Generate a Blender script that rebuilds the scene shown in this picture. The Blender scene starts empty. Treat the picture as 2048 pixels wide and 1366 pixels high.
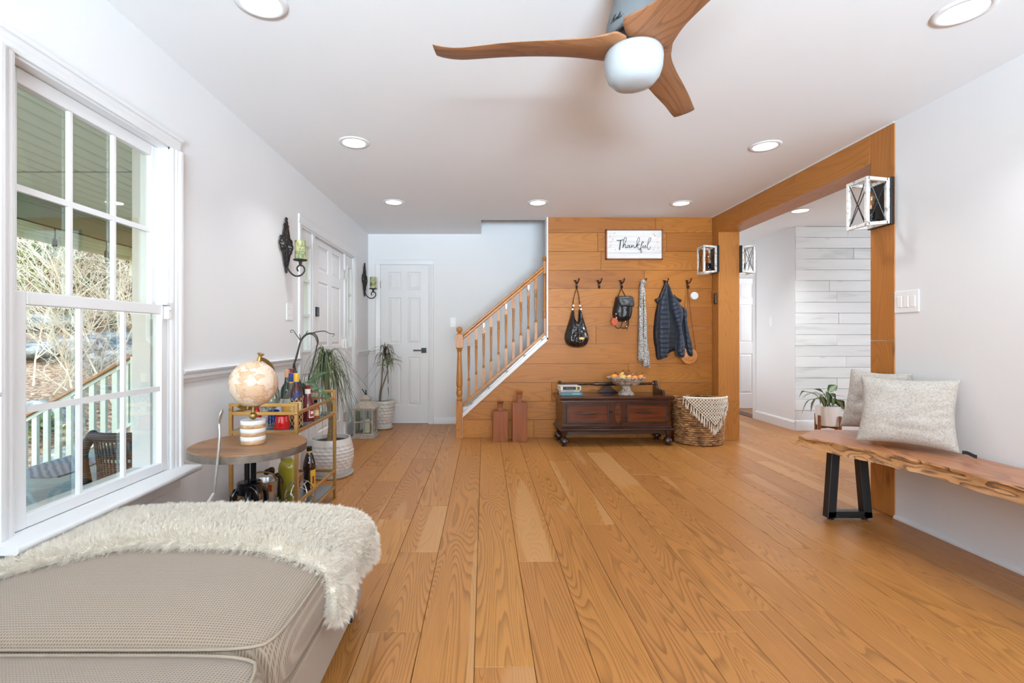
import bpy, bmesh, math, random
from mathutils import Vector, Matrix, noise
from mathutils.geometry import delaunay_2d_cdt
random.seed(7)
SC = bpy.context.scene
COL = SC.collection
PI = math.pi
R = math.radians

# ---------------------------------------------------------------- camera
cam_d = bpy.data.cameras.new('camera')
cam = bpy.data.objects.new('camera', cam_d)
COL.objects.link(cam)
cam.location = (0, 0, 1.11)
cam.rotation_euler = (R(90), 0, 0)
cam_d.sensor_width = 36
cam_d.lens = 975 / 2048 * 36
cam_d.shift_x = 56 / 2048
cam_d.shift_y = -8 / 2048
cam_d.clip_start = 0.05
cam_d.clip_end = 300
SC.camera = cam

# ---------------------------------------------------------------- exposure, sky, sun, area lights
SC.view_settings.view_transform = 'Standard'
SC.view_settings.look = 'None'
SC.view_settings.gamma = 1
SC.view_settings.use_curve_mapping = False
SC.view_settings.exposure = 0.06
SC.cycles.max_bounces = 10
SC.cycles.diffuse_bounces = 6
SC.cycles.transparent_max_bounces = 16
SC.cycles.sample_clamp_indirect = 4
SC.cycles.caustics_reflective = False
SC.cycles.caustics_refractive = False
SC.cycles.use_denoising = True
SC.render.film_transparent = False

world = bpy.data.worlds.new('world')
SC.world = world
world.use_nodes = True
wn = world.node_tree
bg = wn.nodes['Background']
sky = wn.nodes.new('ShaderNodeTexSky')
sky.sky_type = 'NISHITA'
sky.sun_disc = False
sky.sun_elevation = R(48)
sky.sun_rotation = R(200)
wn.links.new(sky.outputs[0], bg.inputs[0])
bg.inputs[1].default_value = 1.25

def lamp(name, kind, loc, aim, energy, color=(1, 1, 1), **kw):
    d = bpy.data.lights.new(name, kind)
    d.energy = energy
    d.color = color
    for k, v in kw.items():
        setattr(d, k, v)
    o = bpy.data.objects.new(name, d)
    COL.objects.link(o)
    o.location = loc
    o.rotation_euler = Vector(aim).to_track_quat('-Z', 'Y').to_euler()
    return o

lamp('sun', 'SUN', (-6, -6, 12), (0.30, 0.55, -0.85), 2.0, (1.0, 0.95, 0.86), angle=R(0.6))
# unseen area fill added at the rear wall opening behind the camera
lamp('rear_fill', 'AREA', (0.5, -5.12, 1.45), (0, 1, 0.35), 50, (0.72, 0.87, 1.0), shape='RECTANGLE', size=3.4, size_y=1.6)
# unseen fill lamp added behind the camera, aimed up to whiten the ceiling
lamp('ceiling_fill', 'AREA', (0.5, -4.4, 0.7), (0, 0.95, 1), 800, (0.64, 0.84, 1.0), shape='RECTANGLE', size=2.4, size_y=0.9, spread=R(96))
lamp('dining_fill', 'AREA', (6.1, 3.9, 1.4), (-1, 0.25, 0.3), 68, (0.80, 0.91, 1.0), shape='RECTANGLE', size=2.0, size_y=1.6)  # added fill, out of view before a solid wall, brightens the hall
lamp('stairwell_fill', 'AREA', (1.5, 5.9, 4.8), (-0.2, 0, -1), 8, (0.95, 0.97, 1.0), shape='RECTANGLE', size=1.2, size_y=0.6)  # unseen lamp added under the closed top of the stair shaft
lamp('hall_fill', 'AREA', (2.80, 6.6, 1.35), (1, -0.15, 0.1), 9, (0.93, 0.97, 1.0), shape='RECTANGLE', size=1.2, size_y=1.6)  # added lamp hidden behind the oak wall to lift the hall wall
lamp('side_room_fill', 'AREA', (5.1, 6.9, 1.5), (-1, 0.5, 0), 22, (0.95, 0.97, 1.0), shape='RECTANGLE', size=0.8, size_y=1.2)  # unseen lamp added in the closed room to brighten the open door

# ---------------------------------------------------------------- helpers
def lin(c):
    out = []
    for v in c:
        v = v / 255
        out.append(v / 12.92 if v <= 0.04045 else ((v + 0.055) / 1.055) ** 2.4)
    return tuple(out) + (1.0,)

def P(px, py, Y):
    """world point on the plane at depth Y behind a measured spot"""
    return Vector(((px - 968) / 975 * Y, Y, 1.11 + (675 - py) / 975 * Y))

def lerp(a, b, t):
    return a + (b - a) * t

def curve(pts, n=8):
    """Catmull-Rom through points"""
    pts = [Vector(p) for p in pts]
    if len(pts) < 3:
        return pts
    out = []
    for i in range(len(pts) - 1):
        p0 = pts[max(i - 1, 0)]; p1 = pts[i]; p2 = pts[i + 1]; p3 = pts[min(i + 2, len(pts) - 1)]
        for k in range(n):
            t = k / n
            out.append(0.5 * ((2 * p1) + (p2 - p0) * t + (2 * p0 - 5 * p1 + 4 * p2 - p3) * t * t + (3 * p1 - p0 - 3 * p2 + p3) * t ** 3))
    out.append(pts[-1])
    return out

def interp(tab, x):
    """piecewise linear table [(x, y), ...]"""
    if x <= tab[0][0]:
        return tab[0][1]
    for (a, b), (c, d) in zip(tab, tab[1:]):
        if x <= c:
            return lerp(b, d, (x - a) / (c - a))
    return tab[-1][1]

class MB:
    def __init__(s):
        s.v = []; s.f = []; s.m = []
    def add(s, vs, fs, mi=0):
        o = len(s.v)
        s.v += [Vector(v) for v in vs]
        s.f += [tuple(i + o for i in f) for f in fs]
        s.m += [mi] * len(fs)
        return s
    def box(s, x0, y0, z0, x1, y1, z1, mi=0):
        x0, x1 = min(x0, x1), max(x0, x1); y0, y1 = min(y0, y1), max(y0, y1); z0, z1 = min(z0, z1), max(z0, z1)
        return s.add([(x0, y0, z0), (x1, y0, z0), (x1, y1, z0), (x0, y1, z0), (x0, y0, z1), (x1, y0, z1), (x1, y1, z1), (x0, y1, z1)],
                     [(0, 3, 2, 1), (4, 5, 6, 7), (0, 1, 5, 4), (1, 2, 6, 5), (2, 3, 7, 6), (3, 0, 4, 7)], mi)
    def bar(s, a, b, w, h, up=(0, 0, 1), mi=0):
        """rectangular bar from a to b, w across, h along up"""
        a = Vector(a); b = Vector(b); d = (b - a).normalized(); up = Vector(up)
        if abs(d.dot(up.normalized())) > 0.98:
            up = Vector((0, 1, 0)) if abs(d.y) < 0.9 else Vector((1, 0, 0))
        x = d.cross(up).normalized(); y = x.cross(d).normalized()
        vs = []
        for p in (a, b):
            for i, j in ((-1, -1), (1, -1), (1, 1), (-1, 1)):
                vs.append(p + x * (i * w / 2) + y * (j * h / 2))
        return s.add(vs, [(0, 1, 2, 3), (7, 6, 5, 4), (0, 4, 5, 1), (1, 5, 6, 2), (2, 6, 7, 3), (3, 7, 4, 0)], mi)
    def prism(s, pts, axis, a, b, mi=0):
        """polygon extruded along an axis; pts are the two remaining coordinates in order"""
        n = len(pts)
        ar = sum(pts[i][0] * pts[(i + 1) % n][1] - pts[(i + 1) % n][0] * pts[i][1] for i in range(n))
        if ar < 0:
            pts = pts[::-1]
        def mk(p, c):
            return {'X': (c, p[0], p[1]), 'Y': (p[0], c, p[1]), 'Z': (p[0], p[1], c)}[axis]
        vs = [mk(p, a) for p in pts] + [mk(p, b) for p in pts]
        flip = (axis == 'Y') ^ (b < a)
        fs = [tuple(range(n))[::-1], tuple(range(n, 2 * n))] + [(i, (i + 1) % n, n + (i + 1) % n, n + i) for i in range(n)]
        if flip:
            fs = [f[::-1] for f in fs]
        return s.add(vs, fs, mi)
    def tube(s, path, r, n=8, cap=True, closed=False, mi=0, flat=1.0):
        path = [Vector(p) for p in path]
        m = len(path)
        rs = r if isinstance(r, (list, tuple)) else [r] * m
        prev = None; vs = []
        for i, p in enumerate(path):
            if closed:
                d = path[(i + 1) % m] - path[i - 1]
            else:
                d = path[min(i + 1, m - 1)] - path[max(i - 1, 0)]
            if d.length < 1e-9:
                d = Vector((0, 0, 1))
            d.normalize()
            if prev is None:
                ref = Vector((0, 0, 1)) if abs(d.z) < 0.9 else Vector((1, 0, 0))
                x = d.cross(ref).normalized()
            else:
                x = (prev - d * prev.dot(d)).normalized()
            prev = x
            y = d.cross(x)
            for k in range(n):
                a = 2 * PI * k / n
                vs.append(p + x * (rs[i] * math.cos(a)) + y * (rs[i] * flat * math.sin(a)))
        fs = []
        for i in range(m if closed else m - 1):
            j = (i + 1) % m
            for k in range(n):
                l = (k + 1) % n
                fs.append((i * n + k, i * n + l, j * n + l, j * n + k))
        if cap and not closed:
            fs.append(tuple(range(n))[::-1]); fs.append(tuple((m - 1) * n + k for k in range(n)))
        return s.add(vs, fs, mi)
    def lathe(s, prof, c=(0, 0, 0), n=24, axis='Z', mi=0, sx=1.0, sy=1.0):
        """prof: [(radius, height)]; closes at zero radius"""
        c = Vector(c); vs = []; fs = []
        for r, h in prof:
            for k in range(n):
                a = 2 * PI * k / n
                u, w = r * math.cos(a) * sx, r * math.sin(a) * sy
                vs.append(c + Vector({'Z': (u, w, h), 'X': (h, u, w), 'Y': (w, h, u)}[axis]))
        for i in range(len(prof) - 1):
            for k in range(n):
                l = (k + 1) % n
                fs.append((i * n + k, i * n + l, (i + 1) * n + l, (i + 1) * n + k))
        fs.append(tuple(range(n))[::-1]); fs.append(tuple((len(prof) - 1) * n + k for k in range(n)))
        return s.add(vs, fs, mi)
    def ball(s, c, r, n=12, m=8, sc=(1, 1, 1), mi=0):
        c = Vector(c); vs = [c + Vector((0, 0, -r * sc[2]))]; fs = []
        for j in range(1, m):
            t = -PI / 2 + PI * j / m
            for k in range(n):
                a = 2 * PI * k / n
                vs.append(c + Vector((r * math.cos(t) * math.cos(a) * sc[0], r * math.cos(t) * math.sin(a) * sc[1], r * math.sin(t) * sc[2])))
        vs.append(c + Vector((0, 0, r * sc[2])))
        top = len(vs) - 1
        for k in range(n):
            l = (k + 1) % n
            fs.append((0, 1 + l, 1 + k))
            for j in range(m - 2):
                fs.append((1 + j * n + k, 1 + j * n + l, 1 + (j + 1) * n + l, 1 + (j + 1) * n + k))
            fs.append((top, 1 + (m - 2) * n + k, 1 + (m - 2) * n + l))
        return s.add(vs, fs, mi)
    def grid(s, fn, nu, nv, mi=0, wrap=False):
        vs = [fn(i / nu, j / nv) for j in range(nv + 1) for i in range(nu + (0 if wrap else 1))]
        w = nu if wrap else nu + 1
        fs = []
        for j in range(nv):
            for i in range(nu):
                k = (i + 1) % w
                fs.append((j * w + i, j * w + k, (j + 1) * w + k, (j + 1) * w + i))
        return s.add(vs, fs, mi)
    def xf(s, M):
        s.v = [M @ v for v in s.v]
        return s
    def build(s, name, mat, parent=None, smooth=None, bevel=0, sub=0, seg=2):
        off = Vector((0, 0, 0)); q = parent
        while q is not None:
            off += q.location; q = q.parent
        me = bpy.data.meshes.new(name)
        me.from_pydata([tuple(v - off) for v in s.v], [], s.f)
        mats = mat if isinstance(mat, (list, tuple)) else [mat]
        for m in mats:
            me.materials.append(m)
        if len(mats) > 1:
            me.polygons.foreach_set('material_index', s.m)
        if smooth is not None:
            me.polygons.foreach_set('use_smooth', [True] * len(me.polygons))
            if smooth < 180:
                me.set_sharp_from_angle(angle=R(smooth))
        me.update()
        o = bpy.data.objects.new(name, me)
        COL.objects.link(o)
        if parent is not None:
            o.parent = parent
        if bevel:
            b = o.modifiers.new('bevel', 'BEVEL')
            b.width = bevel; b.segments = seg; b.limit_method = 'ANGLE'; b.angle_limit = R(40)
        if sub:
            b = o.modifiers.new('sub', 'SUBSURF')
            b.levels = sub; b.render_levels = sub
        return o

def tag(o, label, cat, group=None, kind=None):
    o['label'] = label
    if cat: o['category'] = cat
    if group: o['group'] = group
    if kind: o['kind'] = kind
    return o

def thing(name, label, cat, loc=(0, 0, 0), group=None):
    o = bpy.data.objects.new(name, None)
    o.empty_display_size = 0.05
    COL.objects.link(o)
    o.location = loc
    return tag(o, label, cat, group)

def setting(name, loc=(0, 0, 0)):
    o = bpy.data.objects.new(name, None)
    o.empty_display_size = 0.05
    COL.objects.link(o)
    o.location = loc
    o['kind'] = 'structure'
    return o

def struct(o):
    o['kind'] = 'structure'
    return o

def copy_tree(o, parent=None):
    c = o.copy()
    COL.objects.link(c)
    c.parent = parent
    for ch in list(o.children):
        copy_tree(ch, c)
    return c

def place(o, loc, rz=0.0, label=None):
    o.location = loc
    o.rotation_euler = (0, 0, rz)
    if label: o['label'] = label
    return o

def inflate(outline, depth, rim, fn=None, step=0.012, n=4, y0=0.0, back=0.3):
    """closed soft body from a real-size outline in the XZ plane, swelling towards -Y"""
    poly = [Vector((p[0], 0, p[1])) for p in outline]
    poly = curve(poly + [poly[0]], n)[:-1]
    pl = [(p.x, p.z) for p in poly]
    xs = [p[0] for p in pl]; zs = [p[1] for p in pl]
    def dist(x, z):
        best = 9e9; inside = False
        for i in range(len(pl)):
            ax, az = pl[i]; bx, bz = pl[(i + 1) % len(pl)]
            if (az > z) != (bz > z) and x < (bx - ax) * (z - az) / (bz - az) + ax:
                inside = not inside
            dx, dz = bx - ax, bz - az
            L = dx * dx + dz * dz
            t = 0 if L == 0 else max(0, min(1, ((x - ax) * dx + (z - az) * dz) / L))
            d = (ax + t * dx - x) ** 2 + (az + t * dz - z) ** 2
            if d < best: best = d
        return math.sqrt(best), inside
    pts = [Vector(p) for p in pl]; ds = [0.0] * len(pl)
    z = min(zs) + step / 2; row = 0
    while z < max(zs):
        x = min(xs) + (step / 2 if row % 2 else 0)
        while x < max(xs):
            d, ins = dist(x, z)
            if ins and d > step * 0.45:
                pts.append(Vector((x, z))); ds.append(d)
            x += step
        z += step * 0.87; row += 1
    ed = [(i, (i + 1) % len(pl)) for i in range(len(pl))]
    v2, e2, f2, ov, oe, of = delaunay_2d_cdt(pts, ed, [], 1, 1e-6)
    dd = []
    for src in ov:
        dd.append(ds[src[0]] if src else 0.0)
    mb = MB(); nv = len(v2); front = []; bk = []
    for p, d in zip(v2, dd):
        t = min(1, d / rim)
        h = depth * math.sqrt(max(0, 1 - (1 - t) ** 2))
        e = fn(p.x, p.y, d) if (fn and d > 0) else 0
        front.append((p.x, y0 - h - e, p.y))
        bk.append((p.x, y0 + h * back, p.y))
    fs = []
    for f in f2:
        a, b, c = (v2[i] for i in f[:3])
        ccw = (b.x - a.x) * (c.y - a.y) - (c.x - a.x) * (b.y - a.y) > 0
        fr = tuple(f) if ccw else tuple(f)[::-1]
        fs.append(fr)
    nb = [0] * nv; off = nv; vb = []
    for i in range(nv):
        if dd[i] <= 0:
            nb[i] = i
        else:
            nb[i] = off + len(vb); vb.append(bk[i])
    fs2 = [tuple(nb[i] for i in f)[::-1] for f in fs]
    mb.add(front + vb, fs + fs2)
    return mb

# ---------------------------------------------------------------- materials
def nmat(name):
    m = bpy.data.materials.new(name)
    m.use_nodes = True
    nt = m.node_tree
    return m, nt, nt.nodes['Principled BSDF']

def N(nt, typ, ins=None, **props):
    nd = nt.nodes.new(typ)
    for k, v in props.items():
        setattr(nd, k, v)
    for k, v in (ins or {}).items():
        if isinstance(v, bpy.types.NodeSocket):
            nt.links.new(v, nd.inputs[k])
        else:
            nd.inputs[k].default_value = v
    return nd

def MA(nt, op, a, b=0.0, c=0.0):
    nd = nt.nodes.new('ShaderNodeMath'); nd.operation = op
    for i, v in enumerate((a, b, c)):
        if isinstance(v, bpy.types.NodeSocket): nt.links.new(v, nd.inputs[i])
        else: nd.inputs[i].default_value = v
    return nd.outputs[0]

def MIX(nt, fac, a, b, blend='MIX'):
    nd = nt.nodes.new('ShaderNodeMix'); nd.data_type = 'RGBA'; nd.blend_type = blend
    for i, v in ((0, fac), (6, a), (7, b)):
        if isinstance(v, bpy.types.NodeSocket): nt.links.new(v, nd.inputs[i])
        else: nd.inputs[i].default_value = v
    return nd.outputs[2]

def RAMP(nt, fac, stops):
    nd = nt.nodes.new('ShaderNodeValToRGB')
    el = nd.color_ramp.elements
    while len(el) < len(stops): el.new(0.5)
    for e, (p, c) in zip(el, stops):
        e.position = p; e.color = c if len(c) == 4 else tuple(c) + (1,)
    nt.links.new(fac, nd.inputs[0])
    return nd.outputs[0]

def OBJ(nt, scale=(1, 1, 1), rand=True):
    tc = nt.nodes.new('ShaderNodeTexCoord')
    v = tc.outputs['Object']
    if rand:
        oi = nt.nodes.new('ShaderNodeObjectInfo')
        k = N(nt, 'ShaderNodeVectorMath', {0: (41.3, 23.7, 57.1)}, operation='SCALE')
        nt.links.new(oi.outputs['Random'], k.inputs['Scale'])
        a = N(nt, 'ShaderNodeVectorMath', {0: v, 1: k.outputs[0]}, operation='ADD')
        v = a.outputs[0]
    mp = N(nt, 'ShaderNodeVectorMath', {0: v, 1: scale}, operation='MULTIPLY')
    return mp.outputs[0]

def NOISE(nt, vec, scale=1.0, detail=2.0, rough=0.5, dist=0.0):
    return N(nt, 'ShaderNodeTexNoise', {'Vector': vec, 'Scale': scale, 'Detail': detail, 'Roughness': rough, 'Distortion': dist}).outputs['Fac']

def BUMP(nt, bsdf, h, strength=0.2, dist=0.002):
    b = N(nt, 'ShaderNodeBump', {'Height': h, 'Strength': strength, 'Distance': dist})
    nt.links.new(b.outputs[0], bsdf.inputs['Normal'])

def plain(name, col, rough=0.5, metal=0.0, var=0.06, vscale=6.0, bump=0.0, bscale=200.0, spec=0.5, coat=0.0, sheen=0.0, bdist=0.002, trans=0.0):
    m, nt, b = nmat(name)
    c = lin(col)
    v = OBJ(nt)
    f = NOISE(nt, v, vscale, 3)
    lo = tuple(x * (1 - var) for x in c[:3]) + (1,); hi = tuple(min(1, x * (1 + var)) for x in c[:3]) + (1,)
    nt.links.new(RAMP(nt, f, [(0.3, lo), (0.7, hi)]), b.inputs['Base Color'])
    b.inputs['Roughness'].default_value = rough
    b.inputs['Metallic'].default_value = metal
    b.inputs['Specular IOR Level'].default_value = spec
    b.inputs['Coat Weight'].default_value = coat
    b.inputs['Sheen Weight'].default_value = sheen
    b.inputs['Transmission Weight'].default_value = trans
    if bump:
        BUMP(nt, b, NOISE(nt, v, bscale, 3), bump, bdist)
    return m

def wood(name, light, dark, axis='Y', k=16, sg=0.8, su=6.0, line=0.6, rough=0.4, tone=0.22, fine=0.12, coat=0.0, streak=None, knots=False, bump=0.12):
    m, nt, b = nmat(name)
    def sc(g, u):
        return tuple(g if a == axis else u for a in 'XYZ')
    oi = nt.nodes.new('ShaderNodeObjectInfo')
    rnd = oi.outputs['Random']
    n1 = NOISE(nt, OBJ(nt, sc(sg, su)), 1.0, 1.2, 0.45, 0.4)
    t = MA(nt, 'FRACT', MA(nt, 'MULTIPLY', n1, k))
    ln = RAMP(nt, t, [(0.0, (0, 0, 0)), (0.45, (0.05, 0.05, 0.05)), (0.90, (1, 1, 1)), (1.0, (0, 0, 0))])
    n2 = NOISE(nt, OBJ(nt, sc(6, 260)), 1.0, 3, 0.6)
    n3 = NOISE(nt, OBJ(nt, sc(0.6, 4)), 1.0, 2)
    L, D = lin(light), lin(dark)
    # line strength varies from place to place so that quiet boards stay quiet
    lw = MA(nt, 'MULTIPLY', ln, MA(nt, 'MULTIPLY', MA(nt, 'ADD', n3, 0.15), line * 1.4))
    pores = MA(nt, 'MULTIPLY', MA(nt, 'SUBTRACT', n2, 0.45), fine * 6)
    fac = N(nt, 'ShaderNodeClamp', {0: MA(nt, 'ADD', lw, pores)}).outputs[0]
    col = MIX(nt, fac, L, D)
    col = MIX(nt, MA(nt, 'MULTIPLY', n3, 0.35), col, D)
    if streak:
        n4 = NOISE(nt, OBJ(nt, sc(0.35, 5)), 1.0, 0)
        sf = RAMP(nt, n4, [(0.69, (0, 0, 0)), (0.705, (1, 1, 1))])
        col = MIX(nt, MA(nt, 'MULTIPLY', sf, 0.55), col, lin(streak))
    if knots:
        vo = N(nt, 'ShaderNodeTexVoronoi', {'Vector': OBJ(nt, sc(1.3, 4.0)), 'Scale': 1.0})
        kf = RAMP(nt, vo.outputs['Distance'], [(0.0, (1, 1, 1)), (0.035, (0.5, 0.5, 0.5)), (0.09, (0, 0, 0))])
        col = MIX(nt, MA(nt, 'MULTIPLY', kf, 0.8), col, tuple(x * 0.25 for x in D[:3]) + (1,))
    val = MA(nt, 'ADD', MA(nt, 'MULTIPLY', rnd, tone), 1 - tone / 2)
    hs = N(nt, 'ShaderNodeHueSaturation', {'Value': val, 'Color': col, 'Hue': MA(nt, 'ADD', MA(nt, 'MULTIPLY', rnd, 0.005), 0.4975)})
    nt.links.new(hs.outputs[0], b.inputs['Base Color'])
    b.inputs['Roughness'].default_value = rough
    b.inputs['Coat Weight'].default_value = coat
    b.inputs['Coat Roughness'].default_value = 0.15
    b.inputs['Specular IOR Level'].default_value = 0.35
    BUMP(nt, b, fac, bump, 0.0015)
    return m

def emit(name, col, strength):
    m = bpy.data.materials.new(name); m.use_nodes = True
    nt = m.node_tree
    nt.nodes.remove(nt.nodes['Principled BSDF'])
    e = N(nt, 'ShaderNodeEmission', {'Color': lin(col), 'Strength': strength})
    nt.links.new(e.outputs[0], nt.nodes['Material Output'].inputs[0])
    return m

def pane(name, col=(255, 255, 255), gloss=0.06, tint=1.0):
    """thin sheet of clear or tinted glass"""
    m = bpy.data.materials.new(name); m.use_nodes = True
    nt = m.node_tree
    nt.nodes.remove(nt.nodes['Principled BSDF'])
    t = N(nt, 'ShaderNodeBsdfTransparent', {'Color': lin(col)})
    g = N(nt, 'ShaderNodeBsdfGlossy', {'Roughness': 0.02})
    fr = N(nt, 'ShaderNodeLayerWeight', {'Blend': 0.25})
    f = MA(nt, 'ADD', MA(nt, 'MULTIPLY', fr.outputs['Fresnel'], 0.35), gloss)
    mx = N(nt, 'ShaderNodeMixShader', {0: f, 1: t.outputs[0], 2: g.outputs[0]})
    nt.links.new(mx.outputs[0], nt.nodes['Material Output'].inputs[0])
    return m
M = {
 'paint': plain('white_wall_paint', (226, 226, 227), 0.55, var=0.012, vscale=1.5, bump=0.02, bscale=300, spec=0.3),
 'ceil': plain('ceiling_paint', (228, 228, 229), 0.8, var=0.01, vscale=1.0, spec=0.2),
 'trim': plain('white_trim_paint', (222, 222, 223), 0.32, var=0.01, spec=0.45),
 'floor_oak': wood('oak_floor', (180, 122, 63), (124, 78, 35), 'Y', k=46, sg=0.46, su=5.0, line=0.75, rough=0.36, tone=0.13, fine=0.16, streak=(184, 138, 90), knots=True),
 'wall_oak': wood('oak_wall_boards', (176, 112, 46), (124, 70, 25), 'X', k=26, sg=0.6, su=4.6, line=0.42, rough=0.42, tone=0.24, fine=0.10, knots=True),
 'beam_oak_z': wood('oak_post', (184, 121, 58), (134, 81, 34), 'Z', k=22, sg=0.7, su=4.6, line=0.4, rough=0.42, tone=0.10, fine=0.10, knots=True),
 'beam_oak_y': wood('oak_beam', (184, 121, 58), (134, 81, 34), 'Y', k=22, sg=0.7, su=4.6, line=0.4, rough=0.42, tone=0.10, fine=0.10),
 'stair_oak': wood('stair_oak', (184, 122, 58), (120, 70, 28), 'Z', k=9, sg=2, su=12, line=0.45, rough=0.3, tone=0.12, fine=0.10),
 'rail_oak': wood('handrail_oak', (184, 122, 58), (120, 70, 28), 'X', k=9, sg=2, su=12, line=0.45, rough=0.3, tone=0.05, fine=0.10),
 'walnut': wood('bench_walnut', (184, 122, 82), (112, 66, 44), 'Y', k=16, sg=0.9, su=5, line=0.55, rough=0.34, tone=0.0, fine=0.10, coat=0.1),
 'bark_edge': wood('bench_live_edge', (186, 132, 82), (74, 42, 24), 'Y', k=7, sg=3, su=16, line=0.8, rough=0.5, tone=0.0, fine=0.2),
 'fan_wood': wood('fan_blade_wood', (150, 104, 72), (96, 62, 40), 'X', k=14, sg=1.2, su=9, line=0.5, rough=0.45, tone=0.08, fine=0.14),
 'table_wood': wood('mango_table_wood', (146, 102, 62), (84, 52, 30), 'X', k=9, sg=1.6, su=7, line=0.6, rough=0.38, tone=0.0, fine=0.16),
 'vase_wood': wood('vase_wood', (150, 78, 28), (92, 42, 12), 'Z', k=6, sg=1.2, su=8, line=0.6, rough=0.4, tone=0.12, fine=0.10),
 'chest': wood('cedar_chest_stain', (74, 36, 19), (34, 16, 9), 'X', k=5, sg=1.2, su=10, line=0.7, rough=0.25, tone=0.06, fine=0.10, coat=0.35),
 'chest_panel': wood('cedar_chest_panel', (104, 48, 20), (52, 22, 10), 'X', k=5, sg=1.0, su=14, line=0.7, rough=0.25, tone=0.05, fine=0.10, coat=0.4),
 'chest_dark': plain('chest_dark_moulding', (48, 26, 18), 0.32, var=0.3, vscale=30, coat=0.3),
 'stand_wood': plain('plant_stand_teak', (128, 72, 36), 0.45, var=0.15, vscale=40),
 'black_metal': plain('black_powder_coat', (22, 22, 24), 0.42, var=0.1),
 'black_gloss': plain('black_gloss', (16, 16, 18), 0.18, var=0.1),
 'iron': plain('dark_iron', (44, 36, 32), 0.55, 0.3, var=0.4, vscale=60, bump=0.5, bscale=150),
 'bronze': plain('oiled_bronze', (58, 34, 24), 0.4, 0.5, var=0.25, vscale=80),
 'brass': plain('antique_brass', (150, 122, 70), 0.35, 0.85, var=0.15, vscale=40),
 'gold': plain('brushed_gold', (190, 146, 84), 0.38, 0.65, var=0.06, vscale=30),
 'steel': plain('brushed_steel', (190, 192, 192), 0.28, 0.9, var=0.08, vscale=60),
 'chrome': plain('satin_nickel', (200, 198, 194), 0.25, 0.95, var=0.05),
 'grey_fan': plain('fan_grey', (92, 94, 95), 0.5, var=0.03),
 'white_plastic': plain('white_plastic', (236, 236, 236), 0.35, var=0.01),
 'milk': plain('milk_glass', (162, 166, 168), 0.18, var=0.01, spec=0.5),
 'soil': plain('potting_soil', (52, 38, 28), 0.95, var=0.4, vscale=120, bump=0.8, bscale=160),
 'carpet': plain('stair_tread_cap', (150, 142, 132), 0.9, var=0.15, vscale=90),
}
M['floor_base'] = plain('subfloor', (70, 46, 28), 0.9)
M['shiplap'] = None
def shiplap():
    m, nt, b = nmat('whitewashed_board')
    n1 = NOISE(nt, OBJ(nt, (1.2, 9, 9)), 1.0, 3, 0.6)
    n2 = NOISE(nt, OBJ(nt, (9, 200, 200)), 1.0, 2)
    col = RAMP(nt, n1, [(0.30, lin((206, 208, 208))), (0.42, lin((226, 228, 228))), (0.7, lin((234, 235, 235)))])
    vo = N(nt, 'ShaderNodeTexVoronoi', {'Vector': OBJ(nt, (2.2, 9, 9)), 'Scale': 1.0})
    kf = RAMP(nt, vo.outputs['Distance'], [(0.0, (0.5, 0.5, 0.5)), (0.05, (0.35, 0.35, 0.35)), (0.1, (0, 0, 0))])
    col = MIX(nt, kf, col, lin((176, 170, 164)))
    oi = nt.nodes.new('ShaderNodeObjectInfo')
    hs = N(nt, 'ShaderNodeHueSaturation', {'Value': MA(nt, 'ADD', MA(nt, 'MULTIPLY', oi.outputs['Random'], 0.10), 0.92), 'Color': col})
    nt.links.new(hs.outputs[0], b.inputs['Base Color'])
    b.inputs['Roughness'].default_value = 0.6
    BUMP(nt, b, n2, 0.15, 0.001)
    return m
M['shiplap'] = shiplap()
M['pane'] = pane('window_pane', (246, 250, 248), 0.02)
def frosted():
    m, nt, b = nmat('obscure_sidelight_glass')
    b.inputs['Base Color'].default_value = lin((244, 250, 247))
    b.inputs['Roughness'].default_value = 0.4
    b.inputs['Transmission Weight'].default_value = 0.0
    t = N(nt, 'ShaderNodeBsdfTranslucent', {'Color': lin((246, 252, 249))})
    mx = N(nt, 'ShaderNodeMixShader', {0: 0.72, 1: b.outputs[0], 2: t.outputs[0]})
    nt.links.new(mx.outputs[0], nt.nodes['Material Output'].inputs[0])
    BUMP(nt, b, NOISE(nt, OBJ(nt), 90, 2), 0.2, 0.002)
    return m
M['frosted'] = frosted()

XL, XR, H = -1.49, 2.53, 2.44

# ================================================================ FLOOR
floor = setting('floor')
mb = MB()
mb.box(-1.64, -5.3, -0.12, 6.3, 7.9, -0.016)
struct(mb.build('subfloor', M['floor_base'], floor))
def floor_plank(x0, x1, y0, y1):
    e = 0.0009; c = 0.0016
    mb = MB()
    mb.add([(x0 + e, y0 + e, -0.016), (x1 - e, y0 + e, -0.016), (x1 - e, y1 - e, -0.016), (x0 + e, y1 - e, -0.016),
            (x0 + e, y0 + e, -c), (x1 - e, y0 + e, -c), (x1 - e, y1 - e, -c), (x0 + e, y1 - e, -c),
            (x0 + e + c, y0 + e + c, 0), (x1 - e - c, y0 + e + c, 0), (x1 - e - c, y1 - e - c, 0), (x0 + e + c, y1 - e - c, 0)],
           [(8, 9, 10, 11), (0, 1, 5, 4), (1, 2, 6, 5), (2, 3, 7, 6), (3, 0, 4, 7), (4, 5, 9, 8), (5, 6, 10, 9), (6, 7, 11, 10), (7, 4, 8, 11)])
    return mb.build('plank', M['floor_oak'], floor)
FW = 0.2035
seen_joints = {0: [1.641, 3.447], -1: [2.782, 4.6], -2: [1.837, 2.523, 3.216, 4.9], -3: [2.981, 4.45], 1: [2.418, 4.0, 5.6], 2: [1.35, 3.23, 4.9],
               4: [1.837, 3.6, 5.1], 5: [3.24, 4.7], -4: [2.1, 3.75], 3: [2.9, 4.4]}
rs = random.Random(3)
X0 = -0.033
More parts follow.
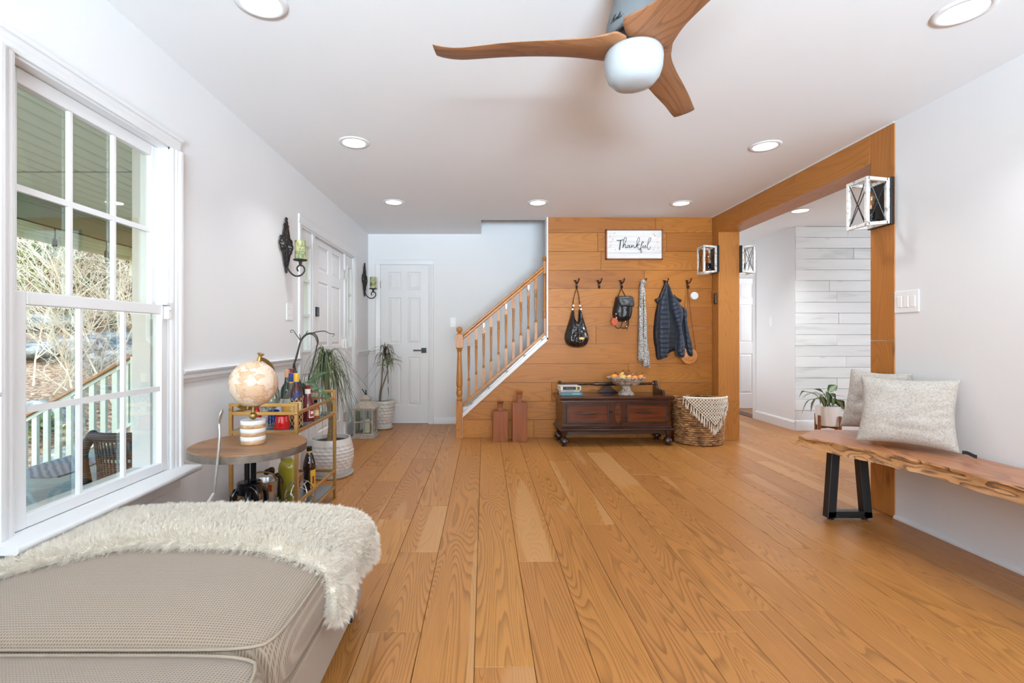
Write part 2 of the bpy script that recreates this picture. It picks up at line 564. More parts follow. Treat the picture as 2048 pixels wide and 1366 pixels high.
for k in range(-8, 31):
    x0, x1 = X0 + k * FW, X0 + (k + 1) * FW
    x0c, x1c = max(x0, XL), min(x1, 6.2)
    if x1c - x0c < 0.01: continue
    ylo, yhi = (-5.15, 6.28) if x0 < 2.53 - 0.1 else (2.9 if x0 > 2.6 else 2.7, 7.75)
    js = list(seen_joints.get(k, []))
    y = ylo + (rs.uniform(1.0, 2.4) if ylo < 0 else rs.uniform(0.4, 1.6))
    lim = js[0] - 0.5 if js else yhi - 0.4
    pre = []
    while y < lim:
        pre.append(y); y += rs.uniform(1.3, 2.1) if y > -1.5 else 2.4
    js = pre + js
    y = (js[-1] if js else ylo) + rs.uniform(1.2, 1.9)
    while y < yhi - 0.4:
        js.append(y); y += rs.uniform(1.3, 2.1)
    ys = [ylo] + js + [yhi]
    for a, b2 in zip(ys, ys[1:]):
        floor_plank(x0c, x1c, a, b2)

# ================================================================ CEILING
mb = MB()
for b4 in ((-1.64, -5.3, 6.3, 5.52), (-1.64, 5.52, -0.035, 6.4), (2.53, 5.52, 6.3, 7.9)):
    mb.box(b4[0], b4[1], H, b4[2], b4[3], H + 0.24)
struct(mb.build('ceiling', M['ceil']))
mb = MB(); mb.box(-0.3, 5.3, 5.0, 2.8, 6.5, 5.1)
struct(mb.build('ceiling_upper', M['ceil']))

# ================================================================ WALLS
WY0, WY1, WZ0, WZ1 = 1.535, 2.312, 0.485, 2.012      # window opening
DY0, DY1, DZ1 = 3.975, 5.60, 2.035                   # front door opening
mb = MB(); a, b2 = XL, -1.60
for y0, y1, z0, z1 in ((-5.3, WY0, 0, H), (WY0, WY1, 0, WZ0), (WY0, WY1, WZ1, H), (WY1, DY0, 0, H), (DY0, DY1, DZ1, H), (DY1, 6.4, 0, H)):
    mb.box(b2, y0, z0, a, y1, z1 + (0.2 if z1 == H else 0))
struct(mb.build('wall_left', M['paint']))
CX0, CX1, CZ1 = -1.340, -0.710, 2.052                # closet door opening
mb = MB()
mb.box(-1.6, 6.27, 0, CX0, 6.40, 5.1); mb.box(CX1, 6.27, 0, 2.75, 6.40, 5.1); mb.box(CX0, 6.27, CZ1, CX1, 6.40, 5.1)
struct(mb.build('wall_back', M['paint']))
mb = MB(); mb.box(-0.20, 5.40, H + 0.2, -0.035, 6.3, 5.1)
struct(mb.build('wall_upper_left', M['paint']))
mb = MB(); mb.box(-0.20, 5.40, H + 0.2, 2.75, 5.52, 5.1)
struct(mb.build('wall_upper_front', M['paint']))
mb = MB(); mb.box(2.53, 5.42, 0, 2.75, 7.75, H + 0.1); mb.box(2.53, 5.5, H, 2.75, 6.4, 5.1)
struct(mb.build('wall_hall_left', M['paint']))
mb = MB(); mb.box(XR, -5.3, 0, 2.75, 3.0, H + 0.1)
struct(mb.build('wall_right', M['paint']))
mb = MB()
for x0, z0, x1, z1 in ((-1.6, 0, -1.3, H), (2.3, 0, 2.75, H), (-1.3, 0, 2.3, 0.6), (-1.3, 2.3, 2.3, H)):
    mb.box(x0, -5.35, z0, x1, -5.2, z1 + (0.1 if z1 == H else 0))
struct(mb.build('wall_rear', M['paint']))
# hall behind the opening
mb = MB()
mb.box(3.72, 5.83, 0, 3.84, 6.72, H + 0.1); mb.box(3.72, 6.72, 2.10, 3.84, 7.62, H + 0.1); mb.box(3.72, 7.62, 0, 3.84, 7.9, H + 0.1)
struct(mb.build('wall_hall_right', M['paint']))
mb = MB(); mb.box(2.6, 7.75, 0, 5.4, 7.9, H + 0.1); mb.box(5.3, 5.9, 0, 5.4, 7.9, H + 0.1)
struct(mb.build('wall_hall_back', M['paint']))
mb = MB(); mb.box(2.75, 2.55, 0, 6.3, 2.7, H + 0.1); mb.box(6.2, 2.55, 0, 6.3, 6.0, H + 0.1)
struct(mb.build('wall_dining', M['paint']))

# whitewashed board wall of the hall
shl = setting('wall_shiplap')
mb = MB(); mb.box(3.74, 5.85, 0, 6.2, 5.97, H + 0.1)
struct(mb.build('board_backing', M['paint'], shl))
sz = [H - 0.004 - 0.1293 * i for i in range(20)]
joint = {0: 4.35, 2: 4.42, 5: 4.13, 6: 4.22, 8: 4.24, 10: 4.22, 12: 4.33, 14: 4.22, 16: 4.3}
for i in range(18):
    z1 = sz[i]; z0 = max(sz[i + 1], 0.118)
    if z1 - z0 < 0.02: continue
    xs = [3.722] + ([joint[i]] if i in joint else []) + [5.0 + 0.25 * (i % 3), 6.2]
    for x0, x1 in zip(xs, xs[1:]):
        mb = MB(); d = 0.002 * ((i * 7 + int(x0 * 10)) % 3)
        mb.box(x0 + 0.0012, 5.828 - d, z0 + 0.002, x1 - 0.0012, 5.85, z1 - 0.002)
        mb.build('board', M['shiplap'], shl, bevel=0.0015, seg=1)

# oak clad wall under the stairs
stw = setting('wall_stairs')
def leftx(z):       # slanted left edge of the cladding
    return -0.234 if z <= 0.226 else (0.709 if z >= 1.082 else lerp(-0.234, 0.709, (z - 0.226) / (1.082 - 0.226)))
prof = [(-0.234, 0), (2.53, 0), (2.53, H), (0.709, H), (0.709, 1.082), (-0.234, 0.226)]
mb = MB(); mb.prism(prof, 'Y', 5.42, 5.52)
struct(mb.build('wall_core', M['paint'], stw))
seams = [H, 2.269, 2.062, 1.854, 1.653, 1.442, 1.237, 1.038, 0.822, 0.612, 0.403, 0.199, 0.0]
wj = {0: [1.9], 1: [1.26, 2.02], 2: [1.296], 3: [1.777], 4: [2.25], 5: [1.0, 2.1], 6: [1.24], 7: [2.2], 8: [1.6], 9: [0.75, 1.95], 10: [1.2], 11: [0.55, 1.7]}
for i in range(12):
    z1, z0 = seams[i], seams[i + 1]
    cuts = wj.get(i, [])
    xs = [None] + [c for c in cuts if c > max(leftx(z0), leftx(z1)) + 0.1] + [2.529]
    for k in range(len(xs) - 1):
        g = 0.0012
        if xs[k] is None:
            pts = [(leftx(z0 + g), z0 + g), (xs[k + 1] - g, z0 + g), (xs[k + 1] - g, z1 - g), (leftx(z1 - g), z1 - g)]
            if z0 < 0.226 < z1: pts.append((-0.234, 0.226))
            if z0 < 1.082 < z1: pts.append((0.709, 1.082))
        else:
            pts = [(xs[k] + g, z0 + g), (xs[k + 1] - g, z0 + g), (xs[k + 1] - g, z1 - g), (xs[k] + g, z1 - g)]
        mb = MB(); d = 0.0015 * ((i * 5 + k * 3) % 3)
        mb.prism(pts, 'Y', 5.40 - d, 5.42)
        mb.build('plank', M['wall_oak'], stw, bevel=0.0012, seg=1)

# white edge trim of the stair wall
mb = MB()
mb.box(-0.254, 5.385, 0, -0.234, 5.53, 0.232)
mb.prism([(-0.254, 0.232), (-0.254, 0.262), (0.692, 1.120), (0.709, 1.105), (0.709, 1.082), (-0.234, 0.226)], 'Y', 5.385, 5.53)
mb.box(0.692, 5.385, 1.082, 0.709, 5.53, H)
struct(mb.build('trim_1', M['trim'], bevel=0.002, seg=1))

# ---------------------------------------------------------------- oak posts and beam of the opening
def post(y0, y1, cut, x0=2.53, x1=2.752):
    o = setting('trim_2')
    for z0, z1 in ((0.0, cut), (cut, H)):
        mb = MB(); mb.box(x0 - 0.004, y0, z0 + 0.0008, x1, y1, z1 - 0.0008)
        mb.build('board', M['beam_oak_z'], o, bevel=0.003)
    return o
post(5.25, 5.395, 0.42)
o = post(3.001, 3.187, 1.09); o.name = 'trim_3'
mb = MB(); mb.box(2.526, 3.189, 2.245, 2.752, 5.248, H - 0.001)
struct(mb.build('trim_4', M['beam_oak_y'], bevel=0.003))
# white bead where the oak meets the ceiling
mb = MB(); mb.box(2.520, 3.0, H - 0.008, 2.527, 5.40, H)
struct(mb.build('trim_5', M['trim']))

# ---------------------------------------------------------------- baseboards and chair rails
def run(name, prof, axis, a, b2, face, sgn):
    """moulding: prof is [(projection, z)], running along an axis"""
    mb = MB()
    for lo, hi in (zip(a, b2) if isinstance(a, (list, tuple)) else ((a, b2),)):
        mb.prism([(face + sgn * p, z) for p, z in prof], 'Y' if axis == 'Y' else 'X', lo, hi)
    return mb
BASE = [(0, 0), (0.016, 0), (0.016, 0.075), (0.010, 0.088), (0, 0.092)]
RAILP = [(0, 0.884), (0.010, 0.886), (0.012, 0.900), (0.020, 0.908), (0.020, 0.925), (0.028, 0.932), (0.030, 0.944), (0.024, 0.950), (0, 0.952)]
struct(run('b', BASE, 'Y', (-5.2, 5.68), (3.89, 6.27), XL, 1).build('baseboard_left', M['trim'], smooth=30))
def runx(prof, x0, x1, yface):
    mb = MB(); n = len(prof)
    vs = [(x0, yface - p, z) for p, z in prof] + [(x1, yface - p, z) for p, z in prof]
    fs = [tuple(range(n)), tuple(range(n, 2 * n))[::-1]] + [(i, n + i, n + (i + 1) % n, (i + 1) % n) for i in range(n)]
    return mb.add(vs, fs)
struct(runx(BASE, -0.64, -0.05, 6.27).build('baseboard_back', M['trim'], smooth=30))
struct(runx([(0, 0), (0.02, 0), (0.02, 0.1), (0.012, 0.118), (0, 0.122)], 3.72, 6.2, 5.83).build('baseboard_shiplap', M['trim'], smooth=30))
mb = MB()
mb.prism([(3.72, 0), (3.702, 0), (3.702, 0.095), (3.71, 0.112), (3.72, 0.115)], 'Y', 5.82, 6.66)
struct(mb.build('baseboard_hall', M['trim']))
mb = MB(); mb.prism([(XR, 0), (XR - 0.018, 0), (XR - 0.017, 0.010), (XR - 0.010, 0.019), (XR, 0.022)], 'Y', -5.2, 2.995)
struct(mb.build('baseboard_right', M['trim']))
mb = MB()
for y0, y1 in ((-5.2, 1.478), (2.385, 3.895), (5.672, 6.27)):
    mb.prism([(XL + p, z) for p, z in RAILP], 'Y', y0, y1)
struct(mb.build('trim_6', M['trim'], smooth=40))
struct(runx(RAILP, -1.47, -1.40, 6.27).build('trim_7', M['trim'], smooth=40))

# ================================================================ WINDOW
win = setting('window_1')
mb = MB()
def casing_v(y_in, y_out):
    s = 1 if y_out > y_in else -1
    w = abs(y_out - y_in)
    prof = [(0, 0), (0, 0.010), (0.2 * w, 0.013), (0.35 * w, 0.012), (0.5 * w, 0.016), (0.72 * w, 0.017), (0.74 * w, 0.026), (w, 0.027), (w, 0)]
    mb.prism([(XL + d, y_in + s * t) for t, d in prof], 'Z', WZ0, WZ1 - 0.003)
casing_v(WY0 + 0.004, WY0 - 0.058); casing_v(WY1 - 0.004, WY1 + 0.062)
prof = [(0, 0), (0, 0.010), (0.012, 0.013), (0.022, 0.012), (0.031, 0.016), (0.045, 0.017), (0.047, 0.026), (0.062, 0.027), (0.062, 0)]
mb.prism([(XL + d, WZ1 - 0.002 + t) for t, d in prof], 'Y', WY0 - 0.058, WY1 + 0.062)
mb.build('casing', M['trim'], win, bevel=0.0012, seg=1)
mb = MB()       # jamb liner with tracks
for y0, y1, s in ((WY0 - 0.02, WY0 + 0.012, 1), (WY1 - 0.012, WY1 + 0.02, -1)):
    mb.box(-1.66, y0, WZ0 - 0.02, XL - 0.0005, y1, WZ1 + 0.02)
    f = WY0 + 0.012 if s > 0 else WY1 - 0.012
    for xa, xb in ((-1.535, -1.528), (-1.575, -1.568)):
        mb.box(xa, f, WZ0, xb, f + s * 0.010, WZ1)
mb.box(-1.66, WY0, WZ1 - 0.010, XL - 0.0005, WY1, WZ1 + 0.02)
mb.box(-1.66, WY0, WZ0 - 0.02, -1.52, WY1, WZ0 + 0.012)
mb.build('jamb', M['trim'], win)
mb = MB()       # exterior casing
mb.box(-1.625, WY1 - 0.004, WZ0 - 0.06, -1.60, WY1 + 0.09, WZ1 + 0.09); mb.box(-1.625, WY0 - 0.09, WZ0 - 0.06, -1.60, WY0 + 0.004, WZ1 + 0.09)
mb.box(-1.625, WY0, WZ1 - 0.004, -1.60, WY1, WZ1 + 0.09)
mb.build('exterior_casing', M['trim'], win)
def sash(name, xc, z0, z1, st, top, bot, gy0, gy1):
    """st: stile width; glass between gy0, gy1"""
    t = 0.030
    mb = MB()
    y0, y1 = WY0 + 0.013, WY1 - 0.013
    mb.box(xc - t / 2, y0, z0, xc + t / 2, gy0, z1); mb.box(xc - t / 2, gy1, z0, xc + t / 2, y1, z1)
    mb.box(xc - t / 2, gy0, z1 - top, xc + t / 2, gy1, z1); mb.box(xc - t / 2, gy0, z0, xc + t / 2, gy1, z0 + bot)
    s = mb.build(name, M['trim'], win, bevel=0.004)
    mg = MB()
    cw = (gy1 - gy0) / 3; zg0, zg1 = z0 + bot, z1 - top; zm = (zg0 + zg1) / 2
    for i in (1, 2):
        y = gy0 + cw * i
        mg.prism([(xc - 0.004, y - 0.011), (xc + 0.004, y - 0.011), (xc + 0.010, y - 0.006), (xc + 0.010, y + 0.006), (xc + 0.004, y + 0.011), (xc - 0.004, y + 0.011)], 'Z', zg0, zg1)
    mg.box(xc - 0.004, gy0, zm - 0.011, xc + 0.0098, gy1, zm + 0.011)
    mg.build('muntin', M['trim'], s)
    for i in range(3):
        for za, zb in ((zg0, zm), (zm, zg1)):
            mp = MB(); mp.box(xc - 0.006, gy0 + cw * i + 0.003, za + 0.003, xc - 0.0045, gy0 + cw * (i + 1) - 0.003, zb - 0.003)
            mp.build('pane', M['pane'], s)
    return s
sl = sash('lower_sash', -1.508, WZ0 + 0.003, 1.262, 0.04, 0.045, 0.042, 1.592, 2.256)
su_ = sash('upper_sash', -1.548, 1.222, WZ1 - 0.011, 0.04, 0.052, 0.040, 1.602, 2.248)
mb = MB(); mb.box(-1.527, 2.262, 1.262, -1.470, 2.300, 1.272)
mb.build('meeting_rail_cap', M['trim'], win)
mb = MB(); mb.box(-1.491, 2.268, 1.195, -1.468, 2.292, 1.255); mb.box(-1.470, 2.272, 1.238, -1.464, 2.288, 1.246)
mb.build('window_sensor', M['white_plastic'], win, bevel=0.004)
mb = MB()       # stool and apron
mb.prism([(XL - 0.06, 0.460), (-1.392, 0.460), (-1.386, 0.466), (-1.384, 0.473), (-1.386, 0.481), (-1.392, 0.486), (XL - 0.06, 0.486)], 'Y', WY0 - 0.085, WY1 + 0.085)
mb.build('stool', M['trim'], win, smooth=50)
mb = MB(); mb.box(XL, WY0 - 0.058, 0.385, XL + 0.016, WY1 + 0.062, 0.460)
mb.build('apron', M['trim'], win, bevel=0.004)

# ================================================================ DOORS
def leaf(fn, w, h, th, stile, mid, rows, mat, parent, name='door_leaf'):
    """six panel door leaf; fn(u, d, z): d is towards the viewer"""
    mb = MB()
    def bx(u0, u1, d0, d1, z0, z1):
        vs = [fn(u, d, z) for z in (z0, z1) for (u, d) in ((u0, d0), (u1, d0), (u1, d1), (u0, d1))]
        mb.add(vs, [(0, 3, 2, 1), (4, 5, 6, 7), (0, 1, 5, 4), (1, 2, 6, 5), (2, 3, 7, 6), (3, 0, 4, 7)])
    cols = [(stile, (w - mid) / 2), ((w + mid) / 2, w - stile)]
    bx(0, w, -th, -0.010, 0.006, h)
    bx(0, stile, -0.010, 0, 0.006, h); bx(w - stile, w, -0.010, 0, 0.006, h); bx(cols[0][1], cols[1][0], -0.010, 0, 0.006, h)
    zs = [0.006] + [z for r in rows for z in r] + [h]
    for i in range(0, len(zs), 2):
        for u0, u1 in cols:
            bx(u0, u1, -0.010, 0, zs[i], zs[i + 1])
    for z0, z1 in rows:
        for u0, u1 in cols:
            e = 0.016; g = 0.038
            o4 = [(u0 + e, z0 + e), (u1 - e, z0 + e), (u1 - e, z1 - e), (u0 + e, z1 - e)]
            i4 = [(u0 + g, z0 + g), (u1 - g, z0 + g), (u1 - g, z1 - g), (u0 + g, z1 - g)]
            vs = [fn(u, -0.010, z) for u, z in o4] + [fn(u, -0.002, z) for u, z in i4]
            mb.add(vs, [(4, 5, 6, 7), (0, 1, 5, 4), (1, 2, 6, 5), (2, 3, 7, 6), (3, 0, 4, 7)])
            # sloped sticking around the opening
            s = 0.007
            oo = [(u0, z0), (u1, z0), (u1, z1), (u0, z1)]; ii = [(u0 + s, z0 + s), (u1 - s, z0 + s), (u1 - s, z1 - s), (u0 + s, z1 - s)]
            vs = [fn(u, 0, z) for u, z in oo] + [fn(u, -0.009, z) for u, z in ii]
            mb.add(vs, [(0, 1, 5, 4), (1, 2, 6, 5), (2, 3, 7, 6), (3, 0, 4, 7)])
    o = mb.build(name, mat, parent)
    return o
ROWS = [(0.235, 0.86), (1.03, 1.625), (1.725, 1.955)]
def casing_prof(w):
    return [(0, 0), (0, 0.008), (0.2 * w, 0.010), (0.5 * w, 0.012), (0.78 * w, 0.015), (0.94 * w, 0.015), (w, 0.009), (w, 0)]

# closet door in the back wall
d1 = setting('door_1')
lf = leaf(lambda u, d, z: Vector((-1.334 + u, 6.282 - d, z)), 0.618, 2.046, 0.036, 0.105, 0.085, ROWS, M['trim'], d1)
mb = MB()
for xi, s in ((CX0 + 0.004, -1), (CX1 - 0.004, 1)):
    mb.prism([(xi + s * t, 6.27 - d) for t, d in casing_prof(0.062)], 'Z', 0, CZ1 - 0.005)
n = casing_prof(0.062)
vs = [(CX0 - 0.058, 6.27 - d, CZ1 - 0.004 + t) for t, d in n] + [(CX1 + 0.058, 6.27 - d, CZ1 - 0.004 + t) for t, d in n]
k = len(n)
mb.add(vs, [tuple(range(k)), tuple(range(k, 2 * k))[::-1]] + [(i, k + i, k + (i + 1) % k, (i + 1) % k) for i in range(k)])
mb.build('casing', M['trim'], d1)
mb = MB(); mb.box(CX0 - 0.01, 6.29, 0, CX0 + 0.005, 6.39, CZ1); mb.box(CX1 - 0.005, 6.29, 0, CX1 + 0.01, 6.39, CZ1); mb.box(CX0, 6.29, CZ1 - 0.004, CX1, 6.39, CZ1 + 0.01); mb.box(CX0, 6.335, 0, CX1, 6.39, CZ1)
mb.build('jamb', M['trim'], d1)
mb = MB(); mb.box(-0.8075, 6.272, 0.911, -0.7415, 6.282, 0.977); mb.tube([(-0.775, 6.275, 0.944), (-0.775, 6.235, 0.944)], 0.011, 10)
mb.box(-0.905, 6.226, 0.935, -0.762, 6.240, 0.954)
hd = mb.build('door_handle', M['black_metal'], d1, bevel=0.002); hd['label'] = 'matte black square lever handle'
for z in (1.79, 1.04, 0.25):
    mb = MB(); mb.tube([(-1.338, 6.272, z - 0.045), (-1.338, 6.272, z + 0.045)], 0.006, 8); mb.box(-1.345, 6.2725, z - 0.045, -1.331, 6.283, z + 0.045)
    mb.build('hinge', M['brass'] if z > 1.5 else M['chrome'], d1)

# front door with sidelights in the left wall
d2 = setting('door_2')
mb = MB()
for yi, s in ((DY0 + 0.004, -1), (DY1 - 0.004, 1)):
    mb.prism([(XL + d, yi + s * t) for t, d in casing_prof(0.074)], 'Z', 0, DZ1 - 0.005)
mb.prism([(XL + d, DZ1 - 0.004 + t) for t, d in casing_prof(0.074)], 'Y', DY0 - 0.07, DY1 + 0.07)
mb.build('casing', M['trim'], d2)
SA, SB, SC_, SD = 4.275, 4.345, 5.275, 5.335           # mullions either side of the leaf
mb = MB(); xf_ = XL - 0.012
mb.box(-1.60, DY0 - 0.01, 0, XL - 0.001, DY0 + 0.02, DZ1); mb.box(-1.60, DY1 - 0.02, 0, XL - 0.001, DY1 + 0.01, DZ1)
mb.box(-1.60, SA, 0, xf_, SB, DZ1); mb.box(-1.60, SC_, 0, xf_, SD, DZ1); mb.box(-1.60, DY0, DZ1 - 0.02, XL - 0.001, DY1, DZ1 + 0.01)
mb.box(-1.60, DY0, -0.01, XL - 0.005, DY1, 0.018)
mb.build('door_frame', M['trim'], d2, bevel=0.003)
leaf(lambda u, d, z: Vector((XL - 0.030 + d, SB + 0.003 + u, z)), SC_ - SB - 0.006, DZ1 - 0.024, 0.044, 0.125, 0.115, ROWS, M['trim'], d2)
for y0, y1 in ((DY0 + 0.02, SA), (SD, DY1 - 0.02)):
    mb = MB(); gz0, gz1 = 1.0, 1.885; e = 0.055 if y0 < 5 else 0.05
    xa, xb = -1.56, XL - 0.020
    mb.box(xa, y0, 0.018, xb, y0 + e, DZ1 - 0.02); mb.box(xa, y1 - e, 0.018, xb, y1, DZ1 - 0.02)
    mb.box(xa, y0 + e, gz1, xb, y1 - e, DZ1 - 0.02); mb.box(xa, y0 + e, 0.018, xb, y1 - e, 0.16); mb.box(xa, y0 + e, 0.80, xb, y1 - e, gz0)
    mb.box(xa, y0 + e, 0.16, xb - 0.014, y1 - e, 0.80)
    pz = [(0.16 + 0.015, 0.80 - 0.015), (0.16 + 0.04, 0.80 - 0.04)]
    ya, yb = y0 + e, y1 - e
    vs = [(xb - 0.014, y, z) for y, z in ((ya + .015, pz[0][0]), (yb - .015, pz[0][0]), (yb - .015, pz[0][1]), (ya + .015, pz[0][1]))] + \
         [(xb - 0.003, y, z) for y, z in ((ya + .035, pz[1][0]), (yb - .035, pz[1][0]), (yb - .035, pz[1][1]), (ya + .035, pz[1][1]))]
    mb.add(vs, [(4, 5, 6, 7), (0, 1, 5, 4), (1, 2, 6, 5), (2, 3, 7, 6), (3, 0, 4, 7)])
    # raised glazing frame
    for b4 in ((ya - 0.018, ya + 0.004, gz0 - 0.018, gz1 + 0.018), (yb - 0.004, yb + 0.018, gz0 - 0.018, gz1 + 0.018), (ya, yb, gz1 - 0.004, gz1 + 0.018), (ya, yb, gz0 - 0.018, gz0 + 0.004)):
        mb.box(xb - 0.002, b4[0], b4[2], xb + 0.010, b4[1], b4[3])
    sd = mb.build('sidelight', M['trim'], d2, bevel=0.002, seg=1)
    ms = MB()
    for z in (1.295, 1.590):
        ms.box(xb - 0.03, ya, z - 0.011, xb + 0.006, yb, z + 0.011)
    ms.build('muntin', M['trim'], sd)
    for za, zb in ((gz0, 1.284), (1.306, 1.579), (1.601, gz1)):
        mp = MB(); mp.box(xb - 0.024, ya, za, xb - 0.018, yb, zb)
        mp.build('pane', M['frosted'], sd)
mb = MB(); mb.box(XL - 0.031, 4.365, 1.298, XL - 0.002, 4.425, 1.385)
o = mb.build('door_lock', M['black_gloss'], d2, bevel=0.006); o['label'] = 'small black lock housing at the latch edge'
for z in (1.79, 1.045, 0.25):
    mb = MB(); mb.tube([(XL - 0.006, SC_ + 0.002, z - 0.05), (XL - 0.006, SC_ + 0.002, z + 0.05)], 0.008, 8); mb.box(XL - 0.03, SC_ - 0.02, z - 0.05, XL - 0.010, SC_ + 0.02, z + 0.05)
    mb.build('hinge', M['chrome'], d2)

# hall door, standing open beyond the doorway of the hall
d3 = setting('door_3')
leaf(lambda u, d, z: Vector((3.86 + u, 7.60 - d, z)), 0.76, 2.03, 0.036, 0.115, 0.10, ROWS, M['trim'], d3)
mb = MB()
mb.box(3.702, 6.66, 0, 3.722, 6.722, 2.16); mb.box(3.702, 6.72, 2.10, 3.72, 7.66, 2.16); mb.box(3.702, 7.615, 0, 3.72, 7.68, 2.16)
mb.box(3.72, 6.70, 0, 3.85, 6.722, 2.10); mb.box(3.72, 7.615, 0, 3.85, 7.635, 2.10)
mb.build('casing', M['trim'], d3, bevel=0.002, seg=1)
mb = MB(); mb.box(3.70, 6.72, 0.0005, 3.86, 7.62, 0.008)
o = mb.build('threshold', plain('dark_threshold', (78, 48, 28), 0.5), d3)
# ================================================================ RECESSED LIGHTS
M['lens'] = emit('downlight_lens', (255, 246, 232), 9)
def downlight(x, y, label, watt=4.4, warm=(0.90, 0.955, 1.0)):
    t = thing('recessed_light', label, 'ceiling light', (x, y, H), 'recessed lights in the white ceiling')
    mb = MB()
    pr = [(0.074, -0.003), (0.078, -0.008), (0.100, -0.006), (0.104, -0.001), (0.074, -0.0005)]
    n = 32; vs = []; fs = []
    for r, z in pr:
        for k in range(n):
            a = 2 * PI * k / n; vs.append((x + r * math.cos(a), y + r * math.sin(a), H + z))
    m = len(pr)
    for i in range(m):
        for k in range(n):
            fs.append((i * n + k, i * n + (k + 1) % n, ((i + 1) % m) * n + (k + 1) % n, ((i + 1) % m) * n + k))
    mb.add(vs, fs)
    mb.build('trim_ring', M['trim'], t, smooth=60)
    mb = MB(); mb.lathe([(0.001, -0.006), (0.074, -0.005), (0.074, -0.002), (0.001, -0.002)], (x, y, H), 32)
    mb.build('lens', M['lens'], t)
    d = bpy.data.lights.new('lamp', 'AREA'); d.shape = 'DISK'; d.size = 0.14; d.energy = watt; d.color = warm; d.spread = R(112)
    lo = bpy.data.objects.new('lamp', d); COL.objects.link(lo); lo.parent = t; lo.location = (0, 0, -0.012)
    return t
downlight(-0.885, 1.93, 'round recessed ceiling light at the top edge left of the fan')
downlight(-0.885, 3.32, 'round recessed ceiling light above the candle sconce nearest the window')
downlight(-0.885, 4.78, 'round recessed ceiling light in front of the six-panel closet door')
downlight(0.53, 4.80, 'round recessed ceiling light just left of the oak plank wall, middle of the far row')
downlight(1.95, 4.82, 'round recessed ceiling light over the jacket end of the oak plank wall')
downlight(1.95, 3.38, 'round recessed ceiling light nearest the oak beam of the opening')
downlight(1.95, 1.98, 'round recessed ceiling light at the upper right corner, largest of them')
downlight(3.31, 5.10, 'round recessed ceiling light in the hall beyond the oak beam', 15)

# ================================================================ CEILING FAN
FX, FY = 0.535, 1.745
fan = thing('ceiling_fan', 'grey ceiling fan with three carved wooden blades and a white glass light', 'ceiling fan', (FX, FY, H))
mb = MB()
mb.lathe([(0.02, 2.177), (0.094, 2.177), (0.0985, 2.182), (0.0985, 2.195), (0.093, 2.235), (0.083, 2.272), (0.070, 2.31), (0.066, 2.36), (0.066, H - 0.0005), (0.01, H - 0.0005)], (FX, FY, 0), 48)
hs_ = mb.build('housing', M['grey_fan'], fan, smooth=40)
# script lettering wrapped on the housing
def strokes_hunter():
    # H u n t e r in a slanted hand, unit height about 1
    return [[(0.0, 0.15), (0.1, 0.05), (0.28, 0.5), (0.45, 1.1)], [(0.05, 0.55), (0.35, 0.62), (0.75, 0.58)], [(0.85, 1.1), (0.66, 0.5), (0.6, 0.08), (0.78, 0.1), (0.92, 0.5)],
            [(0.92, 0.5), (0.88, 0.15), (1.02, 0.08), (1.2, 0.5), (1.16, 0.12), (1.3, 0.1)], [(1.3, 0.1), (1.42, 0.5), (1.4, 0.08), (1.5, 0.42), (1.62, 0.48), (1.62, 0.1), (1.75, 0.12)],
            [(1.98, 1.05), (1.82, 0.5), (1.84, 0.1), (2.0, 0.14)], [(1.72, 0.68), (2.1, 0.74)], [(2.0, 0.25), (2.2, 0.35), (2.24, 0.5), (2.1, 0.46), (2.1, 0.14), (2.28, 0.1), (2.42, 0.25)],
            [(2.42, 0.2), (2.5, 0.5), (2.5, 0.1), (2.55, 0.4), (2.75, 0.52)]]
mb = MB()
a0 = math.atan2(-FY, -FX) + R(-0) - R(52); hgt = 0.022
for st in strokes_hunter():
    pts = []
    for u, w in curve([(a, b, 0) for a, b in st], 5) and [(p.x, p.y) for p in curve([(a, b, 0) for a, b in st], 5)]:
        z = 2.208 + w * hgt
        r = interp([(2.195, 0.0985), (2.235, 0.093), (2.272, 0.083)], z) + 0.0006
        an = a0 + (u * hgt * 0.8) / 0.095 + (w * 0.3 * hgt) / 0.095
        pts.append((FX + r * math.cos(an), FY + r * math.sin(an), z))
    mb.tube(pts, 0.0013, 5)
mb.build('brand_lettering', M['black_gloss'], hs_)
mb = MB(); mb.lathe([(0.01, 2.178), (0.080, 2.178), (0.080, 2.128), (0.01, 2.128)], (FX, FY, 0), 40)
mb.build('motor_collar', M['black_metal'], fan, smooth=40)
mb = MB(); mb.lathe([(0.005, 2.006), (0.045, 2.008), (0.072, 2.018), (0.090, 2.038), (0.0995, 2.066), (0.103, 2.100), (0.1015, 2.118), (0.097, 2.128), (0.092, 2.130), (0.01, 2.130)], (FX, FY, 0), 48)
mb.build('light_globe', M['milk'], fan, smooth=60)
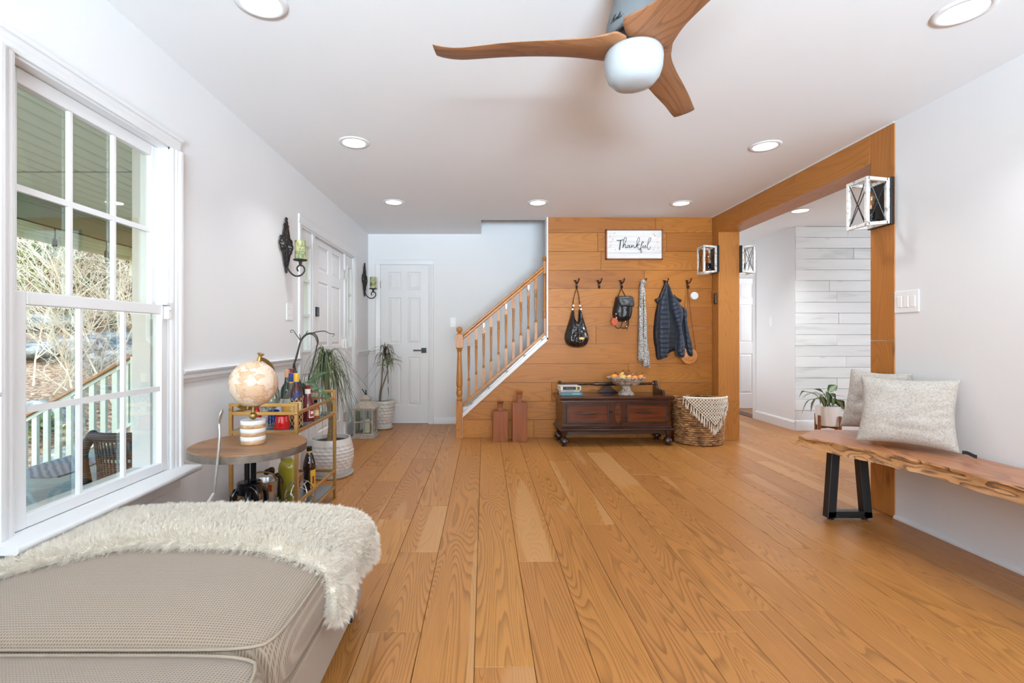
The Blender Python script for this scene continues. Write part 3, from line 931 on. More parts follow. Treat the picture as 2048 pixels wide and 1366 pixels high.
def blade():
    st = [(0.040, -0.070, 0.076), (0.075, -0.112, 0.100), (0.11, -0.106, 0.088), (0.16, -0.090, 0.070), (0.22, -0.080, 0.060), (0.32, -0.074, 0.050), (0.44, -0.072, 0.044), (0.56, -0.070, 0.034), (0.64, -0.066, 0.032), (0.70, -0.060, 0.034), (0.722, -0.054, 0.036)]
    mb = MB(); rings = []
    m = 9
    sm = curve([(a, b, c) for a, b, c in st], 4)
    for q in sm:
        s, lo, hi = q
        th = lerp(0.040, 0.007, min(1, max(0, s - 0.05) / 0.30) ** 0.6)
        zc = 2.150 + 0.018 * math.sin((s - 0.1) * 4.2) + (0.02 * max(0, (s - 0.6) / 0.12) ** 2)
        row = []
        for j in range(m):
            t = lerp(lo, hi, j / (m - 1))
            z = zc - 0.13 * (t - (lo + hi) / 2) + 0.10 * ((t - (lo + hi) / 2) ** 2) * 8
            e = th / 2 * (1 - abs(2 * j / (m - 1) - 1) ** 4 * 0.75)
            row.append(((s, t, z + e), (s, t, z - e)))
        rings.append(row)
    vs = []
    for row in rings:
        vs += [p[0] for p in row] + [p[1] for p in row[::-1]]
    w = 2 * m; fs = []
    for i in range(len(rings) - 1):
        for j in range(w):
            fs.append((i * w + j, i * w + (j + 1) % w, (i + 1) * w + (j + 1) % w, (i + 1) * w + j))
    fs.append(tuple(range(w))[::-1]); fs.append(tuple((len(rings) - 1) * w + j for j in range(w)))
    mb.add([(x, y, z - H) for x, y, z in vs], fs)
    return mb
b0 = blade().xf(Matrix.Translation((FX, FY, H))).build('blade', M['fan_wood'], fan, smooth=40)
b0.rotation_euler = (0, 0, R(175))
for an in (55, -65):
    b1 = b0.copy(); COL.objects.link(b1); b1.parent = fan; b1.rotation_euler = (0, 0, R(an))

# ================================================================ STAIRS
stairs = setting('stairs')
for i in range(8):
    x0 = -0.12 + 0.232 * i; z1 = 0.2 * (i + 1) - 0.03
    z1 = 0.182 * (i + 1)
    x0 = -0.14 + 0.2135 * i
    if x0 > 2.2: break
    mb = MB(); mb.box(x0, 5.535, 0 if i == 0 else z1 - 0.20, x0 + 0.30, 6.268, z1 - 0.028)
    mb.build('riser', M['trim'], stairs)
    mb = MB(); mb.box(x0 - 0.028, 5.535, z1 - 0.028, x0 + 0.30, 6.268, z1)
    mb.build('tread', M['carpet'], stairs, bevel=0.008)
mb = MB()
mb.prism([(-0.234, 0.228), (0.709, 1.086), (0.709, 1.165), (-0.180, 0.340), (-0.234, 0.34)], 'Y', 5.43, 5.53)
mb.build('stringer', M['trim'], stairs)
for i in range(5):
    x = -0.135 + 0.197 * i; z = interp([(-0.234, 0.226), (0.709, 1.082)], x) + 0.058
    mb = MB(); mb.prism([(x - 0.022, z + 0.004), (x + 0.045, z + 0.014), (x + 0.045, z), (x + 0.01, z - 0.008), (x - 0.014, z - 0.014)], 'Y', 5.418, 5.44)
    mb.build('tread_return', M['carpet'], stairs, bevel=0.002, seg=1)

def turned(prof, x, y, n=16):
    mb = MB(); mb.lathe(prof, (x, y, 0), n); return mb
def spin(z0, z1, sq, base, r=1.0):
    """turned baluster: square blocks at the ends, vase turning in between"""
    q = sq / 2
    L = z1 - z0
    pr = [(0.0, 0.95), (0.02, 0.95), (0.03, 0.72), (0.045, 0.95), (0.06, 0.72), (0.075, 0.95), (0.09, 0.72), (0.105, 0.60), (0.30, 0.62), (0.55, 0.84), (0.70, 0.9), (0.76, 0.75), (0.775, 0.95), (0.79, 0.72), (0.805, 0.95), (0.82, 0.72), (0.835, 0.95), (0.85, 0.72), (0.87, 0.9), (1.0, 0.95)]
    return [(q * b * r, z0 + L * a) for a, b in pr]
rail = thing('stair_railing', 'oak stair railing with turned balusters climbing to the plank wall', 'railing', (-0.27, 5.45, 0))
YR = 5.455
def line_hi(x): return interp([(-0.234, 1.113), (0.69, 1.895)], x)      # handrail centre
def line_lo(x): return interp([(-0.234, 0.358), (0.69, 1.162)], x)      # shoe rail centre
# newel at the foot
mb = MB(); xn, s = -0.272, 0.036
yn = 5.40
mb.box(xn - s, yn - s, 0, xn + s, yn + s, 0.405)
mb.lathe([(0.034, 0.405), (0.030, 0.415), (0.036, 0.425), (0.030, 0.437), (0.024, 0.45), (0.034, 0.475), (0.037, 0.50), (0.030, 0.53), (0.036, 0.54), (0.028, 0.55), (0.034, 0.57), (0.036, 0.60), (0.030, 0.75), (0.023, 0.92), (0.022, 0.955), (0.032, 0.965), (0.024, 0.975), (0.036, 0.99), (0.040, 0.998)], (xn, yn, 0), 20)
mb.box(xn - 0.040, yn - 0.040, 0.998, xn + 0.040, yn + 0.040, 1.142)
mb.lathe([(0.038, 1.142), (0.030, 1.152), (0.018, 1.160), (0.020, 1.166), (0.030, 1.178), (0.0345, 1.196), (0.030, 1.214), (0.020, 1.226), (0.002, 1.231)], (xn, yn, 0), 20)
mb.build('newel_post', M['stair_oak'], rail, smooth=38)
mb = MB(); xn2 = 0.690
mb.box(xn2 - 0.024, YR - 0.03, 1.13, xn2 + 0.001, YR + 0.03, 1.32)
mb.lathe([(0.024, 1.32), (0.018, 1.33), (0.022, 1.35), (0.018, 1.37), (0.026, 1.40), (0.018, 1.42), (0.014, 1.70), (0.012, 1.78), (0.020, 1.80), (0.014, 1.81), (0.024, 1.82)], (xn2 - 0.012, YR, 0), 14)
mb.box(xn2 - 0.028, YR - 0.03, 1.82, xn2 + 0.001, YR + 0.03, 1.96)
mb.lathe([(0.022, 1.96), (0.012, 1.967), (0.020, 1.975), (0.027, 1.992), (0.020, 2.010), (0.002, 2.018)], (xn2 - 0.014, YR, 0), 14)
mb.build('half_newel', M['stair_oak'], rail, smooth=38)
mb = MB()
mb.prism([(-0.238, line_hi(-0.238) - 0.030), (0.664, line_hi(0.664) - 0.030), (0.664, line_hi(0.664) + 0.010), (-0.238, line_hi(-0.238) + 0.010)], 'Y', YR - 0.022, YR + 0.022)
mb.prism([(-0.238, line_hi(-0.238) + 0.010), (0.664, line_hi(0.664) + 0.010), (0.664, line_hi(0.664) + 0.042), (-0.238, line_hi(-0.238) + 0.042)], 'Y', YR - 0.032, YR + 0.032)
mb.build('handrail', M['rail_oak'], rail, bevel=0.007)
mb = MB()
mb.prism([(-0.234, line_lo(-0.234) - 0.020), (0.667, line_lo(0.667) - 0.020), (0.667, line_lo(0.667) + 0.020), (-0.234, line_lo(-0.234) + 0.020)], 'Y', YR - 0.03, YR + 0.03)
mb.build('shoe_rail', M['rail_oak'], rail, bevel=0.003)
for i in range(10):
    x = -0.170 + 0.0832 * i; q = 0.0155
    zb, zt = line_lo(x) + 0.010, line_hi(x) - 0.022
    mb = MB()
    z1 = zb + 0.20 if i % 1 == 0 else zb; z2 = zt - 0.13
    mb.box(x - q, YR - q, zb, x + q, YR + q, z1)
    mb.lathe(spin(z1, z2, 0.031, 0, 1.0), (x, YR, 0), 12)
    mb.box(x - q, YR - q, z2, x + q, YR + q, zt)
    bo = mb.build('baluster', M['stair_oak'], rail, smooth=38)
    if i in (2, 5, 8):
        mb = MB(); mb.box(x - 0.010, YR - 0.034, zt - 0.060, x + 0.012, YR - q, zt - 0.012); mb.tube([(x, YR - 0.028, zt - 0.055), (x, YR - 0.036, zt - 0.078)], 0.008, 8)
        o = mb.build('safety_clip', M['white_plastic'], bo, bevel=0.004); o['label'] = 'white plastic clip'

# ================================================================ SIGN
YW = 5.397
sgn = thing('wall_sign', 'framed whitewashed sign with the handwritten word Thankful above the coat hooks', 'sign', (1.65, YW, 2.12))
sx0, sx1, sz0, sz1 = 1.341, 1.968, 1.968, 2.300
mb = MB()
for b4 in ((sx0, sx0 + 0.013, sz0, sz1), (sx1 - 0.013, sx1, sz0, sz1), (sx0, sx1, sz0, sz0 + 0.013), (sx0, sx1, sz1 - 0.013, sz1)):
    mb.box(b4[0], YW - 0.040, b4[2], b4[1], YW, b4[3])
mb.build('frame', plain('sign_frame_brown', (126, 78, 54), 0.5, var=0.2, vscale=30), sgn, bevel=0.001, seg=1)
def signboard():
    m, nt, b = nmat('sign_whitewash_print')
    n1 = NOISE(nt, OBJ(nt, (2, 4, 30), False), 1.0, 3, 0.6)
    col = RAMP(nt, n1, [(0.3, lin((206, 206, 206))), (0.55, lin((230, 229, 228)))])
    nt.links.new(col, b.inputs['Base Color']); b.inputs['Roughness'].default_value = 0.6
    return m
M['sign'] = signboard()
bz = [sz0 + 0.013 + (sz1 - sz0 - 0.026) * i / 5 for i in range(6)]
for i in range(5):
    mb = MB(); mb.box(sx0 + 0.013, YW - 0.031, bz[i] + 0.0006, sx1 - 0.013, YW - 0.004, bz[i + 1] - 0.0006)
    mb.build('printed_board', M['sign'], sgn)
def sp(u, v):    # traced lettering space to the board: 2048 x 1214 crop units
    return Vector((lerp(sx0, sx1, (u - 165) / (1870 - 165)), YW - 0.0318, lerp(sz1, sz0, (v - 165) / (1060 - 165))))
letters = [
 (8, [[(490, 492), (560, 495), (640, 485), (690, 475)], [(605, 490), (590, 600), (578, 700), (568, 778)], [(612, 490), (598, 600), (585, 700), (575, 775)]]),
 (6, [[(668, 722), (685, 620), (700, 500), (735, 410), (770, 410), (782, 450), (760, 530), (710, 620), (676, 700)], [(676, 705), (720, 620), (755, 620), (745, 680), (752, 715), (790, 690)]]),
 (6, [[(875, 635), (830, 640), (795, 680), (805, 715), (845, 690), (880, 640), (868, 690), (885, 715), (915, 690)]]),
 (5, [[(915, 690), (945, 635), (938, 710)], [(938, 710), (980, 640), (1005, 655), (1005, 710), (1035, 705), (1062, 670)]]),
 (5, [[(1068, 722), (1085, 610), (1110, 480), (1150, 408), (1178, 440), (1160, 520), (1100, 620), (1078, 680)], [(1078, 680), (1130, 610), (1165, 605), (1150, 640), (1100, 655), (1135, 720), (1160, 770), (1190, 745)]]),
 (5, [[(1190, 745), (1235, 640), (1270, 560), (1295, 560), (1285, 530), (1262, 522), (1235, 580), (1215, 680), (1195, 780), (1215, 855), (1240, 840), (1235, 790), (1205, 745), (1260, 700)]]),
 (5, [[(1260, 700), (1290, 640), (1280, 690), (1300, 718), (1340, 650), (1362, 640), (1345, 690), (1362, 712), (1395, 690)]]),
 (5, [[(1395, 690), (1430, 600), (1490, 510), (1518, 440), (1495, 410), (1455, 450), (1425, 560), (1410, 680), (1430, 760), (1470, 750), (1505, 675)]]),
]
mb = MB()
for wd, sts in letters:
    for st in sts:
        mb.tube(curve([sp(*p) for p in st], 6), wd * 0.00058, 5)
mb.build('lettering', plain('sign_ink', (52, 52, 54), 0.6), sgn)
mb = MB()
def sprig(pts, leaves):
    mb = MB(); mb.tube(curve([sp(*p) for p in pts], 5), 0.0008, 4, flat=0.5)
    for (a, b2), (c, d) in leaves:
        A = sp(a, b2); B = sp(c, d); mid = (A + B) / 2; n = Vector((-(B - A).z, 0, (B - A).x)) * 0.22
        mb.add([A, mid + n, B, mid - n], [(0, 1, 2, 3)])
    mb.build('printed_sprig', M['sign_pink'], sgn)
M['sign_pink'] = plain('sign_pink_print', (214, 180, 170), 0.6)
sprig([(330, 800), (345, 600), (320, 430), (440, 270)], [((330, 360), (265, 345)), ((300, 420), (275, 350)), ((380, 300), (460, 255)), ((350, 510), (400, 430)), ((330, 560), (260, 520)), ((330, 690), (265, 610)), ((430, 800), (470, 735)), ((300, 710), (240, 690))])
sprig([(1600, 800), (1660, 600), (1700, 430), (1570, 280)], [((1690, 370), (1580, 345)), ((1640, 330), (1560, 280)), ((1690, 470), (1640, 460)), ((1720, 430), (1755, 380)), ((1690, 590), (1740, 520)), ((1700, 670), (1745, 640)), ((1700, 740), (1770, 705)), ((1600, 800), (1560, 750))])

# ================================================================ COAT HOOKS
def hook():
    t = thing('coat_hook', '', 'hook', (0, 0, 0), 'bronze double coat hooks on the plank wall')
    mb = MB(); mb.prism([(-0.011, 0.030), (0.011, 0.030), (0.009, -0.040), (0.0, -0.055), (-0.009, -0.040)], 'Y', -0.005, 0.0)
    mb.build('mounting_plate', M['bronze'], t, bevel=0.002)
    mb = MB(); mb.tube(curve([(0, -0.004, 0.005), (0.004, -0.035, 0.0), (0.012, -0.060, 0.018), (0.017, -0.068, 0.042)], 6), 0.006, 8); mb.ball((0.018, -0.069, 0.046), 0.009, 10, 6)
    mb.ball((-0.022, -0.045, 0.030), 0.010, 10, 6, (1.6, 1, 0.6)); mb.tube(curve([(0, -0.004, 0.008), (-0.012, -0.030, 0.012), (-0.020, -0.045, 0.028)], 5), 0.006, 8)
    mb.build('upper_prong', M['bronze'], t, smooth=50)
    mb = MB(); mb.tube(curve([(0, -0.004, -0.035), (0.002, -0.025, -0.052), (0.002, -0.042, -0.046), (0.002, -0.045, -0.034)], 6), 0.006, 8); mb.ball((0.002, -0.045, -0.031), 0.008, 10, 6)
    mb.build('lower_prong', M['bronze'], t, smooth=50)
    return t
hk = hook()
HX = [1.022, 1.270, 1.518, 1.757, 1.998, 2.249]
HZ = 1.705
hl = ['bronze double coat hook carrying the patent black shoulder bag', 'empty bronze double coat hook between the shoulder bag and the backpack', 'bronze double coat hook carrying the small black backpack',
      'bronze double coat hook carrying the speckled scarf', 'bronze double coat hook mostly hidden by the navy jacket', 'bronze double coat hook carrying the tan round bag by its long strap']
for i, x in enumerate(HX):
    o = hk if i == 0 else copy_tree(hk)
    place(o, (x, YW, HZ), 0, hl[i])

# ---------------------------------------------------------------- patent shoulder bag
M['patent'] = plain('black_patent', (14, 14, 17), 0.16, var=0.2, vscale=15, bump=0.5, bscale=26, coat=0.6, bdist=0.01)
M['leather'] = plain('black_leather', (24, 24, 26), 0.36, var=0.2, vscale=20, bump=0.3, bscale=90, bdist=0.004)
def q1(u, v):    # 1457 x 1366 crop at (1120,550), 160 px wide
    p = P(1120 + u * 160 / 1457, 550 + v * 160 / 1457, 5.36); return (p.x, p.z)
out = [q1(*p) for p in ((235, 625), (262, 660), (280, 770), (318, 850), (335, 780), (340, 660), (365, 612), (400, 660), (440, 800), (495, 990), (535, 1130), (520, 1215), (470, 1290), (380, 1328), (260, 1322), (150, 1290), (95, 1200), (88, 1100), (130, 950), (180, 790), (205, 680))]
cx = (q1(310, 0))[0]; ztop = q1(0, 620)[1]; zbot = q1(0, 1325)[1]
def purse_fold(x, z, d):
    t = max(0, min(1, (ztop - z) / (ztop - zbot)))
    f = 0.012 * math.sin((x - cx) * 70 / (0.35 + t)) * min(1, d / 0.03) * (0.4 + t * 0.6)
    r = math.hypot(x - q1(340, 1150)[0], (z - q1(340, 1150)[1]))
    return f + 0.006 * math.sin(r * 160) * math.exp(-(r / 0.09) ** 2) + 0.008 * noise.noise((x * 22, 0, z * 14))
bag = thing('shoulder_bag', 'slouchy shiny black patent shoulder bag with gold clasp hanging from the leftmost hook', 'bag', (HX[0], YW, 1.3))
mb = inflate(out, 0.075, 0.085, purse_fold, 0.010, y0=5.385)
mb.build('body', M['patent'], bag, smooth=180)
mb = MB()
for a, b2 in (((238, 480), (300, 255)), ((352, 480), (308, 255))):
    A, B = q1(*a), q1(*b2)
    mb.tube(curve([(A[0], 5.352, A[1]), ((A[0] + B[0]) / 2 + (A[0] - B[0]) * .12, 5.350, (A[1] + B[1]) / 2), (B[0], 5.356, B[1] + 0.004)], 6), 0.008, 8, flat=0.45)
    D = q1(*((225, 625) if a[0] < 300 else (370, 620)))
    mb.tube([(A[0], 5.352, A[1]), ((A[0] + D[0]) / 2, 5.350, (A[1] + D[1]) / 2), (D[0], 5.352, D[1])], [0.012, 0.007, 0.010], 8, flat=0.5)
mb.build('handle', M['leather'], bag, smooth=50)
mb = MB()
for p in ((238, 560), (222, 625), (358, 560), (375, 625)):
    A = q1(*p); mb = MB(); mb.lathe([(0.005, -0.002), (0.009, -0.002), (0.009, 0.002), (0.005, 0.002)], (A[0], 5.338, A[1]), 12, 'Y')
    mb.build('strap_ring', M['chrome'], bag)
A = q1(365, 1155)
mb = MB(); mb.box(A[0] - 0.028, 5.262, A[1] - 0.013, A[0] + 0.028, 5.290, A[1] + 0.013); mb.box(A[0] - 0.010, 5.257, A[1] - 0.017, A[0] + 0.010, 5.27, A[1] + 0.017)
mb.build('clasp', M['gold'], bag, bevel=0.004)
# ---------------------------------------------------------------- backpack
pack = thing('backpack', 'small black leather backpack with an orange round tag hanging from the third hook', 'backpack', (HX[2], YW, 1.45))
out = [q1(*p) for p in ((1025, 395), (1150, 400), (1285, 400), (1315, 470), (1325, 600), (1310, 740), (1270, 815), (1150, 850), (1040, 835), (985, 780), (965, 690), (985, 570), (1010, 460))]
mb = inflate(out, 0.085, 0.06, lambda x, z, d: 0.006 * noise.noise((x * 30, 2, z * 30)), 0.010, y0=5.388)
mb.build('body', M['leather'], pack, smooth=180)
out = [q1(*p) for p in ((1018, 385), (1150, 392), (1285, 395), (1318, 480), (1315, 580), (1200, 582), (1080, 575), (1035, 490))]
mb = inflate(out, 0.022, 0.03, lambda x, z, d: 0.005 * noise.noise((x * 22, 7, z * 40)), 0.010, y0=5.300)
o = mb.build('flap', plain('backpack_flap_leather', (62, 62, 64), 0.32, var=0.2, vscale=30, bump=0.3, bscale=100, bdist=0.004), pack, smooth=180)
mb = MB()
mb.tube(curve([Vector((q1(*p)[0], 5.350, q1(*p)[1])) for p in ((1055, 395), (1085, 310), (1112, 255), (1150, 320), (1195, 400))], 6), [0.009] * 25, 8, flat=0.4)
mb.build('handle', M['leather'], pack, smooth=50)
for pts in (((1010, 800), (990, 900), (1030, 965), (1090, 960), (1130, 870), (1160, 800)), ((1110, 965), (1180, 970), (1235, 930), (1240, 840), (1200, 760))):
    mb = MB(); mb.tube(curve([Vector((q1(*p)[0], 5.345, q1(*p)[1])) for p in pts], 6), 0.0085, 8, flat=0.45)
    mb.build('shoulder_strap', M['leather'], pack, smooth=50)
mb = MB()
mb.tube(curve([Vector((q1(*p)[0], y, q1(*p)[1])) for p, y in (((1150, 600), 5.30), ((1195, 680), 5.292), ((1190, 800), 5.30), ((1215, 930), 5.33), ((1210, 1000), 5.34))], 6), 0.007, 8, flat=0.5)
mb.tube(curve([Vector((q1(*p)[0], y, q1(*p)[1])) for p, y in (((1215, 600), 5.30), ((1215, 720), 5.292), ((1230, 880), 5.32))], 6), 0.006, 8, flat=0.5)
mb.build('drawstring', M['leather'], pack, smooth=50)
mb = MB()
for p in ((1090, 605), (1003, 710), (1010, 785), (1178, 850), (1195, 940)):
    A = q1(*p); mb = MB(); mb.ball((A[0], 5.318, A[1]), 0.007, 8, 6, (1, 0.6, 1.3)); mb.build('buckle', M['chrome'], pack)
A = q1(985, 850)
mb = MB(); mb.lathe([(0.001, -0.006), (0.033, -0.006), (0.036, -0.003), (0.036, 0.003), (0.001, 0.004)], (A[0], 5.34, A[1]), 24, 'Y', sx=1.15, sy=1)
mb.tube([(A[0] + 0.01, 5.336, A[1] + 0.03), (q1(1003, 720)[0], 5.325, q1(1003, 720)[1])], 0.003, 6)
mb.build('round_tag', plain('orange_leather_tag', (188, 74, 36), 0.45, var=0.2, vscale=60), pack, smooth=40)
# ---------------------------------------------------------------- scarf
def speckle():
    m, nt, b = nmat('speckled_knit')
    n1 = NOISE(nt, OBJ(nt, (150, 150, 100), False), 1.0, 2, 0.7)
    col = RAMP(nt, n1, [(0.40, lin((34, 34, 38))), (0.47, lin((120, 118, 118))), (0.54, lin((226, 222, 216)))])
    nt.links.new(col, b.inputs['Base Color']); b.inputs['Roughness'].default_value = 0.9
    BUMP(nt, b, n1, 0.6, 0.004)
    return m
M['speckle'] = speckle()
def q2(u, v):    # 1121 x 1366 crop at (1260,545), 160 px wide
    p = P(1260 + u * 160 / 1121, 545 + v * 160 / 1121, 5.35); return (p.x, p.z)
scarf = thing('scarf', 'long black and white speckled knit scarf hanging from the fourth hook', 'scarf', (HX[3], YW, 1.3))
fold = lambda x, z, d: 0.010 * math.sin(x * 260 + z * 3) * min(1, d / 0.01)
mb = inflate([q2(*p) for p in ((150, 130), (175, 118), (198, 130), (192, 300), (192, 600), (195, 900), (205, 1215), (180, 1232), (150, 1228), (118, 1215), (118, 1120), (125, 850), (125, 640), (135, 400), (138, 220))], 0.035, 0.022, fold, 0.008, y0=5.372)
mb.build('left_tail', M['speckle'], scarf, smooth=180)
mb = inflate([q2(*p) for p in ((172, 118), (205, 112), (215, 160), (222, 400), (238, 620), (245, 860), (265, 1080), (288, 1290), (250, 1318), (212, 1322), (183, 1310), (192, 1100), (195, 700), (190, 300))], 0.030, 0.022, fold, 0.008, y0=5.368)
mb.build('right_tail', M['speckle'], scarf, smooth=180)
mb = MB(); mb.tube(curve([Vector((q2(160, 128)[0], 5.35, q2(0, 140)[1])), Vector((q2(180, 0)[0], 5.335, q2(0, 116)[1])), Vector((q2(208, 0)[0], 5.35, q2(0, 140)[1]))], 5), 0.018, 8)
mb.build('top_loop', M['speckle'], scarf, smooth=180)
mb = MB(); rs = random.Random(5)
for i in range(34):
    u = rs.uniform(120, 200) if i < 17 else rs.uniform(186, 286); v = 1226 if i < 17 else 1314
    a = q2(u, v - 14); c = q2(u + rs.uniform(-8, 8), v + rs.uniform(4, 22))
    mb.tube([(a[0], 5.352, a[1]), (c[0], 5.350, c[1])], 0.002, 4)
mb.build('fringe', M['speckle'], scarf)['kind'] = 'stuff'
# ---------------------------------------------------------------- tan round bag, behind the jacket
rb = thing('round_bag', 'tan leather round bag on a long thin strap hanging half behind the navy jacket', 'bag', (HX[5], YW, 1.0))
A = q2(830, 1168)
mb = MB(); r = 0.094
mb.lathe([(0.001, -0.050), (r * 0.55, -0.050), (r * 0.6, -0.047), (r * 0.64, -0.050), (r * 0.93, -0.046), (r, -0.036), (r, -0.006), (r * 0.95, 0), (0.001, 0)], (A[0], 5.394, A[1]), 40, 'Y')
mb.build('body', plain('tan_leather', (190, 122, 62), 0.42, var=0.15, vscale=30, bump=0.2, bscale=150), rb, smooth=40)
mb = MB()
mb.tube(curve([Vector((q2(*p)[0], 5.362, q2(*p)[1])) for p in ((930, 1090), (905, 900), (865, 620), (822, 260), (806, 240), (796, 262), (780, 420), (765, 600), (735, 1090))], 6), 0.0028, 6)
mb.build('strap', plain('tan_strap', (122, 70, 34), 0.5), rb, smooth=60)
# ---------------------------------------------------------------- quilted jacket
M['navy'] = plain('navy_quilted_nylon', (17, 31, 50), 0.42, var=0.12, vscale=12, bump=0.35, bscale=45, bdist=0.006, sheen=0.2)
M['navy_dark'] = plain('navy_lining', (15, 20, 31), 0.6, var=0.2, vscale=10)
jk = thing('jacket', 'navy quilted puffer jacket hanging by its collar from the fifth hook', 'jacket', (HX[4], YW, 1.3))
def quilt(pitch, amp, tilt=0.0, phase=0.0):
    def f(x, z, d):
        s = abs(math.sin(PI * ((z + tilt * x) / pitch + phase)))
        return amp * (s ** 0.6 - 0.3) * min(1, d / 0.02) + 0.003 * noise.noise((x * 50, 3, z * 50))
    return f
mb = inflate([q2(*p) for p in ((520, 100), (545, 160), (590, 290), (650, 360), (760, 500), (800, 580), (800, 660), (830, 830), (870, 1010), (885, 1140), (860, 1185), (800, 1155), (740, 1120), (640, 1100), (560, 1140), (520, 1190), (400, 1222), (370, 1060), (345, 880), (362, 620), (385, 500), (420, 340), (470, 220))], 0.035, 0.05, quilt(0.052, 0.010, 0.2), 0.012, y0=5.392)
mb.build('back_panel', M['navy_dark'], jk, smooth=180)
mb = inflate([q2(*p) for p in ((480, 210), (515, 120), (525, 250), (535, 430), (548, 600), (556, 760), (548, 920), (528, 1175), (470, 1195), (404, 1220), (388, 1050), (382, 800), (386, 600), (400, 430), (425, 340))], 0.045, 0.035, quilt(0.052, 0.012), 0.009, y0=5.358)
mb.build('front_panel', M['navy'], jk, smooth=180)
mb = inflate([q2(*p) for p in ((730, 470), (790, 520), (804, 590), (800, 660), (830, 830), (870, 1010), (885, 1145), (862, 1185), (800, 1150), (770, 1000), (750, 820), (735, 640), (715, 540))], 0.040, 0.035, quilt(0.055, 0.011, 0.25), 0.009, y0=5.360)
mb.build('side_panel', M['navy'], jk, smooth=180)
mb = inflate([q2(*p) for p in ((524, 120), (550, 190), (590, 300), (640, 365), (700, 450), (735, 540), (738, 620), (715, 740), (735, 880), (760, 1010), (762, 1150), (745, 1190), (700, 1200), (655, 1175), (632, 1110), (640, 1000), (640, 840), (610, 700), (575, 600), (550, 480), (535, 330))], 0.060, 0.045, quilt(0.048, 0.011, -0.35), 0.009, y0=5.350)
mb.build('sleeve', M['navy'], jk, smooth=180)
mb = inflate([q2(*p) for p in ((430, 330), (400, 355), (348, 382), (385, 442), (402, 430), (425, 380))], 0.020, 0.02, None, 0.009, y0=5.352)
mb.build('collar', M['navy_dark'], jk, smooth=180)
mb = inflate([q2(*p) for p in ((600, 305), (640, 350), (705, 385), (690, 420), (650, 400), (610, 350))], 0.020, 0.02, None, 0.009, y0=5.318)
mb.build('collar', M['navy_dark'], jk, smooth=180)
# ---------------------------------------------------------------- small wall devices
t = thing('thermostat', 'round white thermostat on the plank wall beside the last hook', 'thermostat', (2.315, 5.397, 1.575))
mb = MB(); mb.lathe([(0.001, -0.020), (0.036, -0.020), (0.041, -0.016), (0.043, -0.010), (0.043, 0.0), (0.001, 0.0)], (2.327, 5.397, 1.571), 32, 'Y')
mb.build('ring', M['white_plastic'], t, smooth=40)
mb = MB(); mb.lathe([(0.001, -0.0215), (0.032, -0.0215), (0.032, -0.019), (0.001, -0.019)], (2.327, 5.397, 1.571), 32, 'Y')
mb.build('face', plain('thermostat_face', (214, 226, 232), 0.25), t)
t = thing('remote_control', 'small black remote with tiny buttons on the far oak post', 'remote', (2.526, 5.31, 1.55))
mb = MB(); mb.box(2.508, 5.285, 1.475, 2.5262, 5.335, 1.593); mb.build('case', M['black_gloss'], t, bevel=0.008, seg=3)
mb = MB()
for i in range(3):
    mb = MB(); mb.ball((2.5075, 5.31, 1.575 - 0.022 * i), 0.005, 8, 6, (0.4, 1, 1)); mb.build('button', M['steel'], t)

def switch(name, label, fn, w, h, gangs, kind='rocker'):
    t = thing(name, label, 'light switch', fn(0, 0, 0))
    def bx(mb, u0, u1, d0, d1, v0, v1):
        vs = [fn(u, d, v) for v in (v0, v1) for (u, d) in ((u0, d0), (u1, d0), (u1, d1), (u0, d1))]
        mb.add(vs, [(0, 3, 2, 1), (4, 5, 6, 7), (0, 1, 5, 4), (1, 2, 6, 5), (2, 3, 7, 6), (3, 0, 4, 7)])
    mb = MB(); bx(mb, -w / 2, w / 2, 0, 0.006, -h / 2, h / 2); mb.build('cover_plate', M['white_plastic'], t, bevel=0.002)
    for g in range(gangs):
        u = (g - (gangs - 1) / 2) * 0.046
        mb = MB()
        if kind == 'rocker':
            bx(mb, u - 0.016, u + 0.016, 0.005, 0.0095, -0.033, 0.033)
            mb.build('rocker', M['white_plastic'], t, bevel=0.0015)
        elif kind == 'toggle':
            bx(mb, u - 0.005, u + 0.005, 0.005, 0.016, -0.006, 0.014)
            mb.build('toggle', M['white_plastic'], t, bevel=0.0015)
        elif kind == 'blank':
            for dv in (-0.022, 0.022):
                mb = MB(); bx(mb, u - 0.004, u + 0.004, 0.005, 0.008, dv - 0.004, dv + 0.004); mb.build('screw', M['steel'], t)
    return t
switch('light_switch', 'single white rocker switch on the back wall left of the stair newel', lambda u, d, v: Vector((-0.398 + u, 6.27 - d, 1.305 + v)), 0.072, 0.125, 1)
switch('cover_plate_switch', 'square white wall plate with four screws below the candle sconce nearest the window', lambda u, d, v: Vector((XL + d, 3.73 + u, 1.305 + v)), 0.12, 0.125, 2, 'blank').name = 'wall_plate'
switch('light_switch', 'wide white three-gang switch plate on the right wall above the bench cushions', lambda u, d, v: Vector((XR - d, 2.915 - u, 1.325 + v)), 0.168, 0.13, 3)
switch('light_switch', 'small white switch on the hall wall beside the whitewashed boards', lambda u, d, v: Vector((3.72 - d, 6.31 + u, 1.318 + v)), 0.075, 0.125, 1)

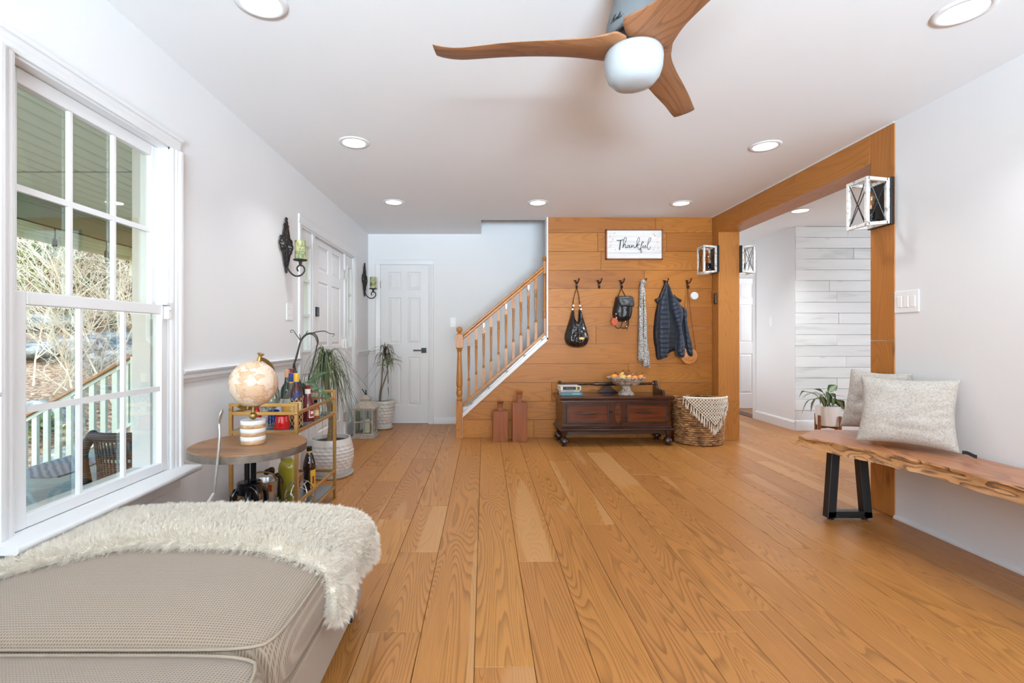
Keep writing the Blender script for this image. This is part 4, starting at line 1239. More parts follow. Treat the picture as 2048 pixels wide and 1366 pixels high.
# ================================================================ CANDLE SCONCES
def candle_mat():
    m, nt, b = nmat('green_marbled_wax')
    n1 = NOISE(nt, OBJ(nt, (14, 14, 10)), 1.0, 4, 0.65, 1.2)
    col = RAMP(nt, n1, [(0.40, lin((190, 182, 136))), (0.50, lin((168, 168, 118))), (0.58, lin((104, 116, 78))), (0.70, lin((60, 76, 50)))])
    nt.links.new(col, b.inputs['Base Color']); b.inputs['Roughness'].default_value = 0.45
    b.inputs['Subsurface Weight'].default_value = 0.1
    return m
M['wax'] = candle_mat()
def sconce():
    """local: wall plane x = 0, projecting +x, y along the wall"""
    t = thing('candle_sconce', '', 'sconce', (0, 0, 0), 'wrought iron candle sconces on the left wall')
    mb = MB(); x = 0.012
    def T(pts, r=0.0065): mb.tube(curve([(x, a * 1.25, b) for a, b in pts], 5), r, 7)
    T([(0, -0.19), (0, 0.0), (0, 0.18)], 0.010)
    for s in (-1, 1):
        T([(0, 0.165), (s * 0.030, 0.12), (s * 0.050, 0.06), (s * 0.072, 0.03), (s * 0.092, 0.015), (s * 0.096, -0.005), (s * 0.075, -0.035), (s * 0.052, -0.07), (s * 0.034, -0.12), (s * 0.010, -0.175)])
        T([(0, 0.13), (s * 0.026, 0.075), (s * 0.024, 0.03), (0, 0.0), (s * 0.028, -0.03), (s * 0.026, -0.085), (0, -0.14)], 0.0055)
        T([(s * 0.05, 0.055), (s * 0.085, 0.05), (s * 0.082, 0.012), (s * 0.05, 0.012), (s * 0.048, 0.034), (s * 0.064, 0.036)], 0.005)
        T([(s * 0.05, -0.06), (s * 0.08, -0.045), (s * 0.074, -0.012), (s * 0.044, -0.014), (s * 0.046, -0.036), (s * 0.06, -0.034)], 0.005)
        T([(s * 0.018, 0.16), (s * 0.032, 0.145), (s * 0.022, 0.125)], 0.005)
        T([(s * 0.016, -0.15), (s * 0.03, -0.14), (s * 0.022, -0.12)], 0.005)
    mb.tube([(x, 0.022 * math.cos(a), 0.022 * math.sin(a)) for a in [2 * PI * k / 16 for k in range(16)]], 0.006, 7, closed=True)
    rs = random.Random(2)
    for z in (-0.165, -0.13, -0.09, -0.05, -0.02, 0.02, 0.05, 0.09, 0.13, 0.16, 0.185):
        for s in (-1, 1):
            w = interp([(-0.19, 0.006), (0, 0.055), (0.19, 0.006)], z)
            mb.ball((x + 0.003, s * w * rs.uniform(0.35, 0.9), z + rs.uniform(-0.01, 0.01)), 0.011, 7, 5, (0.7, 1, 1.1))
    mb.ball((x, 0, 0.192), 0.014, 8, 6, (0.7, 1, 1.3)); mb.ball((x, 0, -0.195), 0.012, 8, 6, (0.7, 1, 1.3))
    mb.build('back_plate', M['iron'], t, smooth=60)
    mb = MB()
    mb.tube(curve([(0.016, 0.0, -0.150), (0.035, 0, -0.195), (0.075, 0, -0.228), (0.120, 0, -0.225), (0.148, 0, -0.192), (0.140, 0, -0.160), (0.112, 0, -0.150), (0.092, 0, -0.170), (0.100, 0, -0.195)], 7), 0.006, 8)
    mb.build('scroll_arm', M['iron'], t, smooth=60)
    mb = MB(); mb.lathe([(0.010, -0.156), (0.012, -0.128), (0.016, -0.120), (0.046, -0.116), (0.052, -0.108), (0.048, -0.107), (0.01, -0.110)], (0.116, 0, 0), 24)
    mb.build('drip_tray', M['iron'], t, smooth=40)
    mb = MB(); mb.lathe([(0.001, -0.107), (0.038, -0.107), (0.039, -0.104), (0.039, 0.030), (0.036, 0.034), (0.020, 0.031), (0.001, 0.029)], (0.116, 0, 0), 28)
    c = mb.build('candle', M['wax'], t, smooth=40); c['label'] = 'thick green marbled pillar candle'
    mb = MB(); mb.tube([(0.116, 0, 0.028), (0.117, 0.001, 0.037)], 0.0012, 5); mb.build('wick', M['black_metal'], c)
    return t
s1 = sconce(); place(s1, (XL, 3.645, 1.80), 0, 'wrought iron candle sconce nearest the window, high on the left wall')
s2 = copy_tree(s1); place(s2, (XL, 6.04, 1.825), 0, 'wrought iron candle sconce in the corner beside the closet door')

# ================================================================ BOX LANTERN SCONCES
def distressed():
    m, nt, b = nmat('distressed_white_wood')
    n1 = NOISE(nt, OBJ(nt, (30, 30, 30)), 1.0, 4, 0.7)
    col = RAMP(nt, n1, [(0.35, lin((150, 142, 134))), (0.45, lin((218, 216, 212))), (0.6, lin((232, 231, 228)))])
    nt.links.new(col, b.inputs['Base Color']); b.inputs['Roughness'].default_value = 0.7
    return m
M['distress'] = distressed()
M['bulb'] = pane('amber_bulb_glass', (255, 226, 184), 0.12)
M['filament'] = plain('filament_amber', (214, 150, 84), 0.4)
def box_sconce():
    """local: wall plane x = 0, projecting -x"""
    t = thing('box_wall_light', '', 'wall light', (0, 0, 0), 'white box lantern wall lights on the oak posts')
    mb = MB(); mb.box(-0.022, -0.094, -0.145, 0, 0.094, 0.145); mb.build('back_plate', M['black_metal'], t, bevel=0.002)
    d0, d1 = -0.022, -0.166; w = 0.085; hf, hb = 0.152, 0.141; b = 0.020
    mb = MB()
    for sy in (-1, 1):
        mb.bar((d1 + b / 2, sy * (w - b / 2), -hf), (d1 + b / 2, sy * (w - b / 2), hf), b, b)
        mb.bar((d0 - b / 2, sy * (w - b / 2), -hb), (d0 - b / 2, sy * (w - b / 2), hb), b, b)
        for sz in (-1, 1):
            mb.bar((d0 - b * .6, sy * (w - b / 2), sz * (hb - b / 2)), (d1 + b * .6, sy * (w - b / 2), sz * (hf - b / 2)), b, b)
    for sz in (-1, 1):
        mb.bar((d1 + b / 2, -w + b, sz * (hf - b / 2)), (d1 + b / 2, w - b, sz * (hf - b / 2)), b, b)
        mb.bar((d0 - b / 2, -w + b, sz * (hb - b / 2)), (d0 - b / 2, w - b, sz * (hb - b / 2)), b, b)
    mb.build('frame', M['distress'], t, bevel=0.0015, seg=1)
    for sy in (-1, 1):
        for sz in (-1, 1):
            mb = MB(); y = sy * (w - 0.006)
            mb.tube([(d0 - b, y, sz * (hb - b)), (d1 + b, y, -sz * (hf - b))], 0.0028, 6); mb.build('cross_rod', M['black_metal'], t)
    for sz in (-1, 1):
        mb = MB(); mb.tube([(d1 + 0.008, -w + b, sz * (hf - b)), (d1 + 0.008, w - b, -sz * (hf - b))], 0.0028, 6); mb.build('cross_rod', M['black_metal'], t)
    mb = MB(); cx = -0.075
    mb.tube(curve([(-0.022, 0, -0.10), (-0.055, 0, -0.115), (cx, 0, -0.09)], 5), 0.006, 8)
    mb.lathe([(0.001, -0.095), (0.019, -0.095), (0.022, -0.088), (0.022, -0.040), (0.018, -0.034), (0.001, -0.034)], (cx, 0, 0), 20)
    mb.build('bulb_socket', M['black_gloss'], t, smooth=40)
    mb = MB(); mb.lathe([(0.010, -0.036), (0.012, -0.020), (0.020, 0.010), (0.028, 0.038), (0.027, 0.056), (0.017, 0.072), (0.006, 0.080), (0.001, 0.082)], (cx, 0, 0), 20)
    bb = mb.build('bulb', M['bulb'], t, smooth=60)
    mb = MB()
    for k in range(4):
        a = PI / 2 * k
        mb.tube([(cx + 0.004 * math.cos(a), 0.004 * math.sin(a), -0.02), (cx + 0.010 * math.cos(a), 0.010 * math.sin(a), 0.045)], 0.0012, 5)
    mb.tube([(cx, 0, -0.034), (cx, 0, 0.0)], 0.005, 6)
    mb.build('filament', M['filament'], bb)
    return t
b1 = box_sconce(); place(b1, (2.526, 3.092, 1.955), 0, 'large white box lantern wall light on the near oak post by the right wall')
b2_ = copy_tree(b1); place(b2_, (2.526, 5.325, 1.955), 0, 'white box lantern wall light on the room side of the far oak post')
b3 = copy_tree(b1); place(b3, (2.752, 5.325, 1.955), PI, 'white box lantern wall light on the hall side of the far oak post')

# ================================================================ HALL PLANT
hp = thing('potted_plant', 'leafy variegated houseplant in a white pot on a wooden stand by the whitewashed boards', 'plant', (3.90, 5.52, 0))
px0, py0 = 3.90, 5.53
mb = MB(); mb.lathe([(0.001, 0.115), (0.105, 0.115), (0.112, 0.122), (0.126, 0.335), (0.126, 0.338), (0.116, 0.338), (0.114, 0.31), (0.001, 0.31)], (px0, py0, 0), 36)
mb.build('pot', M['white_plastic'], hp, smooth=40)
mb = MB(); mb.lathe([(0.001, 0.318), (0.113, 0.312), (0.113, 0.305), (0.001, 0.305)], (px0, py0, 0), 24); mb.build('soil', M['soil'], hp)
for a in (20, 110, 200, 290):
    c, s = math.cos(R(a)), math.sin(R(a)); r = 0.138
    mb = MB(); mb.bar((px0 + r * c, py0 + r * s, 0), (px0 + r * c, py0 + r * s, 0.235), 0.026, 0.020, (c, s, 0)); mb.build('leg', M['stand_wood'], hp, bevel=0.003)
for a in (20, 110):
    c, s = math.cos(R(a)), math.sin(R(a)); r = 0.130
    mb = MB(); mb.bar((px0 - r * c, py0 - r * s, 0.100), (px0 + r * c, py0 + r * s, 0.100), 0.022, 0.024); mb.build('cross_bar', M['stand_wood'], hp)
def varieg():
    m, nt, b = nmat('variegated_leaf')
    uv = nt.nodes.new('ShaderNodeUVMap')
    sep = N(nt, 'ShaderNodeSeparateXYZ', {0: uv.outputs[0]})
    n1 = NOISE(nt, OBJ(nt, (60, 60, 60)), 1.0, 3, 0.6)
    d = MA(nt, 'ABSOLUTE', MA(nt, 'SUBTRACT', sep.outputs[0], 0.5))
    f = MA(nt, 'ADD', MA(nt, 'MULTIPLY', d, 2.2), MA(nt, 'MULTIPLY', MA(nt, 'SUBTRACT', n1, 0.5), 0.9))
    col = RAMP(nt, f, [(0.25, lin((146, 168, 126))), (0.50, lin((98, 126, 84))), (0.72, lin((38, 64, 40)))])
    nt.links.new(col, b.inputs['Base Color']); b.inputs['Roughness'].default_value = 0.35
    return m
M['varieg'] = varieg()
def leafmesh(base, tip, width, droop, mat, parent, roll=0.0, name='leaf', wide=0.45, nl=9):
    base = Vector(base); tip = Vector(tip); ax = tip - base
    side = ax.cross(Vector((0, 0, 1)))
    side = side.normalized() if side.length > 1e-5 else Vector((1, 0, 0))
    side = (Matrix.Rotation(roll, 3, ax.normalized()) @ side)
    vs = []; fs = []; uvs = []
    for i in range(nl + 1):
        t = i / nl
        c = base + ax * t + Vector((0, 0, droop * 4 * t * (1 - t)))
        w = width * (t / wide) ** 0.6 * (1 if t < wide else ((1 - t) / (1 - wide)) ** 0.75) if t < wide else width * ((1 - t) / (1 - wide)) ** 0.75
        w = max(w, 0.0015)
        up = side.cross(ax).normalized()
        for j, s in enumerate((-1, 0, 1)):
            vs.append(c + side * (s * w) + up * (abs(s) * w * 0.28)); uvs.append((0.5 + 0.5 * s, t))
    for i in range(nl):
        for j in range(2):
            fs.append((i * 3 + j, i * 3 + j + 1, (i + 1) * 3 + j + 1, (i + 1) * 3 + j))
    mb = MB(); mb.add(vs, fs)
    o = mb.build(name, mat, parent, smooth=180)
    ul = o.data.uv_layers.new(name='UVMap')
    for lp in o.data.loops:
        ul.data[lp.index].uv = uvs[lp.vertex_index]
    return o
def q3(u, v, Y=5.5):
    return P(1580 + u * 160 / 1457, 750 + v * 160 / 1457, Y)
stems = MB(); ctr = Vector((px0, py0, 0.31))
for (bu, bv), (tu, tv), w, dr, Y, ro in [((690, 320), (860, 190), .050, .010, 5.5, .9), ((660, 300), (710, 570), .060, .020, 5.38, .1), ((480, 420), (380, 680), .066, .016, 5.36, .5), ((420, 440), (215, 710), .034, .045, 5.42, .4),
        ((280, 300), (165, 420), .036, .02, 5.45, .7), ((440, 330), (215, 440), .020, .02, 5.5, .3), ((600, 320), (415, 262), .026, .014, 5.55, .4), ((830, 460), (985, 640), .052, .018, 5.42, -.6), ((790, 390), (1015, 405), .014, .012, 5.5, 0),
        ((560, 400), (640, 590), .050, .012, 5.40, -.1), ((780, 420), (790, 560), .040, .02, 5.44, -.5), ((520, 330), (340, 350), .022, .012, 5.6, .2), ((740, 330), (830, 440), .03, .012, 5.6, -.3), ((600, 350), (560, 560), .045, .02, 5.44, .3)]:
    A = q3(bu, bv, Y); B = q3(tu, tv, Y)
    leafmesh(A, B, w, dr, M['varieg'], hp, ro)
    stems.tube(curve([ctr + Vector((random.uniform(-.04, .04), random.uniform(-.04, .04), 0)), (ctr + A) / 2 + Vector((0, 0, 0.05)), A], 5), 0.004, 6)
stems.build('stem', plain('leaf_stem_green', (104, 128, 82), 0.5), hp, smooth=60)
def PZ(px, py, z):
    Y = 975 * (1.11 - z) / (py - 675)
    return Vector(((px - 968) / 975 * Y, Y, z))

# ================================================================ BENCH
bench = thing('bench', 'live edge walnut slab bench on black steel legs along the right wall', 'bench', (2.30, 2.3, 0))
zt = 0.50
front = [PZ(a, b, zt) for a, b in ((1598, 872), (1625, 877), (1666, 885), (1690, 891), (1714, 895.5), (1745, 901), (1785, 909), (1820, 917), (1850, 922), (1885, 932), (1927, 943), (1978, 959))]
front += [Vector((2.19, 2.00, zt)), Vector((2.17, 1.80, zt)), Vector((2.20, 1.6, zt)), Vector((2.16, 1.3, zt)), Vector((2.18, 1.05, zt))]
far = [PZ(1631, 859, zt), Vector((2.36, 3.22, zt)), Vector((2.505, 3.20, zt))]
top = [far[2], far[1], far[0]] + front + [Vector((2.505, 1.05, zt))]
top = [top[0], top[1], top[2]] + curve(front, 4) + [top[-1]]
n = len(top)
mb = MB(); vs = []
rs = random.Random(4)
layers = [(0.0, 0.500), (0.006, 0.492), (0.002, 0.480), (0.012, 0.466), (0.020, 0.452), (0.036, 0.443)]
nf = n - 4
for li, (ins, z) in enumerate(layers):
    for i, p in enumerate(top):
        isfront = 3 <= i < n - 1
        a = top[max(i - 1, 0)]; b3 = top[min(i + 1, n - 1)]
        nrm = Vector(((b3 - a).y, -(b3 - a).x, 0)).normalized()
        if isfront:
            j = ins * 1.0 + (0.010 * noise.noise((p.x * 9, p.y * 14, li * 1.7)) if li else 0)
            vs.append(p + nrm * j + Vector((0, 0, z - zt + (0.006 * noise.noise((p.y * 11, li, 3)) if li in (1, 2, 3, 4) else 0))))
        else:
            vs.append(p + Vector((0, 0, z - zt)))
L = len(layers); fs = [tuple(range(n)), tuple((L - 1) * n + i for i in range(n))[::-1]]
mi = [0, 0]
for l in range(L - 1):
    for i in range(n):
        k = (i + 1) % n
        fs.append((l * n + i, (l + 1) * n + i, (l + 1) * n + k, l * n + k)); mi.append(1)
mb.add(vs, fs); mb.m = mi
bm_ = mb.build('slab', [M['walnut'], M['bark_edge']], bench, smooth=35)
bmx = bmesh.new(); bmx.from_mesh(bm_.data); bmesh.ops.recalc_face_normals(bmx, faces=bmx.faces); bmx.to_mesh(bm_.data); bmx.free()
for yl in (2.98, 1.50):
    mb = MB(); w = 0.052; d = 0.046
    mb.bar((2.138, yl, 0.438), (2.110, yl, 0.012), d, w, (1, 0, 0)); mb.bar((2.298, yl, 0.438), (2.334, yl, 0.012), d, w, (1, 0, 0))
    mb.bar((2.090, yl, 0.033), (2.355, yl, 0.033), d, 0.040); mb.box(2.08, yl - 0.04, 0.432, 2.37, yl + 0.04, 0.441)
    for x in (2.118, 2.326):
        mb.lathe([(0.018, 0), (0.018, 0.006), (0.007, 0.008), (0.007, 0.014)], (x, yl, 0), 12)
    mb.build('leg', M['black_metal'], bench, bevel=0.003)

# ---------------------------------------------------------------- cushions
def linen():
    m, nt, b = nmat('woven_linen')
    n1 = NOISE(nt, OBJ(nt, (220, 220, 220)), 1.0, 3, 0.7)
    n2 = NOISE(nt, OBJ(nt, (45, 45, 45)), 1.0, 2, 0.6, 2.0)
    f = MA(nt, 'ADD', MA(nt, 'MULTIPLY', n1, 0.6), MA(nt, 'MULTIPLY', n2, 0.4))
    col = RAMP(nt, f, [(0.36, lin((150, 142, 132))), (0.52, lin((184, 178, 170))), (0.66, lin((198, 193, 186)))])
    nt.links.new(col, b.inputs['Base Color']); b.inputs['Roughness'].default_value = 0.95
    b.inputs['Sheen Weight'].default_value = 0.15
    BUMP(nt, b, f, 0.5, 0.003)
    return m
M['linen'] = linen()
def cushion(name, label, bl, br, tl, tr, thick, seed, folds):
    """bl, br, tl, tr: seam corners in the world"""
    t = thing(name, label, 'cushion', ((bl + br) / 2), 'woven linen cushions on the bench')
    nrm = (br - bl).cross(tl - bl).normalized()
    nu = nv = 26; vs = []; fs = []
    for side in (1, -1):
        for j in range(nv + 1):
            for i in range(nu + 1):
                u, v = i / nu, j / nv
                # edges bow inwards between the pointed corners
                bu = u + 0.05 * math.sin(PI * v) * (0.5 - u) * 2 * (abs(2 * u - 1) ** 2)
                bv = v + 0.05 * math.sin(PI * u) * (0.5 - v) * 2 * (abs(2 * v - 1) ** 2)
                p = bl.lerp(br, bu).lerp(tl.lerp(tr, bu), bv)
                e = (max(0, 1 - abs(2 * u - 1) ** 2.6) * max(0, 1 - abs(2 * v - 1) ** 2.6)) ** 0.5
                h = thick * e + e * 0.010 * noise.noise((u * 4 + seed, v * 4, side)) + folds(u, v) * e * (side > 0)
                vs.append(p + nrm * (h * side))
    w = nu + 1; off = w * (nv + 1)
    for j in range(nv):
        for i in range(nu):
            a = j * w + i
            fs.append((a, a + 1, a + w + 1, a + w)); fs.append((off + a, off + a + w, off + a + w + 1, off + a + 1))
    mb = MB(); mb.add(vs, fs)
    o = mb.build('cover', M['linen'], t)
    bmx = bmesh.new(); bmx.from_mesh(o.data); bmesh.ops.remove_doubles(bmx, verts=bmx.verts, dist=0.0008); bmesh.ops.recalc_face_normals(bmx, faces=bmx.faces); bmx.to_mesh(o.data); bmx.free()
    o.data.polygons.foreach_set('use_smooth', [True] * len(o.data.polygons))
    m = o.modifiers.new('sub', 'SUBSURF'); m.levels = 1; m.render_levels = 1
    return t
def fold1(u, v):
    s = 0
    for (u0, v0, ang, ln, am) in ((0.80, 0.52, 0.35, 0.28, -0.016), (0.72, 0.40, 0.15, 0.35, -0.013), (0.62, 0.22, -0.1, 0.4, -0.010), (0.86, 0.28, 0.6, 0.2, -0.012), (0.18, 0.80, 0.9, 0.18, -0.008)):
        a = (u - u0) * math.cos(ang) + (v - v0) * math.sin(ang); c = -(u - u0) * math.sin(ang) + (v - v0) * math.cos(ang)
        s += am * math.exp(-(a / ln) ** 2 - (c / 0.030) ** 2)
    return s
c2 = cushion('cushion', 'woven oatmeal linen cushion leaning behind, at the end of the bench by the oak post', Vector((2.275, 3.13, 0.535)), Vector((2.475, 2.80, 0.535)), Vector((2.375, 3.16, 0.915)), Vector((2.500, 2.84, 0.905)), 0.070, 3.0,
        lambda u, v: -0.018 * math.exp(-((u - 0.35 - 0.4 * (v - 0.5)) / 0.05) ** 2) * (v > 0.4) + fold1(1 - u, v) * 0.6)
c1 = cushion('cushion', 'big woven oatmeal linen cushion in front with a black fabric tag at its corner', Vector((2.130, 2.805, 0.515)), Vector((2.428, 2.478, 0.512)), Vector((2.235, 2.900, 0.885)), Vector((2.497, 2.545, 0.895)), 0.075, 1.0, fold1)
mb = MB(); A = Vector((2.428, 2.480, 0.525))
mb.grid(lambda u, v: A + Vector((0.03 * u + 0.005, -0.045 * u + 0.0, 0.018 * (v - 0.5) - 0.008 * u + 0.004 * math.sin(u * 5))), 6, 1)
mb.grid(lambda u, v: A + Vector((0.03 * u + 0.005, -0.045 * u + 0.001, 0.018 * (0.5 - v) - 0.008 * u + 0.004 * math.sin(u * 5))), 6, 1)
o = mb.build('fabric_tag', M['black_metal'], c1); o['label'] = 'small black fabric tag'

# ================================================================ CHEST
chest = thing('chest', 'dark carved cedar chest with two front panels and a turned back rail', 'chest', (1.352, 5.155, 0))
CW, CD = 1.19, 0.40            # lid size; local: x along the front, -y towards the room
O0 = Vector(chest.location)
def cl(mb, name, mat, parent=chest, **kw):
    mb.xf(Matrix.Translation(O0)); return mb.build(name, mat, parent, **kw)
def molding(mb, x0, x1, y0, y1, prof):
    """rectangular ring of mouldings stacked: prof [(inset, z)]"""
    vs = []; fs = []
    for ins, z in prof:
        vs += [(x0 + ins, y0 + ins, z), (x1 - ins, y0 + ins, z), (x1 - ins, y1 - ins * 0.2, z), (x0 + ins, y1 - ins * 0.2, z)]
    m = len(prof)
    for i in range(m - 1):
        for k in range(4):
            fs.append((i * 4 + k, i * 4 + (k + 1) % 4, (i + 1) * 4 + (k + 1) % 4, (i + 1) * 4 + k))
    fs.append((3, 2, 1, 0)); fs.append(tuple((m - 1) * 4 + k for k in range(4)))
    mb.add(vs, fs)
hw, hd_ = CW / 2, CD / 2
mb = MB(); molding(mb, -hw, hw, -hd_, hd_, [(0.030, 0.452), (0.020, 0.456), (0.022, 0.466), (0.010, 0.472), (0.004, 0.482), (0.0, 0.494), (0.003, 0.505), (0.010, 0.510)])
cl(mb, 'lid', M['chest'])
mb = MB(); mb.box(-hw + 0.04, -hd_ + 0.035, 0.20, hw - 0.04, hd_ - 0.005, 0.455)
cl(mb, 'body', M['chest'])
mb = MB(); molding(mb, -hw + 0.005, hw - 0.005, -hd_ + 0.005, hd_, [(0.020, 0.152), (0.004, 0.158), (0.0, 0.170), (0.006, 0.178), (0.018, 0.184), (0.014, 0.190), (0.024, 0.198), (0.034, 0.206)])
cl(mb, 'base_moulding', M['chest_dark'])
yf = -hd_ + 0.035
for s, (x0, x1) in enumerate(((-0.525, -0.085), (0.105, 0.525))):
    mb = MB(); mb.box(x0 + 0.012, yf - 0.004, 0.248, x1 - 0.012, yf + 0.004, 0.412)
    pn = cl(mb, 'front_panel', M['chest_panel'])
    mb = MB(); b = 0.014
    for b4 in ((x0, x1, 0.236, 0.250), (x0, x1, 0.410, 0.424), (x0, x0 + b, 0.236, 0.424), (x1 - b, x1, 0.236, 0.424)):
        mb.box(b4[0], yf - 0.011, b4[2], b4[1], yf, b4[3])
    cl(mb, 'bead_moulding', M['chest_dark'], pn, bevel=0.004)
    xc = (x0 + x1) / 2; mb = MB()
    pr = [(0.002, -0.125), (0.006, -0.118), (0.005, -0.105), (0.009, -0.095), (0.005, -0.080), (0.010, -0.060), (0.008, -0.045), (0.014, -0.025), (0.010, -0.010), (0.013, 0.0)]
    pr = pr + [(r, -z) for r, z in pr[-2::-1]]
    mb.lathe([(r * 0.8, z) for r, z in pr], (xc, yf - 0.012, 0.332), 12, 'X')
    cl(mb, 'carved_handle', M['chest_dark'], pn, smooth=40)
mb = MB()
ov = [(0.010 + 0.034 * math.cos(2 * PI * k / 28), 0.330 + 0.098 * math.sin(2 * PI * k / 28)) for k in range(28)]
mb.prism(ov, 'Y', yf - 0.009, yf + 0.002)
ov = [(0.010 + 0.012 * math.cos(2 * PI * k / 16), 0.338 + 0.026 * math.sin(2 * PI * k / 16)) for k in range(16)]
mb.prism(ov, 'Y', yf - 0.016, yf - 0.006)
mb.prism([(-0.025, 0.445), (0.045, 0.445), (0.030, 0.436), (0.010, 0.430), (-0.010, 0.436)], 'Y', yf - 0.010, yf)
cl(mb, 'oval_medallion', M['chest_panel'], bevel=0.004)
mb = MB()
mb.prism([(-hw + 0.05, 0.155), (hw - 0.05, 0.155), (hw - 0.05, 0.115), (hw - 0.10, 0.100), (hw - 0.16, 0.125), (hw - 0.22, 0.118), (-hw + 0.22, 0.118), (-hw + 0.16, 0.125), (-hw + 0.10, 0.100), (-hw + 0.05, 0.115)], 'Y', -hd_ + 0.05, -hd_ + 0.068)
cl(mb, 'apron', M['chest_dark'], bevel=0.002)
for sx in (-1, 1):
    for sy in (-1, 1):
        mb = MB(); x, y = sx * (hw - 0.055), sy * (hd_ - 0.055)
        mb.lathe([(0.034, 0.155), (0.030, 0.130), (0.018, 0.112), (0.016, 0.102), (0.026, 0.096), (0.022, 0.088), (0.038, 0.074), (0.048, 0.052), (0.044, 0.036), (0.030, 0.026), (0.020, 0.022), (0.026, 0.014), (0.024, 0.0)], (x, y, 0), 20)
        cl(mb, 'bun_foot', M['chest_dark'], smooth=40)
for sx in (-1, 1):
    mb = MB()
    pr = [(0.175, 0.509), (0.175, 0.625), (0.160, 0.640), (0.135, 0.642), (0.120, 0.630), (0.105, 0.612), (0.095, 0.585), (0.070, 0.560), (0.020, 0.556), (-0.040, 0.560), (-0.062, 0.555), (-0.080, 0.540), (-0.095, 0.509)]
    xs = (sx * (hw - 0.055), sx * (hw - 0.085))
    mb.prism(pr, 'X', *xs)
    cl(mb, 'end_bracket', M['chest_dark'], bevel=0.004)
mb = MB(); q = hw - 0.07
pr = [(0.014, -q), (0.014, -q + .03), (0.009, -q + .04), (0.016, -q + .06), (0.009, -q + .08), (0.013, -q + .10), (0.014, -0.24), (0.009, -0.225), (0.016, -0.21), (0.009, -0.195), (0.017, -0.18), (0.012, -0.165), (0.020, -0.14), (0.021, 0.0)]
pr = pr + [(r, -z) for r, z in pr[-2::-1]]
mb.lathe(pr, (0, 0.150, 0.606), 14, 'X')
cl(mb, 'back_rail', M['chest_dark'], smooth=40)
mb = MB(); mb.prism([(-0.115, 0.509), (0.115, 0.509), (0.095, 0.530), (0.055, 0.560), (0.030, 0.588), (-0.030, 0.588), (-0.055, 0.560), (-0.095, 0.530)], 'Y', 0.140, 0.160)
cl(mb, 'centre_support', M['chest_dark'], bevel=0.005)
chest.rotation_euler = (0, 0, R(2.6))

# ---------------------------------------------------------------- books on the chest
def book(label, x0, x1, y0, y1, z0, z1, cover, spine=None, marks=(), rz=0):
    t = thing('book', label, 'book', ((x0 + x1) / 2, (y0 + y1) / 2, z0), 'books stacked on the chest')
    mb = MB(); c = 0.003
    mb.box(x0, y0, z0, x1, y1, z0 + c); mb.box(x0, y0, z1 - c, x1, y1, z1); mb.box(x0, y0, z0, x1, y0 + c, z1)
    mb.build('cover', cover, t, bevel=0.0008, seg=1)
    mb = MB(); mb.box(x0 + 0.004, y0 + c, z0 + c, x1 - 0.004, y1 - 0.004, z1 - c)
    mb.build('pages', M['pages'], t)
    for a, b2, za, zb, mt in marks:
        mb = MB(); mb.box(lerp(x0, x1, a), y0 - 0.0006, lerp(z0, z1, za), lerp(x0, x1, b2), y0 + 0.001, lerp(z0, z1, zb))
        mb.build('spine_print', mt, t)
    t.rotation_euler = (0, 0, rz)
    return t
M['pages'] = plain('book_pages', (222, 214, 198), 0.9, var=0.1, vscale=200)
bk_w = plain('book_white_cover', (222, 220, 218), 0.4); bk_k = plain('book_spine_black', (34, 34, 40), 0.4, var=0.3, vscale=60)
bk_y = plain('book_spine_yellow', (214, 188, 60), 0.5); bk_t = plain('book_teal_cover', (76, 124, 136), 0.45, var=0.2, vscale=25); bk_g = plain('book_grey_cover', (176, 182, 184), 0.5)
bk_l = plain('book_spine_print_light', (188, 190, 196), 0.5)
zl = 0.5105
book('teal paperback at the bottom of the book stack on the chest', 0.795, 1.018, 5.04, 5.20, zl, zl + 0.030, bk_t, marks=[(0.5, 0.9, 0.3, 0.7, plain('book_spine_print_teal', (150, 186, 190), 0.5))], rz=R(3))
book('thin pale grey book in the middle of the stack on the chest', 0.790, 0.990, 5.045, 5.20, zl + 0.0305, zl + 0.052, bk_g, marks=[(0.3, 0.7, 0.3, 0.7, plain('book_spine_print_grey', (150, 156, 160), 0.5))], rz=R(2))
book('white book with a black and yellow spine on top of the stack', 0.785, 1.000, 5.04, 5.22, zl + 0.0525, zl + 0.095, bk_w, marks=[(0.11, 0.74, 0.12, 0.9, bk_k), (0.74, 0.80, 0.12, 0.9, bk_y), (0.81, 0.93, 0.15, 0.85, bk_k), (0.26, 0.62, 0.42, 0.62, bk_l), (0.85, 0.90, 0.3, 0.6, bk_w)], rz=R(4))

# ---------------------------------------------------------------- pedestal bowl with gourds
def plaster():
    m, nt, b = nmat('weathered_plaster')
    n1 = NOISE(nt, OBJ(nt, (22, 22, 30)), 1.0, 4, 0.7, 0.8)
    col = RAMP(nt, n1, [(0.36, lin((70, 54, 44))), (0.44, lin((140, 124, 114))), (0.56, lin((188, 178, 170)))])
    nt.links.new(col, b.inputs['Base Color']); b.inputs['Roughness'].default_value = 0.85
    BUMP(nt, b, n1, 0.5, 0.006)
    return m
bw = thing('pedestal_bowl', 'weathered grey pedestal bowl holding small gourds on the chest lid', 'bowl', (1.492, 5.12, zl))
bx_, by_ = 1.492, 5.12
mb = MB()
mb.lathe([(0.001, 0), (0.080, 0), (0.083, 0.006), (0.076, 0.018), (0.060, 0.034), (0.048, 0.052), (0.044, 0.078), (0.050, 0.098), (0.100, 0.102), (0.130, 0.112), (0.142, 0.128), (0.150, 0.134), (0.180, 0.158), (0.200, 0.176), (0.203, 0.182), (0.199, 0.186), (0.186, 0.180), (0.150, 0.158), (0.10, 0.142), (0.001, 0.138)], (bx_, by_, zl), 40)
mb.build('bowl', plaster(), bw, smooth=35)
